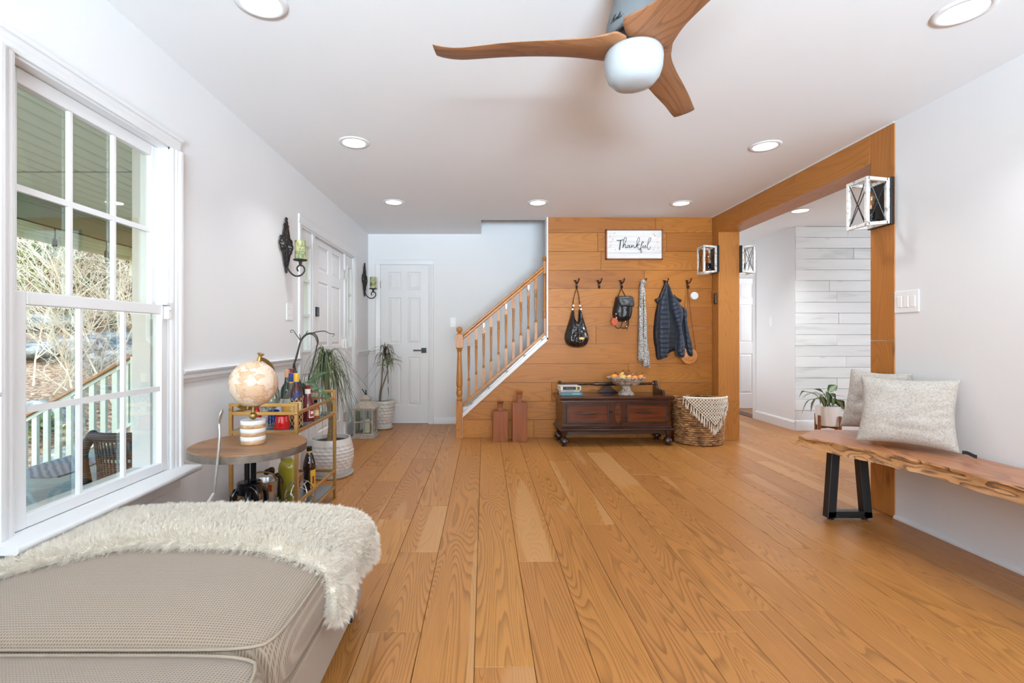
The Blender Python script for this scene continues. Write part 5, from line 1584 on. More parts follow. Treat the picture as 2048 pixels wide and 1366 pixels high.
g_or = plain('gourd_orange', (222, 140, 62), 0.5, var=0.15, vscale=30); g_ye = plain('gourd_yellow', (222, 182, 104), 0.5, var=0.15, vscale=30); g_rd = plain('gourd_russet', (176, 98, 62), 0.5, var=0.2, vscale=30); g_stem = plain('gourd_stem', (92, 66, 38), 0.8)
def gourd(x, y, z, r, mat, label, lean=(0.2, 0), neck=0.0, rib=8):
    t = thing('gourd', label, 'gourd', (x, y, z), 'little gourds in the pedestal bowl')
    mb = MB(); n = 20; m = 10; vs = []; fs = []
    for j in range(m + 1):
        ph = -PI / 2 + PI * j / m
        rr = r * math.cos(ph) * (1 - 0.45 * neck * max(0, math.sin(ph))); h = r * (0.82 + neck * 0.5) * math.sin(ph)
        for k in range(n):
            a = 2 * PI * k / n; q = max(rr, 0.0008) * (1 + 0.05 * math.cos(a * rib))
            vs.append((q * math.cos(a) + lean[0] * max(0, h), q * math.sin(a) + lean[1] * max(0, h), h))
    for j in range(m):
        for k in range(n):
            fs.append((j * n + k, j * n + (k + 1) % n, (j + 1) * n + (k + 1) % n, (j + 1) * n + k))
    mb.add(vs, fs); mb.xf(Matrix.Translation((x, y, z)))
    mb.build('flesh', mat, t, smooth=180)
    top = Vector((x + lean[0] * r, y + lean[1] * r, z + r * (0.78 + neck * 0.5)))
    mb = MB(); mb.tube([top, top + Vector((lean[0] * 0.02, 0, 0.012)), top + Vector((lean[0] * 0.05 + 0.004, 0, 0.024))], [0.005, 0.0035, 0.004], 6)
    mb.build('stem', g_stem, t, smooth=60)
zb = zl + 0.183
gourd(bx_ - 0.135, by_ - 0.03, zb + 0.006, 0.036, g_or, 'flat orange gourd at the left side of the pedestal bowl')
gourd(bx_ - 0.058, by_ - 0.070, zb + 0.002, 0.034, g_ye, 'yellow striped gourd at the front left of the bowl', (0.3, 0))
gourd(bx_ - 0.040, by_ + 0.02, zb + 0.012, 0.034, g_ye, 'pear-shaped yellow gourd standing up in the bowl', (0.2, 0), 0.8)
gourd(bx_ + 0.010, by_ - 0.055, zb + 0.002, 0.028, g_ye, 'small pale gourd with a dark stem in the middle of the bowl', (0.5, 0), 0.4)
gourd(bx_ + 0.060, by_ - 0.080, zb - 0.002, 0.034, g_or, 'pale orange gourd at the front centre of the bowl', (0.1, 0))
gourd(bx_ + 0.070, by_ + 0.02, zb + 0.022, 0.040, g_rd, 'russet red gourd sitting highest in the bowl', (-0.5, 0))
gourd(bx_ + 0.133, by_ - 0.035, zb + 0.002, 0.033, g_or, 'orange gourd at the right side of the pedestal bowl', (0.4, 0))

# ================================================================ WICKER BASKET AND MACRAME
def wicker():
    m, nt, b = nmat('basket_wicker')
    n1 = NOISE(nt, OBJ(nt, (16, 16, 40)), 1.0, 2, 0.5)
    n2 = NOISE(nt, OBJ(nt, (9, 9, 4)), 1.0, 2)
    col = RAMP(nt, MA(nt, 'ADD', MA(nt, 'MULTIPLY', n1, 0.7), MA(nt, 'MULTIPLY', n2, 0.3)), [(0.35, lin((96, 62, 34))), (0.5, lin((150, 104, 62))), (0.65, lin((192, 150, 100)))])
    nt.links.new(col, b.inputs['Base Color']); b.inputs['Roughness'].default_value = 0.6
    return m
M['wicker'] = wicker()
KX, KY = 2.272, 5.165
bsk = thing('wicker_basket', 'round woven wicker basket on the floor between the chest and the oak post', 'basket', (KX, KY, 0))
def brad(z): return interp([(0, 0.205), (0.05, 0.212), (0.25, 0.226), (0.46, 0.240), (0.5, 0.242)], z)
ST = 22
weave = MB()
rows = 20
for r in range(rows):
    z = 0.014 + r * 0.0224
    path = []
    for k in range(ST * 4):
        a = 2 * PI * k / (ST * 4)
        w = 0.010 * math.cos(a * ST + PI * (r % 2)) 
        rr = brad(z) + w
        path.append((KX + rr * 1.10 * math.cos(a), KY + rr * 0.94 * math.sin(a), z + 0.0015 * math.sin(a * 7 + r)))
    weave.tube(path, 0.0108, 7, closed=True)
o = weave.build('woven_wall', M['wicker'], bsk, smooth=180); o['kind'] = 'stuff'
mb = MB()
for k in range(ST):
    a = 2 * PI * (k + 0.0) / ST
    mb.tube([(KX + brad(z) * 1.10 * math.cos(a), KY + brad(z) * .94 * math.sin(a), z) for z in (0.01, 0.15, 0.3, 0.46)], 0.006, 6)
mb.lathe([(0.001, 0.008), (0.20, 0.008), (0.205, 0.014), (0.001, 0.014)], (KX, KY, 0), 40, sx=1.1, sy=.94)
mb.build('stakes', M['wicker'], bsk)['kind'] = 'stuff'
mb = MB()
for ph in (0, PI):
    mb.tube([(KX + (0.243 + 0.006 * math.cos(a * 30 + ph)) * 1.10 * math.cos(a), KY + (0.243 + 0.006 * math.cos(a * 30 + ph)) * 0.94 * math.sin(a), 0.466 + 0.006 * math.sin(a * 30 + ph)) for a in [2 * PI * k / 180 for k in range(180)]], 0.008, 6, closed=True)
mb.build('braided_rim', M['wicker'], bsk, smooth=180)
mc = thing('macrame_throw', 'white knotted macrame throw with fringe hanging over the front of the basket', 'throw', (KX, KY - 0.2, 0.3))
M['cotton'] = plain('macrame_cotton', (226, 220, 208), 0.9, var=0.08, vscale=120, bump=0.4, bscale=400)
def mpt(u, v):
    """u: angle offset in metres along the rim from the front centre, v: drop below the rim"""
    a = -PI / 2 + 0.16 + u / 0.235
    z = 0.492 - v
    r = brad(max(z, 0)) + 0.017
    if v < 0: r -= (-v) * 1.0; z = 0.492 + min(-v, 0.004)
    return Vector((KX + r * 1.10 * math.cos(a), KY + r * 0.94 * math.sin(a), z))
U0, U1, UA, VA = -0.255, 0.215, 0.030, 0.295
def lim(u):
    return interp([(U0, 0.0), (UA, VA), (U1, 0.035)], u)
net = MB(); stp = 0.027
for s in (-1, 1):
    c = U0 - 0.35
    while c < U1 + 0.35:
        seg = []
        v = -0.012
        while v < VA + 0.01:
            u = c + s * v * 0.85
            if U0 <= u <= U1 and v <= lim(u):
                p = mpt(u, v); a = math.atan2(p.y - KY, p.x - KX)
                bob = 0.0025 * math.cos(PI * (v / stp) + (0 if s > 0 else PI))
                seg.append(p + Vector((math.cos(a), math.sin(a), 0)) * bob)
            else:
                if len(seg) > 1: net.tube(seg, 0.0054, 6)
                seg = []
            v += stp / 2
        if len(seg) > 1: net.tube(seg, 0.0054, 6)
        c += stp
net.build('net', M['cotton'], mc, smooth=180)['kind'] = 'stuff'
mb = MB()
mb.tube([mpt(lerp(U0, U1, k / 24), -0.004) for k in range(25)], 0.009, 8)
mb.build('top_cord', M['cotton'], mc, smooth=180)
rs = random.Random(8)
for i in range(22):
    u = lerp(U0, U1, (i + 0.5) / 22)
    v0 = lim(u) - 0.004
    ln = rs.uniform(0.075, 0.105) * (0.8 if i < 3 or i > 19 else 1)
    mb = MB()
    for k in range(5):
        du = rs.uniform(-0.006, 0.006); dr = rs.uniform(-.012, .012)
        pts = []
        for q in range(6):
            t = q / 5; p = mpt(u + du * t * 1.4 + dr * t * t, min(v0 + ln * t * rs.uniform(.97, 1.03), 0.475))
            a = math.atan2(p.y - KY, p.x - KX); pts.append(p + Vector((math.cos(a), math.sin(a), 0)) * (0.006 + 0.006 * t))
        mb.tube(pts, [0.0042, 0.004, 0.004, 0.0036, 0.003, 0.002], 5)
    mb.build('tassel', M['cotton'], mc, smooth=180)

# ================================================================ WOODEN FLOOR VASES
def wvase(label, x0, x1, ht, hb, y0):
    xc = (x0 + x1) / 2; w = (x1 - x0) / 2
    t = thing('wooden_vase', label, 'vase', (xc, y0 + 0.05, 0), 'reddish wooden bottle vases on the floor')
    mb = MB(); mb.box(x0, y0, 0, x1, y0 + 0.10, hb); mb.build('body', M['vase_wood'], t, bevel=0.003)
    q = [(0.62, 0.0), (0.50, 0.02), (0.42, 0.06), (0.40, 0.35), (0.44, 0.70), (0.60, 0.93), (0.66, 1.0)]
    mb = MB(); vs = []; fs = []
    for r, h in q:
        a = w * r * 0.72; d = 0.05 * r * 0.95; z = hb - 0.001 + (ht - hb) * h
        vs += [(xc - a, y0 + 0.05 - d, z), (xc + a, y0 + 0.05 - d, z), (xc + a, y0 + 0.05 + d, z), (xc - a, y0 + 0.05 + d, z)]
    for i in range(len(q) - 1):
        for k in range(4): fs.append((i * 4 + k, i * 4 + (k + 1) % 4, (i + 1) * 4 + (k + 1) % 4, (i + 1) * 4 + k))
    i = len(q) - 1
    vs += [(xc - a * .7, y0 + 0.05 - d * .7, z - 0.01), (xc + a * .7, y0 + 0.05 - d * .7, z - 0.01), (xc + a * .7, y0 + 0.05 + d * .7, z - 0.01), (xc - a * .7, y0 + 0.05 + d * .7, z - 0.01)]
    for k in range(4): fs.append((i * 4 + k, i * 4 + (k + 1) % 4, (i + 1) * 4 + (k + 1) % 4, (i + 1) * 4 + k))
    fs.append(tuple((i + 1) * 4 + k for k in range(4)))
    mb.add(vs, fs); mb.build('neck', M['vase_wood'], t, bevel=0.003)
wvase('shorter reddish wooden bottle vase, left of the pair on the floor', 0.092, 0.256, 0.430, 0.328, 5.17)
wvase('taller reddish wooden bottle vase, right of the pair on the floor', 0.300, 0.458, 0.533, 0.418, 5.17)

# ================================================================ SOFA
def chenille():
    m, nt, b = nmat('beige_waffle_chenille')
    v = OBJ(nt, (1, 1, 1), False)
    sep = N(nt, 'ShaderNodeSeparateXYZ', {0: v})
    k = 2 * PI / 0.0072
    s1 = MA(nt, 'SINE', MA(nt, 'MULTIPLY', sep.outputs[0], k)); s2 = MA(nt, 'SINE', MA(nt, 'MULTIPLY', sep.outputs[1], k)); s3 = MA(nt, 'SINE', MA(nt, 'MULTIPLY', sep.outputs[2], k))
    n1 = NOISE(nt, OBJ(nt, (900, 900, 900), False), 1.0, 2, 0.7)
    h = MA(nt, 'ADD', MA(nt, 'MULTIPLY', MA(nt, 'MAXIMUM', s1, s2), 0.42), n1)
    col = RAMP(nt, h, [(0.35, lin((110, 93, 76))), (0.70, lin((140, 121, 101))), (1.0, lin((165, 146, 125)))])
    n2 = NOISE(nt, OBJ(nt, (5, 5, 5), False), 1.0, 2)
    col = MIX(nt, MA(nt, 'MULTIPLY', n2, 0.2), col, lin((120, 100, 84)))
    nt.links.new(col, b.inputs['Base Color']); b.inputs['Roughness'].default_value = 0.95; b.inputs['Sheen Weight'].default_value = 0.2
    BUMP(nt, b, h, 0.6, 0.002)
    return m
M['chenille'] = chenille()
M['piping'] = plain('beige_piping', (150, 134, 116), 0.9, var=0.06, vscale=200, bump=0.3, bscale=500)
SX0, SX1 = -1.455, -0.492
sofa = thing('sofa', 'beige waffle-weave sectional sofa with thick seat cushions below the window', 'sofa', (-0.97, 1.0, 0))
mb = MB(); mb.box(SX0, -0.6, 0.055, SX1, 1.985, 0.24)
mb.build('base', M['chenille'], sofa, bevel=0.02, seg=3)
for x, y in ((SX1 - 0.05, 1.92), (SX0 + 0.05, 1.92), (SX1 - 0.05, 0.6), (SX0 + 0.05, -0.5)):
    mb = MB(); mb.box(x - 0.03, y - 0.03, 0, x + 0.03, y + 0.03, 0.058); mb.build('foot', M['black_metal'], sofa, bevel=0.004)
def topz(x, y, y0, y1, crown=0.055, edge=0.388):
    u = (x - SX0) / (SX1 - SX0); v = (y - y0) / (y1 - y0)
    f = max(0, 1 - abs(2 * u - 1) ** 3.0) * max(0, 1 - abs(2 * v - 1) ** 3.0)
    return edge + crown * f ** 0.75
def seat(y0, y1, x1):
    """loose seat cushion: domed top, full sides"""
    mb = MB(); nu = 30; nv = 26
    sec = []
    n_side = 5
    def ring(i, j): pass
    xs = [lerp(SX0 + 0.004, x1, i / nu) for i in range(nu + 1)]; ys = [lerp(y0, y1, j / nv) for j in range(nv + 1)]
    vs = []; fs = []; w = nu + 1
    for j, y in enumerate(ys):
        for i, x in enumerate(xs):
            u, v = i / nu, j / nv
            # corners slightly rounded in plan
            cx, cy = (SX0 + x1) / 2, (y0 + y1) / 2
            k = 1 - 0.025 * (abs(2 * u - 1) ** 8) * (abs(2 * v - 1) ** 8) * 2
            vs.append((cx + (x - cx) * k, cy + (y - cy) * k, topz(SX0 + u * (SX1 - SX0), y, y0, y1)))
    for j in range(nv):
        for i in range(nu):
            a = j * w + i; fs.append((a, a + 1, a + w + 1, a + w))
    # sides bulge outwards then tuck in at the bottom
    loop = [i for i in range(nu)] + [j * w + nu for j in range(nv)] + [nv * w + i for i in range(nu, 0, -1)] + [j * w for j in range(nv, 0, -1)]
    cx, cy = (SX0 + x1) / 2, (y0 + y1) / 2
    prev = loop
    for bul, z in ((0.010, 0.365), (0.018, 0.325), (0.014, 0.280), (0.0, 0.245), (-0.03, 0.240)):
        cur = []
        for idx in loop:
            p = Vector(vs[idx]); d = Vector((0, 0, 0))
            if abs(p.x - x1) < 0.03: d.x += bul
            if abs(p.x - SX0) < 0.03: d.x -= bul * 0.2
            if abs(p.y - y1) < 0.03: d.y += bul * 0.6
            if abs(p.y - y0) < 0.03: d.y -= bul * 0.5
            cur.append(len(vs)); vs.append((p.x + d.x, p.y + d.y, z))
        m = len(loop)
        for q in range(m):
            fs.append((prev[q], cur[q], cur[(q + 1) % m], prev[(q + 1) % m]))
        prev = cur
    fs.append(tuple(prev[::-1]))
    fs = [f if len(f) > 4 or True else f for f in fs]
    mb.add(vs, fs)
    o = mb.build('seat_cushion', M['chenille'], sofa, smooth=180)
    bmx = bmesh.new(); bmx.from_mesh(o.data); bmesh.ops.recalc_face_normals(bmx, faces=bmx.faces); bmx.to_mesh(o.data); bmx.free()
    mb = MB(); mb.tube([Vector(vs[i]) + Vector((0, 0, 0.002)) for i in loop], 0.0042, 6, closed=True)
    mb.build('piping', M['piping'], o, smooth=180)
    return o
seat(1.122, 1.99, SX1)
seat(0.05, 1.102, SX1 + 0.012)

# ---------------------------------------------------------------- fleece throw
M['fleece'] = plain('cream_fleece', (242, 234, 221), 0.95, var=0.05, vscale=30, sheen=0.25)
BY0, BY1 = 1.475, 2.005
def bl_front(s):      # front edge of the throw along its width
    return interp([(0, 1.40), (0.10, 1.44), (0.35, 1.545), (0.75, 1.535), (0.90, 1.50), (1.05, 1.47), (1.4, 1.475)], s)
def throw_pt(u, v, up):
    """u across (wall to right edge, then down the side), v from the front edge to the back"""
    s = u * 1.095
    wt = SX1 - SX0 + 0.004
    y = lerp(bl_front(s), BY1, v)
    back = max(0, (v - 0.74) / 0.26)
    zc = topz(min(SX0 + s, SX1 - 0.02), min(y, 1.95), 1.122, 1.99)
    rad = 0.045
    lift = 0.016 + up
    wob = 0.006 * noise.noise((s * 7, y * 7, 0.3))
    if s < wt - rad:
        p = Vector((SX0 + s, y, zc + lift + wob)); nrm = Vector((0, 0, 1))
    elif s < wt - rad + rad * PI / 2:
        a = (s - (wt - rad)) / rad
        c = Vector((SX0 + wt - rad, y, zc - rad + 0.0)); R_ = rad + lift
        p = c + Vector((math.sin(a) * R_, 0, math.cos(a) * R_ + wob)); 
    else:
        d = s - (wt - rad + rad * PI / 2)
        bulge = 0.013 * math.sin(y * 17 + 0.8) + 0.010 * d / 0.15
        p = Vector((SX0 + wt + lift + bulge + 0.004, y + 0.10 * d * (0.5 - v) * 0, zc - rad - d * (1.05 - 0.28 * abs(v - 0.25))))
    if back > 0:
        p.z -= 0.055 * back ** 2
    # rounded front lip
    e = min(1, v / 0.06)
    p.z -= (1 - e) ** 2 * (0.012 if s < wt - rad else 0)
    return p
mb = MB(); NU, NV = 64, 30
mb.grid(lambda u, v: throw_pt(u, v, 0.010), NU, NV)
o1 = len(mb.v)
mb.grid(lambda u, v: throw_pt(u, v, -0.012), NU, NV)
w = NU + 1
top_ids = list(range(w)) + [j * w + NU for j in range(1, NV + 1)] + [NV * w + i for i in range(NU - 1, -1, -1)] + [j * w for j in range(NV - 1, 0, -1)]
m = len(top_ids)
mb.f += [(top_ids[q], o1 + top_ids[q], o1 + top_ids[(q + 1) % m], top_ids[(q + 1) % m]) for q in range(m)]; mb.m += [0] * m
fl = mb.build('fleece_throw', M['fleece'], None, smooth=180)
bmx = bmesh.new(); bmx.from_mesh(fl.data); bmesh.ops.recalc_face_normals(bmx, faces=bmx.faces); bmx.to_mesh(fl.data); bmx.free()
tag(fl, 'fluffy cream fleece throw draped over the far end of the beige sofa', 'blanket')
ps_m = fl.modifiers.new('fur', 'PARTICLE_SYSTEM')
ps = fl.particle_systems[0].settings
ps.type = 'HAIR'; ps.count = 30000; ps.hair_length = 0.009; ps.hair_step = 3
ps.emit_from = 'FACE'; ps.use_emit_random = True; ps.use_even_distribution = True
ps.child_type = 'INTERPOLATED'; ps.rendered_child_count = 7; ps.child_percent = 1; ps.child_length = 1.0
ps.use_advanced_hair = True
ps.brownian_factor = 0.004; ps.tangent_factor = 0.002; ps.normal_factor = 0.006; ps.object_align_factor[0] = 0.002; ps.object_align_factor[1] = -0.003
ps.root_radius = 0.9; ps.tip_radius = 0.15; ps.radius_scale = 0.0011
ps.clump_factor = 0.55; ps.roughness_1 = 0.006; ps.roughness_2 = 0.006; ps.roughness_endpoint = 0.004
ps.material = 1
# ================================================================ SIDE TABLE
TX, TY, TZ = -1.106, 2.30, 0.612
tb = thing('side_table', 'round wooden side table on a black screw pedestal beside the sofa', 'table', (TX, TY, 0))
mb = MB(); mb.lathe([(0.001, TZ - 0.034), (0.245, TZ - 0.034), (0.2525, TZ - 0.030), (0.2535, TZ - 0.004), (0.250, TZ), (0.001, TZ)], (TX, TY, 0), 64)
mb.build('table_top', M['table_wood'], tb, smooth=40)
mb = MB(); n = 64; vs = []; fs = []
for r, z in ((0.2530, TZ - 0.036), (0.2555, TZ - 0.036), (0.2555, TZ - 0.004), (0.2530, TZ - 0.004)):
    vs += [(TX + r * math.cos(2 * PI * k / n), TY + r * math.sin(2 * PI * k / n), z) for k in range(n)]
for i in range(4):
    for k in range(n): fs.append((i * n + k, i * n + (k + 1) % n, ((i + 1) % 4) * n + (k + 1) % n, ((i + 1) % 4) * n + k))
mb.add(vs, fs); mb.build('metal_band', plain('table_band_zinc', (104, 92, 82), 0.42, 0.45, var=0.25, vscale=25), tb, smooth=40)
mb = MB(); mb.tube([(TX - 0.012, TY, 0.30), (TX - 0.012, TY, TZ - 0.034)], 0.012, 14); mb.lathe([(0.001, TZ - 0.045), (0.07, TZ - 0.045), (0.07, TZ - 0.034), (0.001, TZ - 0.034)], (TX, TY, 0), 20)
mb.build('post', M['black_gloss'], tb, smooth=40)
mb = MB(); pr = []; z = 0.30
while z < TZ - 0.036:
    pr += [(0.0105, z), (0.0145, z + 0.0035)]; z += 0.007
mb.lathe([(0.001, 0.30)] + pr + [(0.001, TZ - 0.034)], (TX + 0.018, TY, 0), 14)
mb.build('screw', M['black_gloss'], tb)
mb = MB(); mb.lathe([(0.001, 0.375), (0.050, 0.375), (0.056, 0.380), (0.056, 0.425), (0.050, 0.432), (0.020, 0.436), (0.001, 0.436)], (TX, TY, 0), 28)
mb.build('gear_housing', M['black_gloss'], tb, smooth=40)
for k in range(3):
    a = R(-70 + 120 * k); c, s = math.cos(a), math.sin(a)
    mb = MB(); mb.tube(curve([(TX + 0.03 * c, TY + 0.03 * s, 0.40), (TX + 0.075 * c, TY + 0.075 * s, 0.37), (TX + 0.085 * c, TY + 0.085 * s, 0.25), (TX + 0.13 * c, TY + 0.13 * s, 0.06), (TX + 0.19 * c, TY + 0.19 * s, 0.012)], 6), 0.013, 8)
    mb.build('leg', M['black_gloss'], tb, smooth=60)
mb = MB(); mb.tube(curve([(TX + 0.02, TY - 0.04, 0.415), (TX + 0.055, TY - 0.06, 0.41), (TX + 0.068, TY - 0.065, 0.36), (TX + 0.070, TY - 0.06, 0.24)], 6), 0.009, 8)
mb.tube(curve([(TX - 0.05, TY - 0.03, 0.40), (TX - 0.058, TY - 0.05, 0.36), (TX - 0.06, TY - 0.05, 0.24)], 6), 0.011, 8)
mb.build('brace', M['black_gloss'], tb, smooth=60)

# ---------------------------------------------------------------- globe
def globe_mat():
    m, nt, b = nmat('antique_globe_print')
    v = OBJ(nt, (1, 1, 1), False)
    n1 = NOISE(nt, OBJ(nt, (13, 13, 13), False), 1.0, 3, 0.55)
    land = RAMP(nt, n1, [(0.50, lin((218, 194, 172))), (0.515, lin((196, 158, 126))), (0.58, lin((208, 174, 144)))])
    n2 = NOISE(nt, OBJ(nt, (80, 80, 160), False), 1.0, 2, 0.7)
    spk = RAMP(nt, n2, [(0.60, (0, 0, 0)), (0.66, (1, 1, 1))])
    col = MIX(nt, MA(nt, 'MULTIPLY', spk, 0.45), land, lin((128, 92, 62)))
    sep = N(nt, 'ShaderNodeSeparateXYZ', {0: v})
    lat = MA(nt, 'ABSOLUTE', MA(nt, 'SINE', MA(nt, 'MULTIPLY', sep.outputs[2], 110)))
    ln = RAMP(nt, lat, [(0.0, (1, 1, 1)), (0.05, (0, 0, 0))])
    col = MIX(nt, MA(nt, 'MULTIPLY', ln, 0.35), col, lin((160, 120, 86)))
    nt.links.new(col, b.inputs['Base Color']); b.inputs['Roughness'].default_value = 0.18; b.inputs['Coat Weight'].default_value = 0.3
    return m
GX, GY = -1.085, 2.295
gl = thing('globe', 'antique cream globe on a striped marble base standing on the side table', 'globe', (GX, GY, TZ))
gc = Vector((GX, GY - 0.0, 0.893))
for i in range(6):
    z0 = TZ + 0.001 + i * 0.0185; mb = MB()
    mb.lathe([(0.001, z0), (0.0545, z0), (0.055, z0 + 0.001), (0.055, z0 + 0.0175), (0.0545, z0 + 0.0185), (0.001, z0 + 0.0185)], (GX - 0.002, GY, 0), 36)
    mt = (plain('white_marble', (232, 232, 232), 0.2, var=0.06, vscale=18) if i % 2 else plain('brown_marble', (176, 138, 100), 0.25, var=0.25, vscale=40)) if i < 2 else (M['marble_w'] if i % 2 else M['marble_b'])
    if i == 0: M['marble_b'] = mt
    if i == 1: M['marble_w'] = mt
    mb.build('marble_ring', mt, gl, smooth=40)
zt_ = TZ + 0.112
mb = MB(); mb.ball((GX - 0.002, GY, zt_ + 0.018), 0.0175, 16, 10); mb.tube([(GX - 0.002, GY, zt_), (GX - 0.002, GY, zt_ + 0.06)], 0.007, 10)
mb.build('stem', M['brass'], gl, smooth=60)
mb = MB(); mb.ball(gc, 0.108, 48, 28); gb = mb.build('sphere', globe_mat(), gl, smooth=180)
ax = Vector((0.30, 0.25, 0.92)).normalized()
ax = Vector((0.22, 0.04, 0.97)).normalized()
e1 = ax; e2 = Vector((0.45, 1, 0)); e2 = (e2 - e1 * e2.dot(e1)).normalized()
mb = MB()
arc = [gc + (e1 * math.cos(t) + e2 * math.sin(t)) * 0.1195 for t in [R(2 + 6 * k) for k in range(30)]]
arc += [gc + (e1 * math.cos(t) + e2 * math.sin(t)) * 0.1195 for t in [R(182 + 5 * k) for k in range(6)]]
mb.tube(arc, 0.006, 6, flat=1.6)
mb.build('meridian_arm', M['brass'], gl, smooth=40)
mb = MB(); pt = gc + e1 * 0.108
def along(t, r): return [(pt + e1 * h, rr) for h, rr in zip(t, r)]
pr = along((0.0, 0.012, 0.022, 0.028, 0.036, 0.040), (0.010, 0.011, 0.007, 0.010, 0.017, 0.010)); mb.tube([p for p, _ in pr], [r for _, r in pr], 14)
mb.build('finial', M['brass'], gl, smooth=50)
pb = gc - e1 * 0.108; mb = MB(); mb.tube([pb + e1 * 0.002, pb - e1 * 0.014], 0.010, 10); mb.build('lower_pivot', M['brass'], gl, smooth=40)

# ---------------------------------------------------------------- slim metal stick leaning on the table
stk = thing('metal_stick', 'slim curved silver metal stick with a flattened head leaning against the side table', 'stick', (-1.15, 2.03, 0))
pts = [P(438, 846, 2.035), P(439.5, 870, 2.032), P(437, 905, 2.03), P(433, 945, 2.03), P(428, 985, 2.03)]
dlt = pts[-1] - pts[-3]
tail = [pts[-1] + dlt * (pts[-1].z - 0.02) / -dlt.z * 0.5 , pts[-1] + dlt * (pts[-1].z - 0.004) / -dlt.z]
mb = MB(); mb.tube(curve(pts, 6), 0.0055, 10); mb.build('shaft', M['steel'], stk, smooth=60)
mb = MB(); mb.tube([P(438.2, 848, 2.035), P(439, 840, 2.035), P(441, 832, 2.035), P(443.5, 824, 2.035), P(445, 818, 2.035)], [0.007, 0.0105, 0.0125, 0.010, 0.002], 12, flat=0.45)
mb.build('flattened_head', M['steel'], stk, smooth=60)
mb = MB(); A = P(428.5, 985, 2.03); B = P(417, 1004, 2.035); C_ = Vector((-1.21, 2.045, 0.0))
mb.tube([A, A.lerp(B, 0.5), B, B.lerp(C_, 0.5), C_], [0.007, 0.010, 0.011, 0.011, 0.011], 10, flat=0.5)
o = mb.build('lower_blade', M['white_plastic'], stk, smooth=60); o['label'] = 'white flattened lower end'

# ================================================================ BAR CART
AX0, AX1, AY0, AY1 = -1.392, -1.032, 2.683, 3.366
cart = thing('bar_cart', 'gold metal bar cart with two glass shelves of bottles and glasses', 'cart', ((AX0 + AX1) / 2, (AY0 + AY1) / 2, 0))
g = 0.0095
for x in (AX0, AX1):
    for y in (AY0, AY1):
        mb = MB(); mb.box(x - g, y - g, 0, x + g, y + g, 0.748); mb.build('leg', M['gold'], cart, bevel=0.0015, seg=1)
def crail(a, b2, h=0.018):
    mb = MB(); mb.bar(a, b2, 0.012, h); mb.build('rail', M['gold'], cart, bevel=0.0015, seg=1)
for y in (AY0, AY1):
    crail((AX0, y, 0.739), (AX1, y, 0.739)); crail((AX0, y, 0.692), (AX1, y, 0.692)); crail((AX0, y, 0.588), (AX1, y, 0.588)); crail((AX0, y, 0.190), (AX1, y, 0.190)); crail((AX0, y, 0.078), (AX1, y, 0.078))
for x in (AX0, AX1):
    crail((x, AY0, 0.692), (x, AY1, 0.692)); crail((x, AY0, 0.588), (x, AY1, 0.588)); crail((x, AY0, 0.190), (x, AY1, 0.190)); crail((x, AY0, 0.078), (x, AY1, 0.078))
M['smoke'] = plain('smoked_glass_shelf', (118, 122, 122), 0.08, var=0.03, spec=0.8)
for z in (0.592, 0.082):
    mb = MB(); mb.box(AX0 + 0.006, AY0 + 0.006, z, AX1 - 0.006, AY1 - 0.006, z + 0.006); mb.build('glass_shelf', M['smoke'], cart)
for x in (AX0, AX1):
    mb = MB(); mb.ball((x, AY0 - g, 0.715 if x < -1.2 else 0.692), 0.007, 8, 6, (1, 0.7, 1)); mb.build('rivet', M['brass'], cart)
S1, S0 = 0.5985, 0.0885
M['clear'] = pane('clear_bottle_glass', (240, 246, 244), 0.10)
M['green_g'] = plain('green_bottle_glass', (30, 42, 26), 0.08, var=0.1, spec=0.7)
M['red_liq'] = plain('red_liqueur', (92, 14, 18), 0.06, var=0.1, spec=0.7)
M['red_g'] = plain('red_glass', (196, 22, 24), 0.10, var=0.08, spec=0.6)
M['brown_g'] = plain('brown_bottle_glass', (40, 16, 12), 0.06, var=0.1, spec=0.7)
M['amber_g'] = plain('amber_bottle', (150, 74, 30), 0.10, var=0.1)
M['yellow_liq'] = plain('yellow_liqueur', (168, 152, 46), 0.10, var=0.06, spec=0.6)
M['blue_cap'] = plain('blue_cap', (34, 62, 124), 0.3); M['yellow_cap'] = plain('yellow_foil', (222, 178, 70), 0.35, 0.2); M['darkred_cap'] = plain('dark_red_capsule', (118, 26, 30), 0.35); M['tan_cap'] = plain('tan_capsule', (206, 150, 110), 0.5)
M['label_w'] = plain('paper_label_white', (232, 228, 220), 0.6, var=0.03); M['label_o'] = plain('paper_label_orange', (226, 162, 66), 0.6); M['label_y'] = plain('paper_label_yellow', (230, 176, 50), 0.5); M['label_n'] = plain('print_navy', (36, 44, 92), 0.5); M['label_r'] = plain('print_red', (140, 34, 30), 0.5); M['label_p'] = plain('paper_label_parchment', (218, 196, 148), 0.6, var=0.2, vscale=60)
def bottle(label, x, y, z, prof, mat, cap=None, capmat=None, labels=(), group='bottles on the cart', extra=None, sc=(1, 1)):
    t = thing('bottle', label, 'bottle', (x, y, z), group)
    mb = MB(); mb.lathe(prof, (x, y, z), 28, sx=sc[0], sy=sc[1]); mb.build('glass', mat, t, smooth=40)
    if cap:
        mb = MB(); mb.lathe(cap, (x, y, z), 24); mb.build('cap', capmat, t, smooth=40)
    for (z0, z1, r, a0, a1, mt) in labels:
        mb = MB(); n = 12
        mb.grid(lambda u, v: Vector((x + r * sc[0] * math.cos(lerp(R(a0), R(a1), u)), y + r * sc[1] * math.sin(lerp(R(a0), R(a1), u)), z + lerp(z0, z1, v))), n, 1)
        mb.build('label', mt, t, smooth=180)
    if extra: extra(t)
    return t
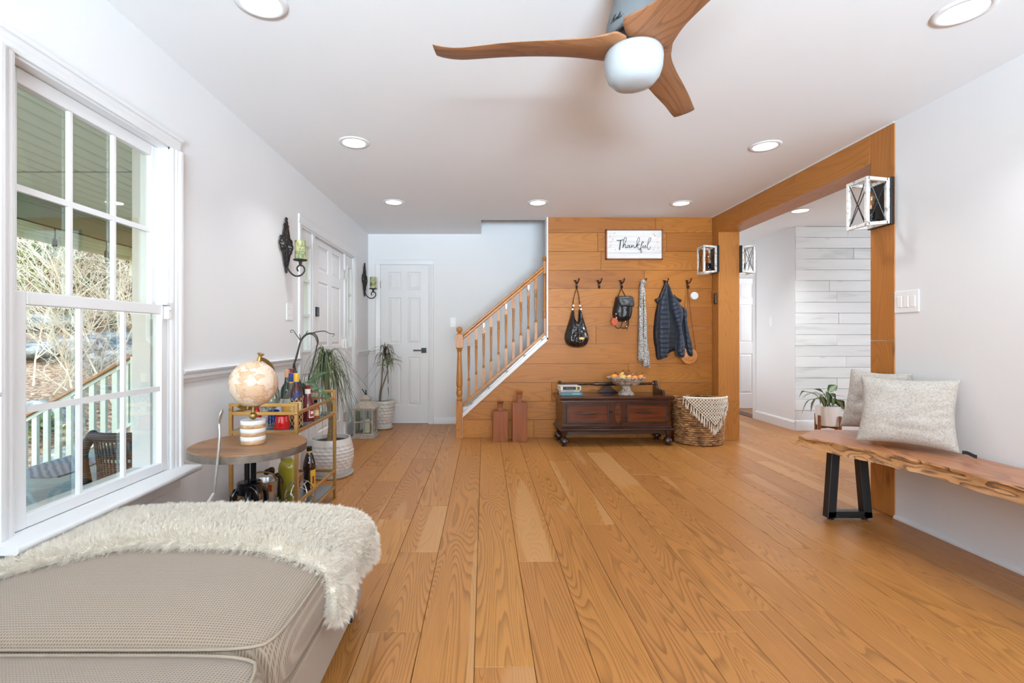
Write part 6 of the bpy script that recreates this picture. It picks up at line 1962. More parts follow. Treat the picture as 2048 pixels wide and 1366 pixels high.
def wine(x, y, label, capm):
    bottle(label, x, y, S1, [(0.001, 0), (0.036, 0), (0.038, 0.004), (0.038, 0.18), (0.034, 0.205), (0.018, 0.232), (0.0145, 0.25), (0.0145, 0.305), (0.001, 0.305)], M['green_g'], [(0.0152, 0.268), (0.0155, 0.310), (0.013, 0.312), (0.001, 0.312)], capm, [(0.05, 0.14, 0.0384, -150, -30, M['label_w'])])
wine(-1.205, 2.985, 'dark green wine bottle with a tan capsule on the upper cart shelf', M['tan_cap'])
wine(-1.238, 3.13, 'dark green wine bottle with a dark red capsule behind the tan-capped one', M['darkred_cap'])
bottle('clear round-shouldered bottle with a blue cap and orange label on the cart', -1.132, 2.868, S1, [(0.001, 0), (0.050, 0), (0.052, 0.004), (0.052, 0.135), (0.046, 0.165), (0.028, 0.190), (0.0165, 0.205), (0.0145, 0.262), (0.001, 0.262)], M['clear'],
       [(0.016, 0.250), (0.017, 0.258), (0.017, 0.300), (0.015, 0.302), (0.001, 0.302)], M['blue_cap'], [(0.03, 0.13, 0.0524, -125, -75, M['label_o']), (0.125, 0.134, 0.0526, -80, -20, M['label_n']), (0.247, 0.252, 0.0165, -180, 0, M['label_y'])])
def netting(t):
    mb = MB()
    x, y = -1.077, 2.800
    for s in (-1, 1):
        for k in range(8):
            mb.tube([(x + 0.0345 * math.cos(2 * PI * k / 8 + s * q * 0.28), y + 0.0345 * math.sin(2 * PI * k / 8 + s * q * 0.28), S1 + 0.005 + 0.0125 * q) for q in range(14)], 0.0012, 4)
    mb.build('netting', M['label_p'], t)
    mb = MB(); 
    mb.grid(lambda u, v: Vector((x + 0.0350 * math.cos(lerp(R(-110), R(-30), u)), y + 0.0350 * math.sin(lerp(R(-110), R(-30), u)), S1 + lerp(0.150, 0.185, v) + 0.03 * u)), 8, 1)
    mb.build('label', M['label_n'], t)
bottle('netted bottle with yellow foil cap and parchment label near the front cart corner', -1.077, 2.800, S1, [(0.001, 0), (0.032, 0), (0.034, 0.004), (0.034, 0.19), (0.030, 0.215), (0.016, 0.238), (0.014, 0.27), (0.001, 0.27)], plain('netted_bottle_dark', (70, 30, 26), 0.1, var=0.15, vscale=14),
       [(0.0145, 0.252), (0.0165, 0.258), (0.0165, 0.306), (0.001, 0.308)], M['yellow_cap'], [(0.075, 0.145, 0.0346, -140, -20, M['label_p']), (0.249, 0.258, 0.0168, -180, 0, M['label_n']), (0.10, 0.125, 0.0350, -95, -55, M['label_r'])], extra=netting)
bottle('dark red liqueur bottle with red cap and framed white label on the cart', -1.085, 3.0, S1, [(0.001, 0), (0.038, 0), (0.040, 0.004), (0.040, 0.092), (0.034, 0.112), (0.022, 0.145), (0.0165, 0.165), (0.015, 0.198), (0.001, 0.198)], M['red_liq'],
       [(0.0155, 0.198), (0.0165, 0.200), (0.0165, 0.218), (0.001, 0.220)], M['darkred_cap'], [(0.166, 0.196, 0.0168, -180, 0, M['label_w']), (0.022, 0.085, 0.0404, -60, -5, M['label_w']), (0.028, 0.079, 0.0407, -54, -11, M['label_r']), (0.045, 0.062, 0.0410, -46, -19, M['label_w'])])
bottle('little amber bottle with a pale label near the far end of the cart', -1.075, 3.115, S1, [(0.001, 0), (0.022, 0), (0.024, 0.003), (0.024, 0.062), (0.018, 0.075), (0.010, 0.082), (0.009, 0.10), (0.001, 0.10)], M['amber_g'], [(0.0095, 0.096), (0.011, 0.098), (0.011, 0.114), (0.001, 0.115)], M['black_gloss'], [(0.015, 0.05, 0.0243, -110, -20, M['label_p'])])
bottle('tall clear jar with a gold top at the far corner of the cart', -1.078, 3.225, S1, [(0.001, 0), (0.030, 0), (0.032, 0.004), (0.032, 0.115), (0.022, 0.132), (0.016, 0.14), (0.016, 0.15), (0.001, 0.15)], M['clear'], [(0.017, 0.148), (0.018, 0.150), (0.018, 0.166), (0.001, 0.167)], M['gold'])
bottle('small red cone-shaped bottle on the cart behind the globe base', -1.308, 2.810, S1, [(0.001, 0), (0.030, 0), (0.031, 0.003), (0.024, 0.05), (0.012, 0.10), (0.009, 0.115), (0.001, 0.116)], M['red_g'], [(0.010, 0.112), (0.011, 0.114), (0.011, 0.126), (0.001, 0.127)], M['darkred_cap'])
def glass(label, name, x, y, prof, mat, group):
    t = thing(name, label, 'glass', (x, y, S1), group)
    mb = MB(); mb.lathe(prof, (x, y, S1), 28); mb.build('vessel', mat, t, smooth=50)
glass('flared red glass tumbler at the near corner of the upper cart shelf', 'tumbler', -1.137, 2.745, [(0.001, 0), (0.043, 0), (0.045, 0.003), (0.036, 0.052), (0.033, 0.070), (0.031, 0.070), (0.036, 0.040), (0.038, 0.012), (0.001, 0.012)], M['red_g'], 'coloured tumblers on the cart')
glass('short cobalt blue tumbler among the wine glasses on the cart', 'tumbler', -1.262, 2.925, [(0.001, 0), (0.030, 0), (0.032, 0.003), (0.033, 0.075), (0.031, 0.075), (0.029, 0.01), (0.001, 0.01)], plain('cobalt_glass', (26, 44, 128), 0.08, var=0.1), 'coloured tumblers on the cart')
WG = [(0.001, 0), (0.033, 0), (0.034, 0.002), (0.010, 0.007), (0.004, 0.014), (0.0035, 0.085), (0.012, 0.094), (0.032, 0.115), (0.040, 0.145), (0.038, 0.180), (0.033, 0.205), (0.0325, 0.205), (0.037, 0.180), (0.039, 0.145), (0.031, 0.117), (0.001, 0.098)]
FG = [(0.001, 0), (0.030, 0), (0.031, 0.002), (0.008, 0.007), (0.0035, 0.014), (0.0035, 0.075), (0.015, 0.09), (0.024, 0.13), (0.026, 0.18), (0.022, 0.235), (0.0215, 0.235), (0.0255, 0.18), (0.023, 0.13), (0.001, 0.085)]
glass('stemmed wine glass nearest the near rail of the cart', 'wine_glass', -1.203, 2.745, WG, M['clear'], 'stemware on the cart')
glass('stemmed wine glass beside the red tumbler, second from the near rail', 'wine_glass', -1.232, 2.848, WG, M['clear'], 'stemware on the cart')
glass('tall clear flute left of the green wine bottles on the cart', 'flute', -1.300, 3.02, FG, M['clear'], 'stemware on the cart')
glass('tall clear flute at the wall side of the cart behind the blue tumbler', 'flute', -1.345, 2.95, FG, M['clear'], 'stemware on the cart')

# lower shelf
bottle('wide flask bottle of yellow liqueur on the lower cart shelf', -1.228, 3.055, S0, [(0.001, 0), (0.056, 0), (0.060, 0.005), (0.060, 0.205), (0.052, 0.235), (0.030, 0.258), (0.020, 0.265), (0.001, 0.266)], M['yellow_liq'], [(0.018, 0.262), (0.0165, 0.27), (0.0150, 0.315), (0.019, 0.317), (0.019, 0.328), (0.001, 0.329)], M['clear'], (), 'bottles on the lower shelf', sc=(1, 0.7))
bottle('dark brown ribbed bottle with black cap and yellow side label on the lower cart shelf', -1.170, 3.265, S0, [(0.001, 0), (0.036, 0), (0.038, 0.004), (0.038, 0.125), (0.042, 0.155), (0.037, 0.190), (0.024, 0.235), (0.016, 0.252), (0.015, 0.265), (0.001, 0.265)], M['brown_g'], [(0.0165, 0.263), (0.018, 0.265), (0.018, 0.292), (0.001, 0.293)], M['black_metal'], [(0.02, 0.145, 0.0400, -60, 10, M['label_y']), (0.05, 0.10, 0.0404, -42, -22, M['label_r']), (0.252, 0.263, 0.0162, -180, 0, M['label_y'])], 'bottles on the lower shelf')
sp_ = thing('metal_sphere', 'openwork silver metal sphere on the lower shelf of the cart', 'ornament', (-1.112, 2.935, S0))
bmx = bmesh.new(); bmesh.ops.create_icosphere(bmx, subdivisions=1, radius=0.083)
mb = MB(); rs = random.Random(6); cen = Vector((-1.112, 2.935, S0 + 0.084))
fc = {f.index: f.calc_center_median().normalized() for f in bmx.faces}
bmx.faces.ensure_lookup_table()
for e in bmx.edges:
    a, c = [fc[f.index] for f in e.link_faces]
    mb.tube([cen + a.lerp(c, t).normalized() * 0.080 for t in (0, .25, .5, .75, 1)], [0.0065, 0.0042, 0.004, 0.0042, 0.0065], 6, flat=0.8)
bmx.free(); mb.build('openwork', M['chrome'], sp_, smooth=60)
bkt = thing('ice_bucket', 'silver ice bucket with copper patches on the lower cart shelf', 'bucket', (-1.268, 2.83, S0))
mb = MB(); mb.lathe([(0.001, 0), (0.052, 0), (0.055, 0.004), (0.063, 0.12), (0.064, 0.126), (0.064, 0.142), (0.066, 0.146), (0.068, 0.190), (0.070, 0.194), (0.067, 0.195), (0.064, 0.188), (0.052, 0.012), (0.001, 0.012)], (-1.268, 2.83, S0), 36); mb.build('body', M['chrome'], bkt, smooth=40)
mb = MB(); mb.box(-1.225, 2.77, S0 + 0.145, -1.205, 2.776, S0 + 0.185); mb.build('copper_patch', plain('copper', (176, 84, 50), 0.3, 0.8), bkt, bevel=0.002)
mb = MB(); mb.tube(curve([(-1.330, 2.83, S0 + 0.185), (-1.325, 2.80, S0 + 0.235), (-1.268, 2.79, S0 + 0.252), (-1.211, 2.80, S0 + 0.235), (-1.206, 2.83, S0 + 0.185)], 8), 0.005, 8); mb.build('bail_handle', M['brass'], bkt, smooth=60)
orn = thing('metal_ornament', 'brown curled metal ornament between the ice bucket and yellow bottle', 'ornament', (-1.290, 2.98, S0))
q4 = lambda u, v: P(470 + u * 220 / 2048, 880 + v * 220 / 2048, 2.99)
mb = MB(); mb.tube(curve([q4(585, 640), q4(600, 570), q4(650, 540), q4(700, 575), q4(730, 650), q4(800, 670), q4(850, 700), q4(840, 800)], 6), [0.012 + 0.006 * math.sin(k * 0.5) for k in range(43)], 10)
mb.tube(curve([q4(800, 680), q4(810, 800), q4(830, 950), q4(845, 1090)], 6), 0.008, 8)
mb.tube(curve([q4(740, 660), q4(770, 800), q4(790, 950), q4(790, 1060)], 6), 0.007, 8)
base = P(555, 990, 2.99); mb.box(base.x - 0.03, 2.965, S0, base.x + 0.025, 3.015, S0 + 0.012)
mb.build('curl', M['bronze'], orn, smooth=60)

# ---------------------------------------------------------------- orchid on the cart
OX, OY = -1.180, 3.255
orc = thing('orchid', 'orchid with long bare arching dark stems and broad leaves on the cart', 'plant', (OX, OY, S1))
mb = MB(); mb.lathe([(0.001, 0), (0.038, 0), (0.042, 0.004), (0.052, 0.095), (0.050, 0.097), (0.046, 0.085), (0.001, 0.085)], (OX, OY, S1), 28); mb.build('pot', plain('orchid_pot', (126, 118, 106), 0.5), orc, smooth=40)
mb = MB(); mb.lathe([(0.001, 0.088), (0.046, 0.087), (0.046, 0.08), (0.001, 0.08)], (OX, OY, S1), 20); mb.build('soil', M['soil'], orc)
M['orchid_leaf'] = plain('orchid_leaf', (52, 84, 46), 0.32, var=0.25, vscale=14); M['orchid_stem'] = plain('orchid_stem', (44, 40, 34), 0.6, var=0.3, vscale=60)
q5 = lambda u, v, Y=3.22: P(500 + u * 200 / 1821, 720 + v * 200 / 1821, Y)
for (bu, bv, tu, tv, w, dr, ro, Y) in ((1000, 440, 1425, 225, .030, .012, .5, 3.22), (960, 420, 1270, 560, .030, .018, .2, 3.18), (1120, 560, 1480, 780, .034, .026, .2, 3.16), (980, 460, 830, 520, .026, .02, .2, 3.3)):
    leafmesh(q5(bu, bv, Y), q5(tu, tv, Y), w, dr, M['orchid_leaf'], orc, ro, nl=8, wide=.55)
mb = MB(); bs = Vector((OX, OY, S1 + 0.085))
for u, v in ((1000, 440), (960, 420), (1120, 560), (980, 460)):
    mb.tube(curve([bs, (bs + q5(u, v)) / 2 + Vector((0, 0, 0.02)), q5(u, v)], 5), 0.009, 6, flat=0.5)
mb.build('leaf_base', M['orchid_leaf'], orc, smooth=60)
q6 = lambda u, v, Y=3.24: P(560 + u * 160 / 1821, 640 + v * 160 / 1821, Y)
def stem(pts, r0, r1, name='flower_stem', Y=3.24):
    mb = MB(); c = curve([q6(*p, Y) if len(p) == 2 else p for p in pts], 7); m = len(c)
    mb.tube(c, [lerp(r0, r1, i / (m - 1)) for i in range(m)], 7); return mb.build(name, M['orchid_stem'], orc, smooth=60)
stem([tuple(bs), (320, 1180), (365, 880), (400, 740), (455, 530), (500, 420), (590, 330), (680, 300), (770, 310), (840, 380), (868, 500), (840, 600), (800, 800), (760, 980), (690, 1200), (650, 1366)], 0.0065, 0.0035)
stem([tuple(bs + Vector((0.01, 0, 0))), (345, 1100), (395, 800), (470, 510), (545, 390), (640, 325), (720, 325), (800, 385), (838, 470), (850, 540), (825, 640)], 0.005, 0.003)
stem([(670, 310), (760, 290), (860, 265), (1015, 255), (1140, 310), (1225, 312), (1232, 340), (1190, 390)], 0.0042, 0.0014)
stem([(460, 460), (410, 390), (360, 320), (310, 245), (260, 230), (235, 265), (265, 290), (300, 275)], 0.0032, 0.0012)
stem([(462, 450), (460, 390), (440, 320)], 0.004, 0.002)
stem([(600, 325), (605, 285), (640, 240)], 0.0035, 0.0015)

# ================================================================ PONYTAIL PALM IN THE BIG POT
def dimple():
    m, nt, b = nmat('dimpled_white_pot')
    vo = N(nt, 'ShaderNodeTexVoronoi', {'Vector': OBJ(nt, (26, 26, 26), False), 'Scale': 1.0})
    n1 = NOISE(nt, OBJ(nt, (10, 10, 10), False), 1.0, 3)
    nt.links.new(RAMP(nt, n1, [(0.35, lin((190, 184, 176))), (0.6, lin((212, 208, 202)))]), b.inputs['Base Color'])
    b.inputs['Roughness'].default_value = 0.35
    BUMP(nt, b, vo.outputs['Distance'], 0.5, 0.006)
    return m
M['dimple'] = dimple()
def dpot(name_mat, x, y, prof, parent, nr=9, na=28, amp=0.004, z0=0.03, z1=0.26):
    """lathed pot whose wall carries rows of hammered dimples"""
    mb = MB(); n = na * 4; vs = []; fs = []; m = 44
    zs = [p[1] for p in prof]; zt = prof[-1][1]
    tab = [(p[1], p[0]) for p in prof]
    for j in range(m + 1):
        z = zt * j / m; r = interp(tab, z)
        for k in range(n):
            a = 2 * PI * k / n
            row = (z - z0) / (z1 - z0) * nr
            e = 0
            if z0 < z < z1:
                off = 0.5 if int(row) % 2 else 0
                e = -amp * max(0, math.sin(PI * (row % 1))) * (0.5 + 0.5 * math.cos(2 * PI * (a / (2 * PI) * na + off)))
            vs.append((x + (r + e) * math.cos(a), y + (r + e) * math.sin(a), z))
    for rr, z in ((prof[-1][0] - 0.012, zt), (prof[-1][0] - 0.018, zt - 0.04), (0.002, zt - 0.045)):
        for k in range(n):
            a = 2 * PI * k / n; vs.append((x + rr * math.cos(a), y + rr * math.sin(a), z))
    rows_ = m + 4
    for j in range(rows_ - 1):
        for k in range(n): fs.append((j * n + k, j * n + (k + 1) % n, (j + 1) * n + (k + 1) % n, (j + 1) * n + k))
    fs.append(tuple(range(n))[::-1]); fs.append(tuple((rows_ - 1) * n + k for k in range(n)))
    mb.add(vs, fs); return mb.build('pot', name_mat, parent, smooth=50)
M['pot_glaze'] = plain('white_pot_glaze', (202, 197, 190), 0.35, var=0.08, vscale=12)
PX, PY = -1.243, 3.955
palm = thing('ponytail_palm', 'ponytail palm with long thin drooping leaves in a big dimpled white pot', 'plant', (PX, PY, 0))
dpot(M['pot_glaze'], PX, PY, [(0.125, 0), (0.130, 0.006), (0.165, 0.06), (0.182, 0.14), (0.180, 0.20), (0.166, 0.265), (0.156, 0.300)], palm, 8, 22, 0.011, 0.04, 0.25)
mb = MB(); mb.lathe([(0.001, 0.001), (0.168, 0.001), (0.176, 0.006), (0.182, 0.022), (0.176, 0.022), (0.165, 0.010), (0.001, 0.010)], (PX, PY, 0), 40); mb.build('saucer', M['pot_glaze'], palm, smooth=40)
mb = MB(); mb.lathe([(0.001, 0.272), (0.138, 0.270), (0.138, 0.262), (0.001, 0.262)], (PX, PY, 0), 28); mb.build('soil', M['soil'], palm)
M['palm_leaf'] = plain('palm_leaf', (84, 100, 54), 0.5, var=0.5, vscale=5); M['palm_dark'] = plain('palm_leaf_dark', (56, 66, 40), 0.5, var=0.4, vscale=5); M['trunk'] = plain('palm_trunk', (140, 112, 78), 0.85, var=0.35, vscale=40, bump=0.6, bscale=80)
mb = MB(); mb.tube(curve([(PX, PY, 0.265), (PX + 0.012, PY, 0.42), (PX - 0.012, PY, 0.58), (PX - 0.030, PY - 0.01, 0.74), (PX - 0.038, PY - 0.01, 0.86)], 6), [lerp(0.034, 0.016, k / 24) for k in range(25)], 10)
mb.tube(curve([(PX + 0.03, PY - 0.02, 0.265), (PX + 0.038, PY - 0.03, 0.40), (PX + 0.025, PY - 0.02, 0.56)], 6), [lerp(0.022, 0.012, k / 12) for k in range(13)], 8)
mb.build('trunk', M['trunk'], palm, smooth=60)
CR = Vector((PX - 0.038, PY - 0.01, 0.88))
mb = MB(); mb.tube([CR + Vector((0, 0, -0.03)), CR + Vector((0.0, 0, 0.05)), CR + Vector((0.002, 0, 0.115))], [0.022, 0.026, 0.024], 12); mb.build('crown', M['palm_dark'], palm, smooth=60)
def ribbon(pts, w, mat, parent, name='leaf'):
    c = curve(pts, 4); m = len(c); vs = []; fs = []
    for i, p in enumerate(c):
        d = (c[min(i + 1, m - 1)] - c[max(i - 1, 0)]).normalized()
        sd = d.cross(Vector((0, 0, 1)))
        sd = sd.normalized() if sd.length > 1e-4 else Vector((1, 0, 0))
        t = i / (m - 1); ww = w * (0.6 + 0.8 * t if t < 0.3 else 0.84 + 0.16 * 0) * (1 - max(0, (t - 0.45) / 0.55) ** 1.5 * 0.93)
        vs += [p - sd * ww, p - sd * 0 + Vector((0, 0, -ww * 0.5)), p + sd * ww]
    for i in range(m - 1):
        for j in range(2): fs.append((i * 3 + j, i * 3 + j + 1, (i + 1) * 3 + j + 1, (i + 1) * 3 + j))
    mb = MB(); mb.add(vs, fs); return mb.build(name, mat, parent, smooth=180)
rs = random.Random(11)
for i in range(150):
    a = rs.uniform(0, 2 * PI); r = rs.uniform(0.07, 0.30) * (1.0 if math.cos(a) > -0.5 else 0.65); h = rs.uniform(0.0, 0.12); dn = rs.uniform(0.12, 0.50)
    z0 = rs.uniform(-0.12, 0.10)
    if math.sin(a) > 0.3: r *= 0.8
    A = CR + Vector((0.016 * math.cos(a), 0.016 * math.sin(a), z0))
    m1 = A + Vector((math.cos(a) * r * 0.35, math.sin(a) * r * 0.35, h * 0.8)); m2 = A + Vector((math.cos(a) * r * 0.78, math.sin(a) * r * 0.78, h * 0.4 - dn * 0.25)); m3 = A + Vector((math.cos(a + .1) * r, math.sin(a + .1) * r, -dn))
    for p in (m1, m2, m3):
        p.x = max(p.x, XL + 0.03)
        if p.y < AY1 + 0.14 and p.x < AX1 + 0.03: p.y = AY1 + 0.14
    ribbon([A, m1, m2, m3], rs.uniform(0.0028, 0.0052), M['palm_leaf'] if rs.random() < 0.5 else M['palm_dark'], palm)
for tx, tz, dy in ((0.30, 0.62, 0.0), (0.36, 0.66, -0.10), (0.27, 0.56, -0.2), (0.20, 0.46, -0.22), (0.16, 0.40, -0.1), (0.24, 0.42, 0.0), (0.29, 0.5, -0.12), (0.21, 0.34, -0.05), (0.25, 0.36, -0.15)):
    A = CR + Vector((0.015, 0, 0.0)); B = Vector((PX + tx, PY + dy, tz))
    ribbon([A, A.lerp(B, 0.35) + Vector((0, 0, 0.12)), A.lerp(B, 0.75) + Vector((0, 0, 0.06)), B], 0.0045, M['palm_dark'], palm)

# ================================================================ FLOOR LANTERN
LX, LY, lw = -1.322, 5.45, 0.098
lan = thing('lantern', 'greyed wooden candle lantern with a pyramid roof on the floor by the front door', 'lantern', (LX, LY, 0))
M['greywood'] = wood('weathered_lantern_wood', (176, 164, 150), (112, 100, 90), 'Z', k=8, sg=3, su=18, line=0.5, rough=0.8, tone=0.12, fine=0.2)
mb = MB(); mb.box(LX - 0.125, LY - 0.125, 0, LX + 0.125, LY + 0.125, 0.030); mb.box(LX - 0.112, LY - 0.112, 0.030, LX + 0.112, LY + 0.112, 0.052); mb.build('base', M['greywood'], lan, bevel=0.004)
for sx in (-1, 1):
    for sy in (-1, 1):
        mb = MB(); x, y = LX + sx * lw, LY + sy * lw; mb.box(x - 0.009, y - 0.009, 0.050, x + 0.009, y + 0.009, 0.315); mb.build('corner_post', M['greywood'], lan)
for ax_, s in (('x', -1), ('x', 1), ('y', -1), ('y', 1)):
    mb = MB()
    if ax_ == 'y':
        mb.box(LX - lw, LY + s * lw - 0.005, 0.175, LX + lw, LY + s * lw + 0.005, 0.187); mb.box(LX - 0.005, LY + s * lw - 0.005, 0.05, LX + 0.005, LY + s * lw + 0.005, 0.31)
    else:
        mb.box(LX + s * lw - 0.005, LY - lw, 0.175, LX + s * lw + 0.005, LY + lw, 0.187); mb.box(LX + s * lw - 0.005, LY - 0.005, 0.05, LX + s * lw + 0.005, LY + 0.005, 0.31)
    mb.build('glazing_bar', M['greywood'], lan)
    mb = MB(); c = lw - 0.004
    if ax_ == 'y': mb.box(LX - c, LY + s * lw * 0.96 - 0.001, 0.052, LX + c, LY + s * lw * 0.96 + 0.001, 0.31)
    else: mb.box(LX + s * lw * 0.96 - 0.001, LY - c, 0.052, LX + s * lw * 0.96 + 0.001, LY + c, 0.31)
    mb.build('pane', M['pane'], lan)
mb = MB(); mb.box(LX - 0.118, LY - 0.118, 0.308, LX + 0.118, LY + 0.118, 0.332)
def pyr(mb, w0, w1, z0, z1):
    mb.add([(LX - w0, LY - w0, z0), (LX + w0, LY - w0, z0), (LX + w0, LY + w0, z0), (LX - w0, LY + w0, z0), (LX - w1, LY - w1, z1), (LX + w1, LY - w1, z1), (LX + w1, LY + w1, z1), (LX - w1, LY + w1, z1)],
           [(3, 2, 1, 0), (4, 5, 6, 7), (0, 1, 5, 4), (1, 2, 6, 5), (2, 3, 7, 6), (3, 0, 4, 7)])
pyr(mb, 0.135, 0.055, 0.332, 0.405); mb.box(LX - 0.052, LY - 0.052, 0.405, LX + 0.052, LY + 0.052, 0.425); pyr(mb, 0.066, 0.012, 0.425, 0.470)
mb.build('roof', M['greywood'], lan, bevel=0.002, seg=1)
mb = MB(); mb.ball((LX, LY, 0.482), 0.014, 10, 8); mb.tube([(LX, LY, 0.465), (LX + 0.002, LY, 0.512)], 0.005, 8); mb.ball((LX + 0.002, LY, 0.515), 0.010, 8, 6); mb.tube([(LX - 0.004, LY - 0.01, 0.485), (LX - 0.040, LY - 0.01, 0.535)], 0.006, 8)
mb.build('top_ring', M['iron'], lan, smooth=60)
mb = MB(); mb.lathe([(0.001, 0.052), (0.036, 0.052), (0.036, 0.20), (0.030, 0.204), (0.001, 0.200)], (LX + 0.012, LY, 0), 24)
tag(mb.build('pillar_candle', plain('cream_candle', (222, 214, 196), 0.5), None, smooth=40), 'cream pillar candle standing inside the grey floor lantern', 'candle')

# ================================================================ DRACAENA
DX, DY = -1.232, 5.955
drc = thing('dracaena', 'small dracaena with two thin stems in a dimpled white pot by the closet door', 'plant', (DX, DY, 0))
dpot(M['pot_glaze'], DX, DY, [(0.098, 0.012), (0.100, 0.016), (0.118, 0.10), (0.135, 0.20), (0.143, 0.28), (0.145, 0.335), (0.143, 0.345)], drc, 7, 18, 0.010, 0.05, 0.31)
mb = MB(); mb.lathe([(0.001, 0.001), (0.100, 0.001), (0.118, 0.008), (0.124, 0.018), (0.118, 0.018), (0.098, 0.012), (0.001, 0.012)], (DX, DY, 0), 36); mb.build('saucer', M['pot_glaze'], drc, smooth=40)
mb = MB(); mb.lathe([(0.001, 0.325), (0.125, 0.322), (0.125, 0.315), (0.001, 0.315)], (DX, DY, 0), 24); mb.build('soil', M['soil'], drc)
q7 = lambda u, v, Y=5.95: P(690 + u * 140 / 869, 660 + v * 140 / 869, Y)
M['drac_stem'] = plain('dracaena_stem', (104, 92, 74), 0.8, var=0.3, vscale=60); M['drac_leaf'] = plain('dracaena_leaf', (76, 66, 44), 0.45, var=0.5, vscale=8); M['drac_green'] = plain('dracaena_new_leaf', (98, 116, 62), 0.45, var=0.3, vscale=8)
for pts in (((428, 890), (432, 800), (455, 650), (465, 480), (478, 360)), ((440, 880), (455, 740), (500, 600), (525, 520), (528, 440))):
    mb = MB(); mb.tube(curve([q7(*p) for p in pts], 6), 0.008, 8); mb.build('stem', M['drac_stem'], drc, smooth=60)
rs = random.Random(21)
def dleaf(A, a, r, h, dn, w, mat):
    ps_ = [A, A + Vector((math.cos(a) * r * 0.4, math.sin(a) * r * 0.4, h)), A + Vector((math.cos(a) * r * 0.8, math.sin(a) * r * 0.8, h * 0.7 - dn * 0.3)), A + Vector((math.cos(a) * r, math.sin(a) * r, -dn))]
    for p in ps_:
        p.x = max(p.x, XL + 0.03); p.y = min(p.y, 6.24)
    ribbon(ps_, w, mat, drc)
for i in range(64):
    c = q7(492, 330) if i % 2 else q7(528, 430)
    dleaf(c + Vector((0, 0, rs.uniform(-0.03, 0.08))), rs.uniform(0, 2 * PI), rs.uniform(0.06, 0.22), rs.uniform(0.0, 0.10), rs.uniform(-0.02, 0.14), rs.uniform(0.005, 0.008), M['drac_green'] if i % 4 == 0 else M['drac_leaf'])
for (a, b2) in (((480, 360), (245, 600)), ((490, 430), (345, 640)), ((480, 450), (297, 730)), ((535, 500), (542, 850)), ((500, 420), (480, 530)), ((530, 440), (490, 560)), ((480, 340), (400, 455)), ((545, 380), (580, 535)), ((495, 250), (500, 150)), ((500, 260), (625, 200)), ((520, 300), (645, 480)), ((500, 290), (690, 460))):
    A, B = q7(*a), q7(*b2); ribbon([A, A.lerp(B, 0.4) + Vector((0, -0.02, 0.025)), A.lerp(B, 0.75) + Vector((0, -0.02, 0.015)), B], 0.0065, M['drac_leaf'], drc)
# ================================================================ PORCH
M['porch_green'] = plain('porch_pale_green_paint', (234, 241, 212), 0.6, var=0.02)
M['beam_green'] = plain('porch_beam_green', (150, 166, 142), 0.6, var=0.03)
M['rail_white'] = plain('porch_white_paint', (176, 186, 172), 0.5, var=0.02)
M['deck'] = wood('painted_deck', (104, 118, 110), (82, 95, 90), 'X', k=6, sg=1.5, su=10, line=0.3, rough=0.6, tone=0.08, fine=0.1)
M['cap_wood'] = wood('porch_handrail_cap', (150, 112, 76), (104, 72, 46), 'X', k=8, sg=2, su=12, line=0.5, rough=0.6, tone=0.0, fine=0.1)
ZD = -0.02
BX = -3.80
pf = setting('porch_floor')
mb = MB(); mb.box(-3.95, -2.0, ZD - 0.25, -1.60, 9.0, ZD - 0.03); mb.build('joist_frame', M['deck'], pf)
y = 0.0; i = 0
while y < 7.5:
    mb = MB(); mb.box(-3.98, y + 0.003, ZD - 0.03, -1.601, y + 0.137, ZD); mb.build('board', M['deck'], pf, bevel=0.003, seg=1); y += 0.14; i += 1
ps2 = setting('porch_ceiling')
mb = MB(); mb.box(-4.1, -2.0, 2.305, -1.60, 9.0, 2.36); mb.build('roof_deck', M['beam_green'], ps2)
xb = -1.64
while xb > BX:
    for ya, yb in ((-0.5, 3.46), (3.47, 7.5)):
        mb = MB(); mb.prism([(xb, 2.303), (xb - 0.110, 2.303), (xb - 0.110, 2.293), (xb - 0.104, 2.287), (xb - 0.006, 2.287), (xb, 2.293)], 'Y', ya, yb)
        mb.build('board', M['porch_green'], ps2)
    xb -= 0.125
mb = MB(); mb.box(-1.70, 3.455, 2.284, BX, 3.475, 2.291); mb.build('seam_strip', M['beam_green'], ps2)
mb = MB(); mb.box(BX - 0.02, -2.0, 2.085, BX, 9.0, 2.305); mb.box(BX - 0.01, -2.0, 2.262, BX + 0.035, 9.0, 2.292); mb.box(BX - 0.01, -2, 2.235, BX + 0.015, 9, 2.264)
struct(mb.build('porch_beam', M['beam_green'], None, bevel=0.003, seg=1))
mb = MB()
for k in range(4):
    mb.box(BX - 0.17 - 0.004 * (k % 2), -2.0, 1.965 + 0.032 * k, BX - 0.10, 9.0, 1.995 + 0.032 * k)
mb.box(BX - 0.2, -2, 2.09, BX - 0.02, 9.0, 2.30)
struct(mb.build('porch_fascia', M['porch_green'], None))
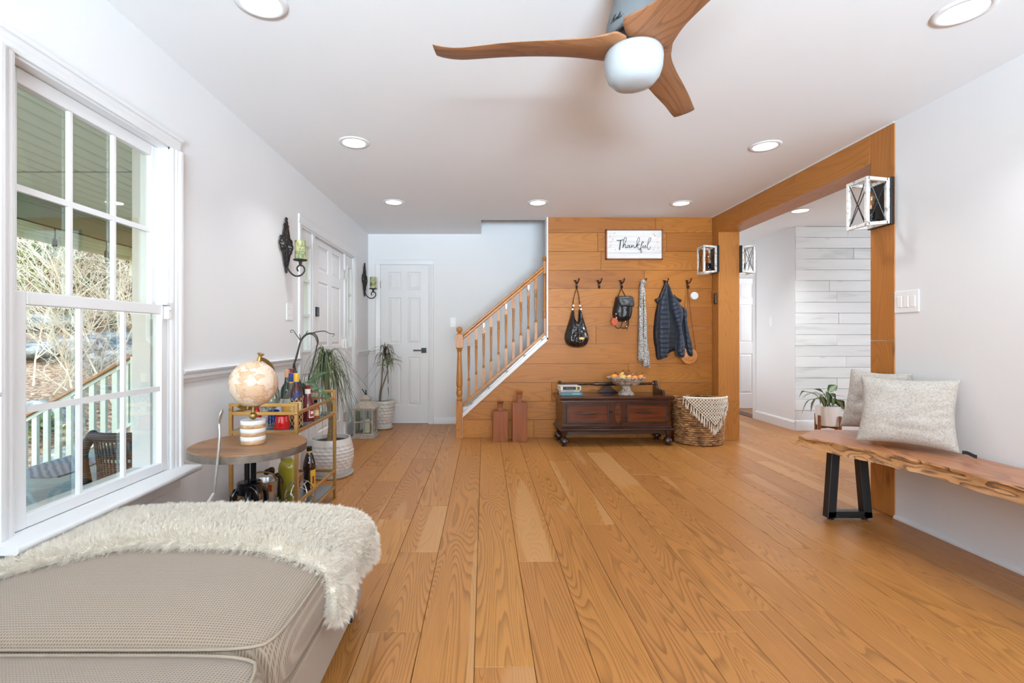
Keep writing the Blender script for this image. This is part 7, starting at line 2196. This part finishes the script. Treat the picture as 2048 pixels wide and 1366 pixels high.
# porch post
YPo = 5.40
pp = thing('porch_post', 'pale green turned porch post outside the window', 'post', (BX, YPo, ZD))
mb = MB(); mb.box(BX - 0.07, YPo - 0.07, ZD, BX + 0.07, YPo + 0.07, 0.90); mb.build('square_base', M['rail_white'], pp, bevel=0.006)
mb = MB(); mb.lathe([(0.068, 0.90), (0.060, 0.915), (0.050, 0.93), (0.050, 0.945), (0.062, 0.955), (0.050, 0.968), (0.054, 1.05), (0.060, 1.06), (0.054, 1.07), (0.058, 1.30), (0.056, 1.55), (0.060, 1.56), (0.056, 1.57), (0.056, 1.70), (0.066, 1.712), (0.056, 1.725), (0.066, 1.74), (0.056, 1.752), (0.066, 1.77), (0.060, 1.78)], (BX, YPo, 0), 24); mb.build('turned_shaft', M['porch_green'], pp, smooth=40)
mb = MB(); mb.box(BX - 0.075, YPo - 0.075, 1.78, BX + 0.075, YPo + 0.075, 2.0); mb.build('capital', M['porch_green'], pp, bevel=0.004)
# stair rail going down from the porch
pr_ = thing('porch_stair_rail', 'white porch stair railing with a brown cap sloping down outside the window', 'railing', (-4.4, YPo, ZD))
def zr(x): return 0.875 + (x + 3.90) * 0.565
mb = MB(); mb.prism([(-5.4, zr(-5.4)), (-3.87, zr(-3.87)), (-3.87, zr(-3.87) + 0.035), (-5.4, zr(-5.4) + 0.035)], 'Y', YPo - 0.05, YPo + 0.05); mb.build('cap_rail', M['cap_wood'], pr_, bevel=0.006)
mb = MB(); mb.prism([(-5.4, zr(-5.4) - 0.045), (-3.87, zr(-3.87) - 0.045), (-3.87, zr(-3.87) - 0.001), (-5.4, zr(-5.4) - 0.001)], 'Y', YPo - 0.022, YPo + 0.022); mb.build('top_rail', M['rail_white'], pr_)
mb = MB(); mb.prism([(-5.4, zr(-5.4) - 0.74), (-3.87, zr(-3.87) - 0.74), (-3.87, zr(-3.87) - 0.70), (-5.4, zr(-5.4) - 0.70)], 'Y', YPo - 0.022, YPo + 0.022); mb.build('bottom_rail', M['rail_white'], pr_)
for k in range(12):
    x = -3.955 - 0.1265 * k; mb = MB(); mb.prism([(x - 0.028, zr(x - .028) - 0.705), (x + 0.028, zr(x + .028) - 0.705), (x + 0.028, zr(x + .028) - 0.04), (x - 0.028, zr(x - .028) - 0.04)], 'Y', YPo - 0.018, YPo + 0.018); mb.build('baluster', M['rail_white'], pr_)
# string lights
sl_ = thing('string_lights', 'string of hanging bulbs along the porch beam outside the window', 'string lights', (BX, 4.6, 2.08))
M['rubber'] = plain('socket_rubber', (54, 58, 50), 0.6)
yb_ = [2.53 + 0.59 * k for k in range(7)]
mb = MB(); mb.tube(curve([(BX + 0.012, y_, 2.080 - (0.006 if k % 2 else 0)) for k, y_ in enumerate([2.2 + 0.295 * q for q in range(15)])], 4), 0.006, 6); mb.build('cable', M['rubber'], sl_, smooth=60)
for y_ in yb_:
    mb = MB(); x = BX + 0.014; mb.tube([(x, y_, 2.08), (x, y_ + 0.004, 2.02), (x, y_, 1.985)], 0.006, 6); mb.lathe([(0.006, 1.99), (0.018, 1.965), (0.020, 1.94), (0.020, 1.915), (0.012, 1.912)], (x, y_, 0), 12)
    s = mb.build('socket', M['rubber'], sl_, smooth=50)
    mb = MB(); mb.lathe([(0.012, 1.914), (0.024, 1.885), (0.028, 1.858), (0.020, 1.832), (0.002, 1.822)], (x, y_, 0), 14); mb.build('bulb', M['clear'], s, smooth=60)
# door mat
mat_o = MB(); pts = [PZ(*p, ZD) for p in ((30, 952), (60, 957), (115, 955.5), (170, 938), (205, 921), (150, 911), (68, 934))]
mat_o.prism([(p.x, p.y) for p in pts], 'Z', ZD, ZD + 0.010)
def rugm():
    m, nt, b = nmat('striped_grey_mat')
    w = N(nt, 'ShaderNodeTexWave', {'Vector': OBJ(nt, (1, 1, 1), False), 'Scale': 9.0, 'Distortion': 2.0}, wave_type='BANDS', bands_direction='DIAGONAL')
    n1 = NOISE(nt, OBJ(nt, (60, 60, 60), False), 1.0, 3)
    f = MA(nt, 'ADD', MA(nt, 'MULTIPLY', w.outputs['Fac'], 0.5), MA(nt, 'MULTIPLY', n1, 0.5))
    nt.links.new(RAMP(nt, f, [(0.3, lin((66, 74, 80))), (0.7, lin((98, 106, 110)))]), b.inputs['Base Color']); b.inputs['Roughness'].default_value = 0.95
    return m
tag(mat_o.build('door_mat', rugm(), None), 'grey striped mat lying on the porch deck behind the dark wicker chair', 'mat')
# dark wicker chair
WX, WY = -2.335, 3.36
wch = thing('wicker_chair', 'dark wicker armchair on the porch seen through the lower window sash', 'chair', (WX, WY, ZD))
def wick():
    m, nt, b = nmat('dark_wicker')
    w1 = N(nt, 'ShaderNodeTexWave', {'Vector': OBJ(nt, (1, 1, 1), False), 'Scale': 22.0, 'Distortion': 1.0}, bands_direction='Z')
    n1 = NOISE(nt, OBJ(nt, (60, 60, 60), False), 1.0, 3)
    f = MA(nt, 'ADD', MA(nt, 'MULTIPLY', w1.outputs['Fac'], 0.5), MA(nt, 'MULTIPLY', n1, 0.5))
    nt.links.new(RAMP(nt, f, [(0.3, lin((28, 26, 26))), (0.7, lin((66, 60, 56)))]), b.inputs['Base Color']); b.inputs['Roughness'].default_value = 0.6
    BUMP(nt, b, w1.outputs['Fac'], 0.6, 0.006)
    return m
M['dwick'] = wick()
def shell(a, z):     # a: 0 = back (+x side), +-1 = the arm fronts
    zt = 0.50 + 0.50 * max(0, 1 - abs(a) * 2.0) ** 0.8
    th = a * R(128)
    fl = 1 + 0.22 * (z / 0.5 if z < 0.5 else 1)
    return Vector((WX + 0.235 * fl * math.cos(th), WY + 0.245 * fl * math.sin(th), ZD + z)), zt
mb = MB(); na = 48; nz = 12; vs = []; fs = []
for i in range(na + 1):
    a = lerp(-1, 1, i / na); zt = shell(a, 0)[1]
    for j in range(nz + 1):
        vs.append(shell(a, lerp(0.12, zt - 0.17 if abs(a) > 0.25 else zt - 0.20, j / nz))[0])
for i in range(na):
    for j in range(nz): fs.append((i * (nz + 1) + j, (i + 1) * (nz + 1) + j, (i + 1) * (nz + 1) + j + 1, i * (nz + 1) + j + 1))
mb.add(vs, fs); o = mb.build('woven_shell', M['dwick'], wch, smooth=180); so = o.modifiers.new('thick', 'SOLIDIFY'); so.thickness = 0.014
for i in range(0, na * 2 + 1):
    if i % 2 == 0 and i not in (0, na * 2):
        a = lerp(-1, 1, i / (na * 2)); zt = shell(a, 0)[1]
        mb = MB(); mb.tube([shell(a, z)[0] for z in (0.14, 0.25, zt - 0.17, zt - 0.01)], 0.006, 5); mb.build('stake', M['dwick'], wch, smooth=60)
mb = MB(); rim = [shell(lerp(-1, 1, i / 60), shell(lerp(-1, 1, i / 60), 0)[1])[0] for i in range(61)]
f0 = rim[0]; f1 = rim[-1]
rim = [Vector((f0.x - 0.03, f0.y, ZD + 0.18)), Vector((f0.x - 0.06, f0.y, ZD + 0.38))] + rim + [Vector((f1.x - 0.06, f1.y, ZD + 0.38)), Vector((f1.x - 0.03, f1.y, ZD + 0.18))]
mb.tube(curve(rim, 3), 0.030, 10); mb.build('rolled_rim', M['dwick'], wch, smooth=180)
mb = MB(); mb.lathe([(0.001, 0.34), (0.22, 0.34), (0.235, 0.36), (0.22, 0.385), (0.001, 0.39)], (WX - 0.03, WY, ZD), 28); mb.build('seat', M['dwick'], wch, smooth=50)
for sx in (-1, 1):
    for sy in (-1, 1):
        mb = MB(); mb.tube([(WX - 0.02 + sx * 0.15, WY + sy * 0.16, ZD), (WX - 0.02 + sx * 0.16, WY + sy * 0.17, ZD + 0.35)], 0.020, 8); mb.build('leg', M['dwick'], wch)

# ================================================================ HILLSIDE
def hz(x, y):
    d = max(0, -x - 4.6)
    z = -0.75 + 0.20 * d + 0.13 * max(0, y - 6) + 0.010 * max(0, y - 13) ** 2 + 0.010 * max(0, d - 9) ** 2
    return z + 0.22 * noise.noise((x * 0.45, y * 0.45, 0)) + 0.07 * noise.noise((x * 1.7, y * 1.7, 4)) * min(1, d)
def leaf_litter():
    m, nt, b = nmat('leaf_litter_ground')
    n1 = NOISE(nt, OBJ(nt, (16, 16, 16), False), 1.0, 4, 0.7)
    n2 = NOISE(nt, OBJ(nt, (0.9, 0.9, 0.9), False), 1.0, 3, 0.6)
    col = RAMP(nt, n1, [(0.32, lin((70, 54, 40))), (0.46, lin((132, 104, 78))), (0.58, lin((184, 156, 124))), (0.7, lin((208, 188, 160)))])
    g = RAMP(nt, n2, [(0.56, (0, 0, 0)), (0.64, (1, 1, 1))])
    col = MIX(nt, MA(nt, 'MULTIPLY', g, 0.45), col, lin((96, 98, 84)))
    nt.links.new(col, b.inputs['Base Color']); b.inputs['Roughness'].default_value = 0.95
    BUMP(nt, b, n1, 0.8, 0.08)
    return m
mb = MB(); mb.grid(lambda u, v: (lambda x, y: Vector((x, y, hz(x, y))))(-1.7 - 36 * u ** 1.3, -6 + 46 * v), 80, 90)
struct(mb.build('hillside_ground', leaf_litter(), None, smooth=180))
def rockm():
    m, nt, b = nmat('lichen_rock')
    n1 = NOISE(nt, OBJ(nt, (5, 5, 9)), 1.0, 5, 0.7)
    nt.links.new(RAMP(nt, n1, [(0.35, lin((62, 64, 62))), (0.5, lin((122, 126, 122))), (0.64, lin((176, 176, 164)))]), b.inputs['Base Color']); b.inputs['Roughness'].default_value = 0.9
    BUMP(nt, b, n1, 0.8, 0.05)
    return m
M['rock'] = rockm()
rk = ['low grey lichen rock at the left edge of the window, just above the stair rail', 'long grey boulder in the middle of the leafy slope', 'dark ledge rock under the shrubs on the slope', 'small grey rock behind the porch balusters', 'flat grey rock half buried higher on the slope', 'rounded grey rock to the right of the long boulder', 'grey ledge rock near the top of the leafy slope', 'small pale rock low behind the stair rail']
for i, (px, Y, r, sz) in enumerate(((85, 7.4, 0.42, 0.5), (165, 10.5, 0.75, 0.45), (225, 12.0, 0.8, 0.4), (150, 6.6, 0.3, 0.6), (95, 10.0, 0.6, 0.35), (245, 10.2, 0.6, 0.5), (110, 12.6, 0.8, 0.35), (215, 7.2, 0.28, 0.6))):
    x = (px - 968) / 975 * Y; z = hz(x, Y)
    mb = MB(); mb.ball((0, 0, 0), r, 18, 12, (1.3, 0.9, sz))
    for q, v in enumerate(mb.v):
        n_ = noise.noise((v.x * 2.2 / r * .5 + i * 9, v.y * 2.2 / r * .5, v.z * 3 / r * .5)); v *= 1 + 0.35 * n_
    mb.xf(Matrix.Translation((x, Y, z + r * sz * 0.25)) @ Matrix.Rotation(i * 1.3, 4, 'Z'))
    tag(mb.build('rock', M['rock'], None, smooth=40), rk[i], 'rock', 'rocks on the slope outside')
def leafm(name, a, b_):
    m, nt, b = nmat(name)
    n1 = NOISE(nt, OBJ(nt, (7, 7, 7)), 1.0, 2)
    nt.links.new(RAMP(nt, n1, [(0.35, lin(a)), (0.65, lin(b_))]), b.inputs['Base Color']); b.inputs['Roughness'].default_value = 0.4
    return m
LM = [leafm('laurel_leaf', (62, 84, 40), (168, 180, 104)), leafm('dark_laurel_leaf', (44, 58, 38), (116, 130, 86))]
rs = random.Random(17)
sh_l = []
thicket = MB()
def shrub(px, Y, w, h, n, mt, label):
    x = (px - 968) / 975 * Y; z = hz(x, Y)
    if label:
        t = thing('shrub', label, 'shrub', (x, Y, z), 'evergreen shrubs on the slope outside')
    mb = MB() if label else thicket
    for _ in range(n):
        a = rs.uniform(0, 2 * PI); rr = math.sqrt(rs.random()); hh = rs.random()
        env = math.sin(PI * min(0.97, 0.25 + hh * 0.72)) 
        p = Vector((x + w * rr * env * math.cos(a), Y + w * rr * env * math.sin(a), z + h * hh + rs.uniform(-.1, .1)))
        d = Vector((math.cos(a) + rs.uniform(-.8, .8), math.sin(a) + rs.uniform(-.8, .8), rs.uniform(-.5, .9))).normalized(); s = d.cross(Vector((rs.uniform(-1, 1), rs.uniform(-1, 1), 1))).normalized()
        L_ = rs.uniform(0.09, 0.17); w_ = L_ * 0.24
        mb.add([p, p + d * L_ * .5 + s * w_, p + d * L_, p + d * L_ * .5 - s * w_], [(0, 1, 2, 3)])
    if not label: return
    mb.build('foliage', mt, t)['kind'] = 'stuff'
    mb = MB()
    for k in range(5):
        a = rs.uniform(0, 2 * PI); mb.tube([(x, Y, z - 0.05), (x + w * .3 * math.cos(a), Y + w * .3 * math.sin(a), z + h * .45), (x + w * .5 * math.cos(a), Y + w * .5 * math.sin(a), z + h * .8)], [0.03, 0.02, 0.008], 5)
    mb.build('stems', M['trunk'], t)
for q in ((85, 13.3, 0.95, 2.0, 1500, 0, 'bright green laurel shrub behind the lower left window panes'), (128, 13.9, 0.55, 2.2, 900, 0, 'narrow green laurel shrub behind the first hanging bulb'), (232, 13.8, 0.9, 2.5, 1300, 1, 'dark laurel shrub behind the second hanging bulb'), (72, 6.9, 0.35, 0.35, 160, 0, 'little green shrub low behind the stair rail'), (190, 6.3, 0.22, 0.35, 90, 0, 'tiny leafy sprig between the porch balusters'),
          (60, 16.6, 1.6, 3.2, 1800, 1, ''), (185, 16.6, 1.6, 3.2, 1600, 1, ''), (290, 16.8, 1.5, 3.0, 1500, 1, ''), (120, 17.0, 1.5, 3.2, 1300, 1, ''), (245, 17.0, 1.5, 3.2, 1300, 1, ''), (150, 20.0, 2.2, 4.0, 1400, 1, ''), (250, 21.0, 2.4, 4.2, 1400, 1, ''), (60, 21, 2.4, 4.2, 1300, 1, '')):
    shrub(*q[:5], LM[q[5]], q[6])
tag(thicket.build('foliage', LM[1], None), 'dense evergreen thicket covering the upper slope beyond the porch', 'foliage', kind='stuff')
M['twig'] = plain('pale_twig_bark', (206, 192, 164), 0.8, var=0.2, vscale=20)
tangle = MB()
def sapling(px, Y, h, lean, seed, label):
    x = (px - 968) / 975 * Y; z = hz(x, Y)
    r_ = random.Random(seed)
    if label: t = thing('sapling', label, 'tree', (x, Y, z), 'bare pale saplings on the slope outside')
    mb = MB() if label else tangle; tw = MB() if label else tangle
    def grow(p, d, L_, r, lv, mbx):
        pts = [p]; q = p.copy(); dd = d.copy()
        for k in range(4):
            dd = (dd + Vector((r_.uniform(-.22, .22), r_.uniform(-.22, .22), r_.uniform(-.12, .16)))).normalized(); q = q + dd * L_ / 4; pts.append(q.copy())
            if lv < 3:
                for _ in range(2 if lv else 3):
                    if r_.random() < 0.75:
                        nd = (dd + Vector((r_.uniform(-1, 1), r_.uniform(-1, 1), r_.uniform(-.4, .7)))).normalized(); grow(q.copy(), nd, L_ * r_.uniform(.38, .62), r * 0.5, lv + 1, tw)
        mbx.tube(pts, [max(0.003, r * (1 - 0.17 * k)) for k in range(5)], 4, cap=False)
    grow(Vector((x, Y, z - 0.1)), Vector((lean[0], lean[1], 1)).normalized(), h, 0.022, 0, mb)
    if not label: return
    mb.build('trunk', M['twig'], t, smooth=60); tw.build('twigs', M['twig'], t, smooth=60)['kind'] = 'stuff'
for i, q in enumerate(((205, 10.6, 2.8, (.05, .0), 'thin upright bare sapling behind the middle panes, right of the boulder'), (284, 8.3, 2.4, (.25, 0), 'bare pale sapling just right of the porch post'), (66, 8.6, 2.3, (-.1, .1), 'bare pale sapling at the left edge of the window'),
                       (235, 8.4, 2.6, (-.5, -.2), ''), (200, 9.0, 2.8, (.5, .0), ''), (120, 9.5, 2.6, (.3, -.3), ''), (265, 9.4, 3.0, (-.3, .1), ''), (165, 8.0, 1.6, (-.8, .3), ''), (100, 8.2, 1.5, (.9, .1), ''), (150, 10.5, 2.8, (.2, .2), ''), (90, 10.8, 2.8, (.3, .2), ''))):
    sapling(q[0], q[1], q[2], q[3], 31 + i, q[4])
tag(tangle.build('branches', M['twig'], None, smooth=60), 'tangle of bare pale branches over the leafy slope outside the window', 'branches', kind='stuff')
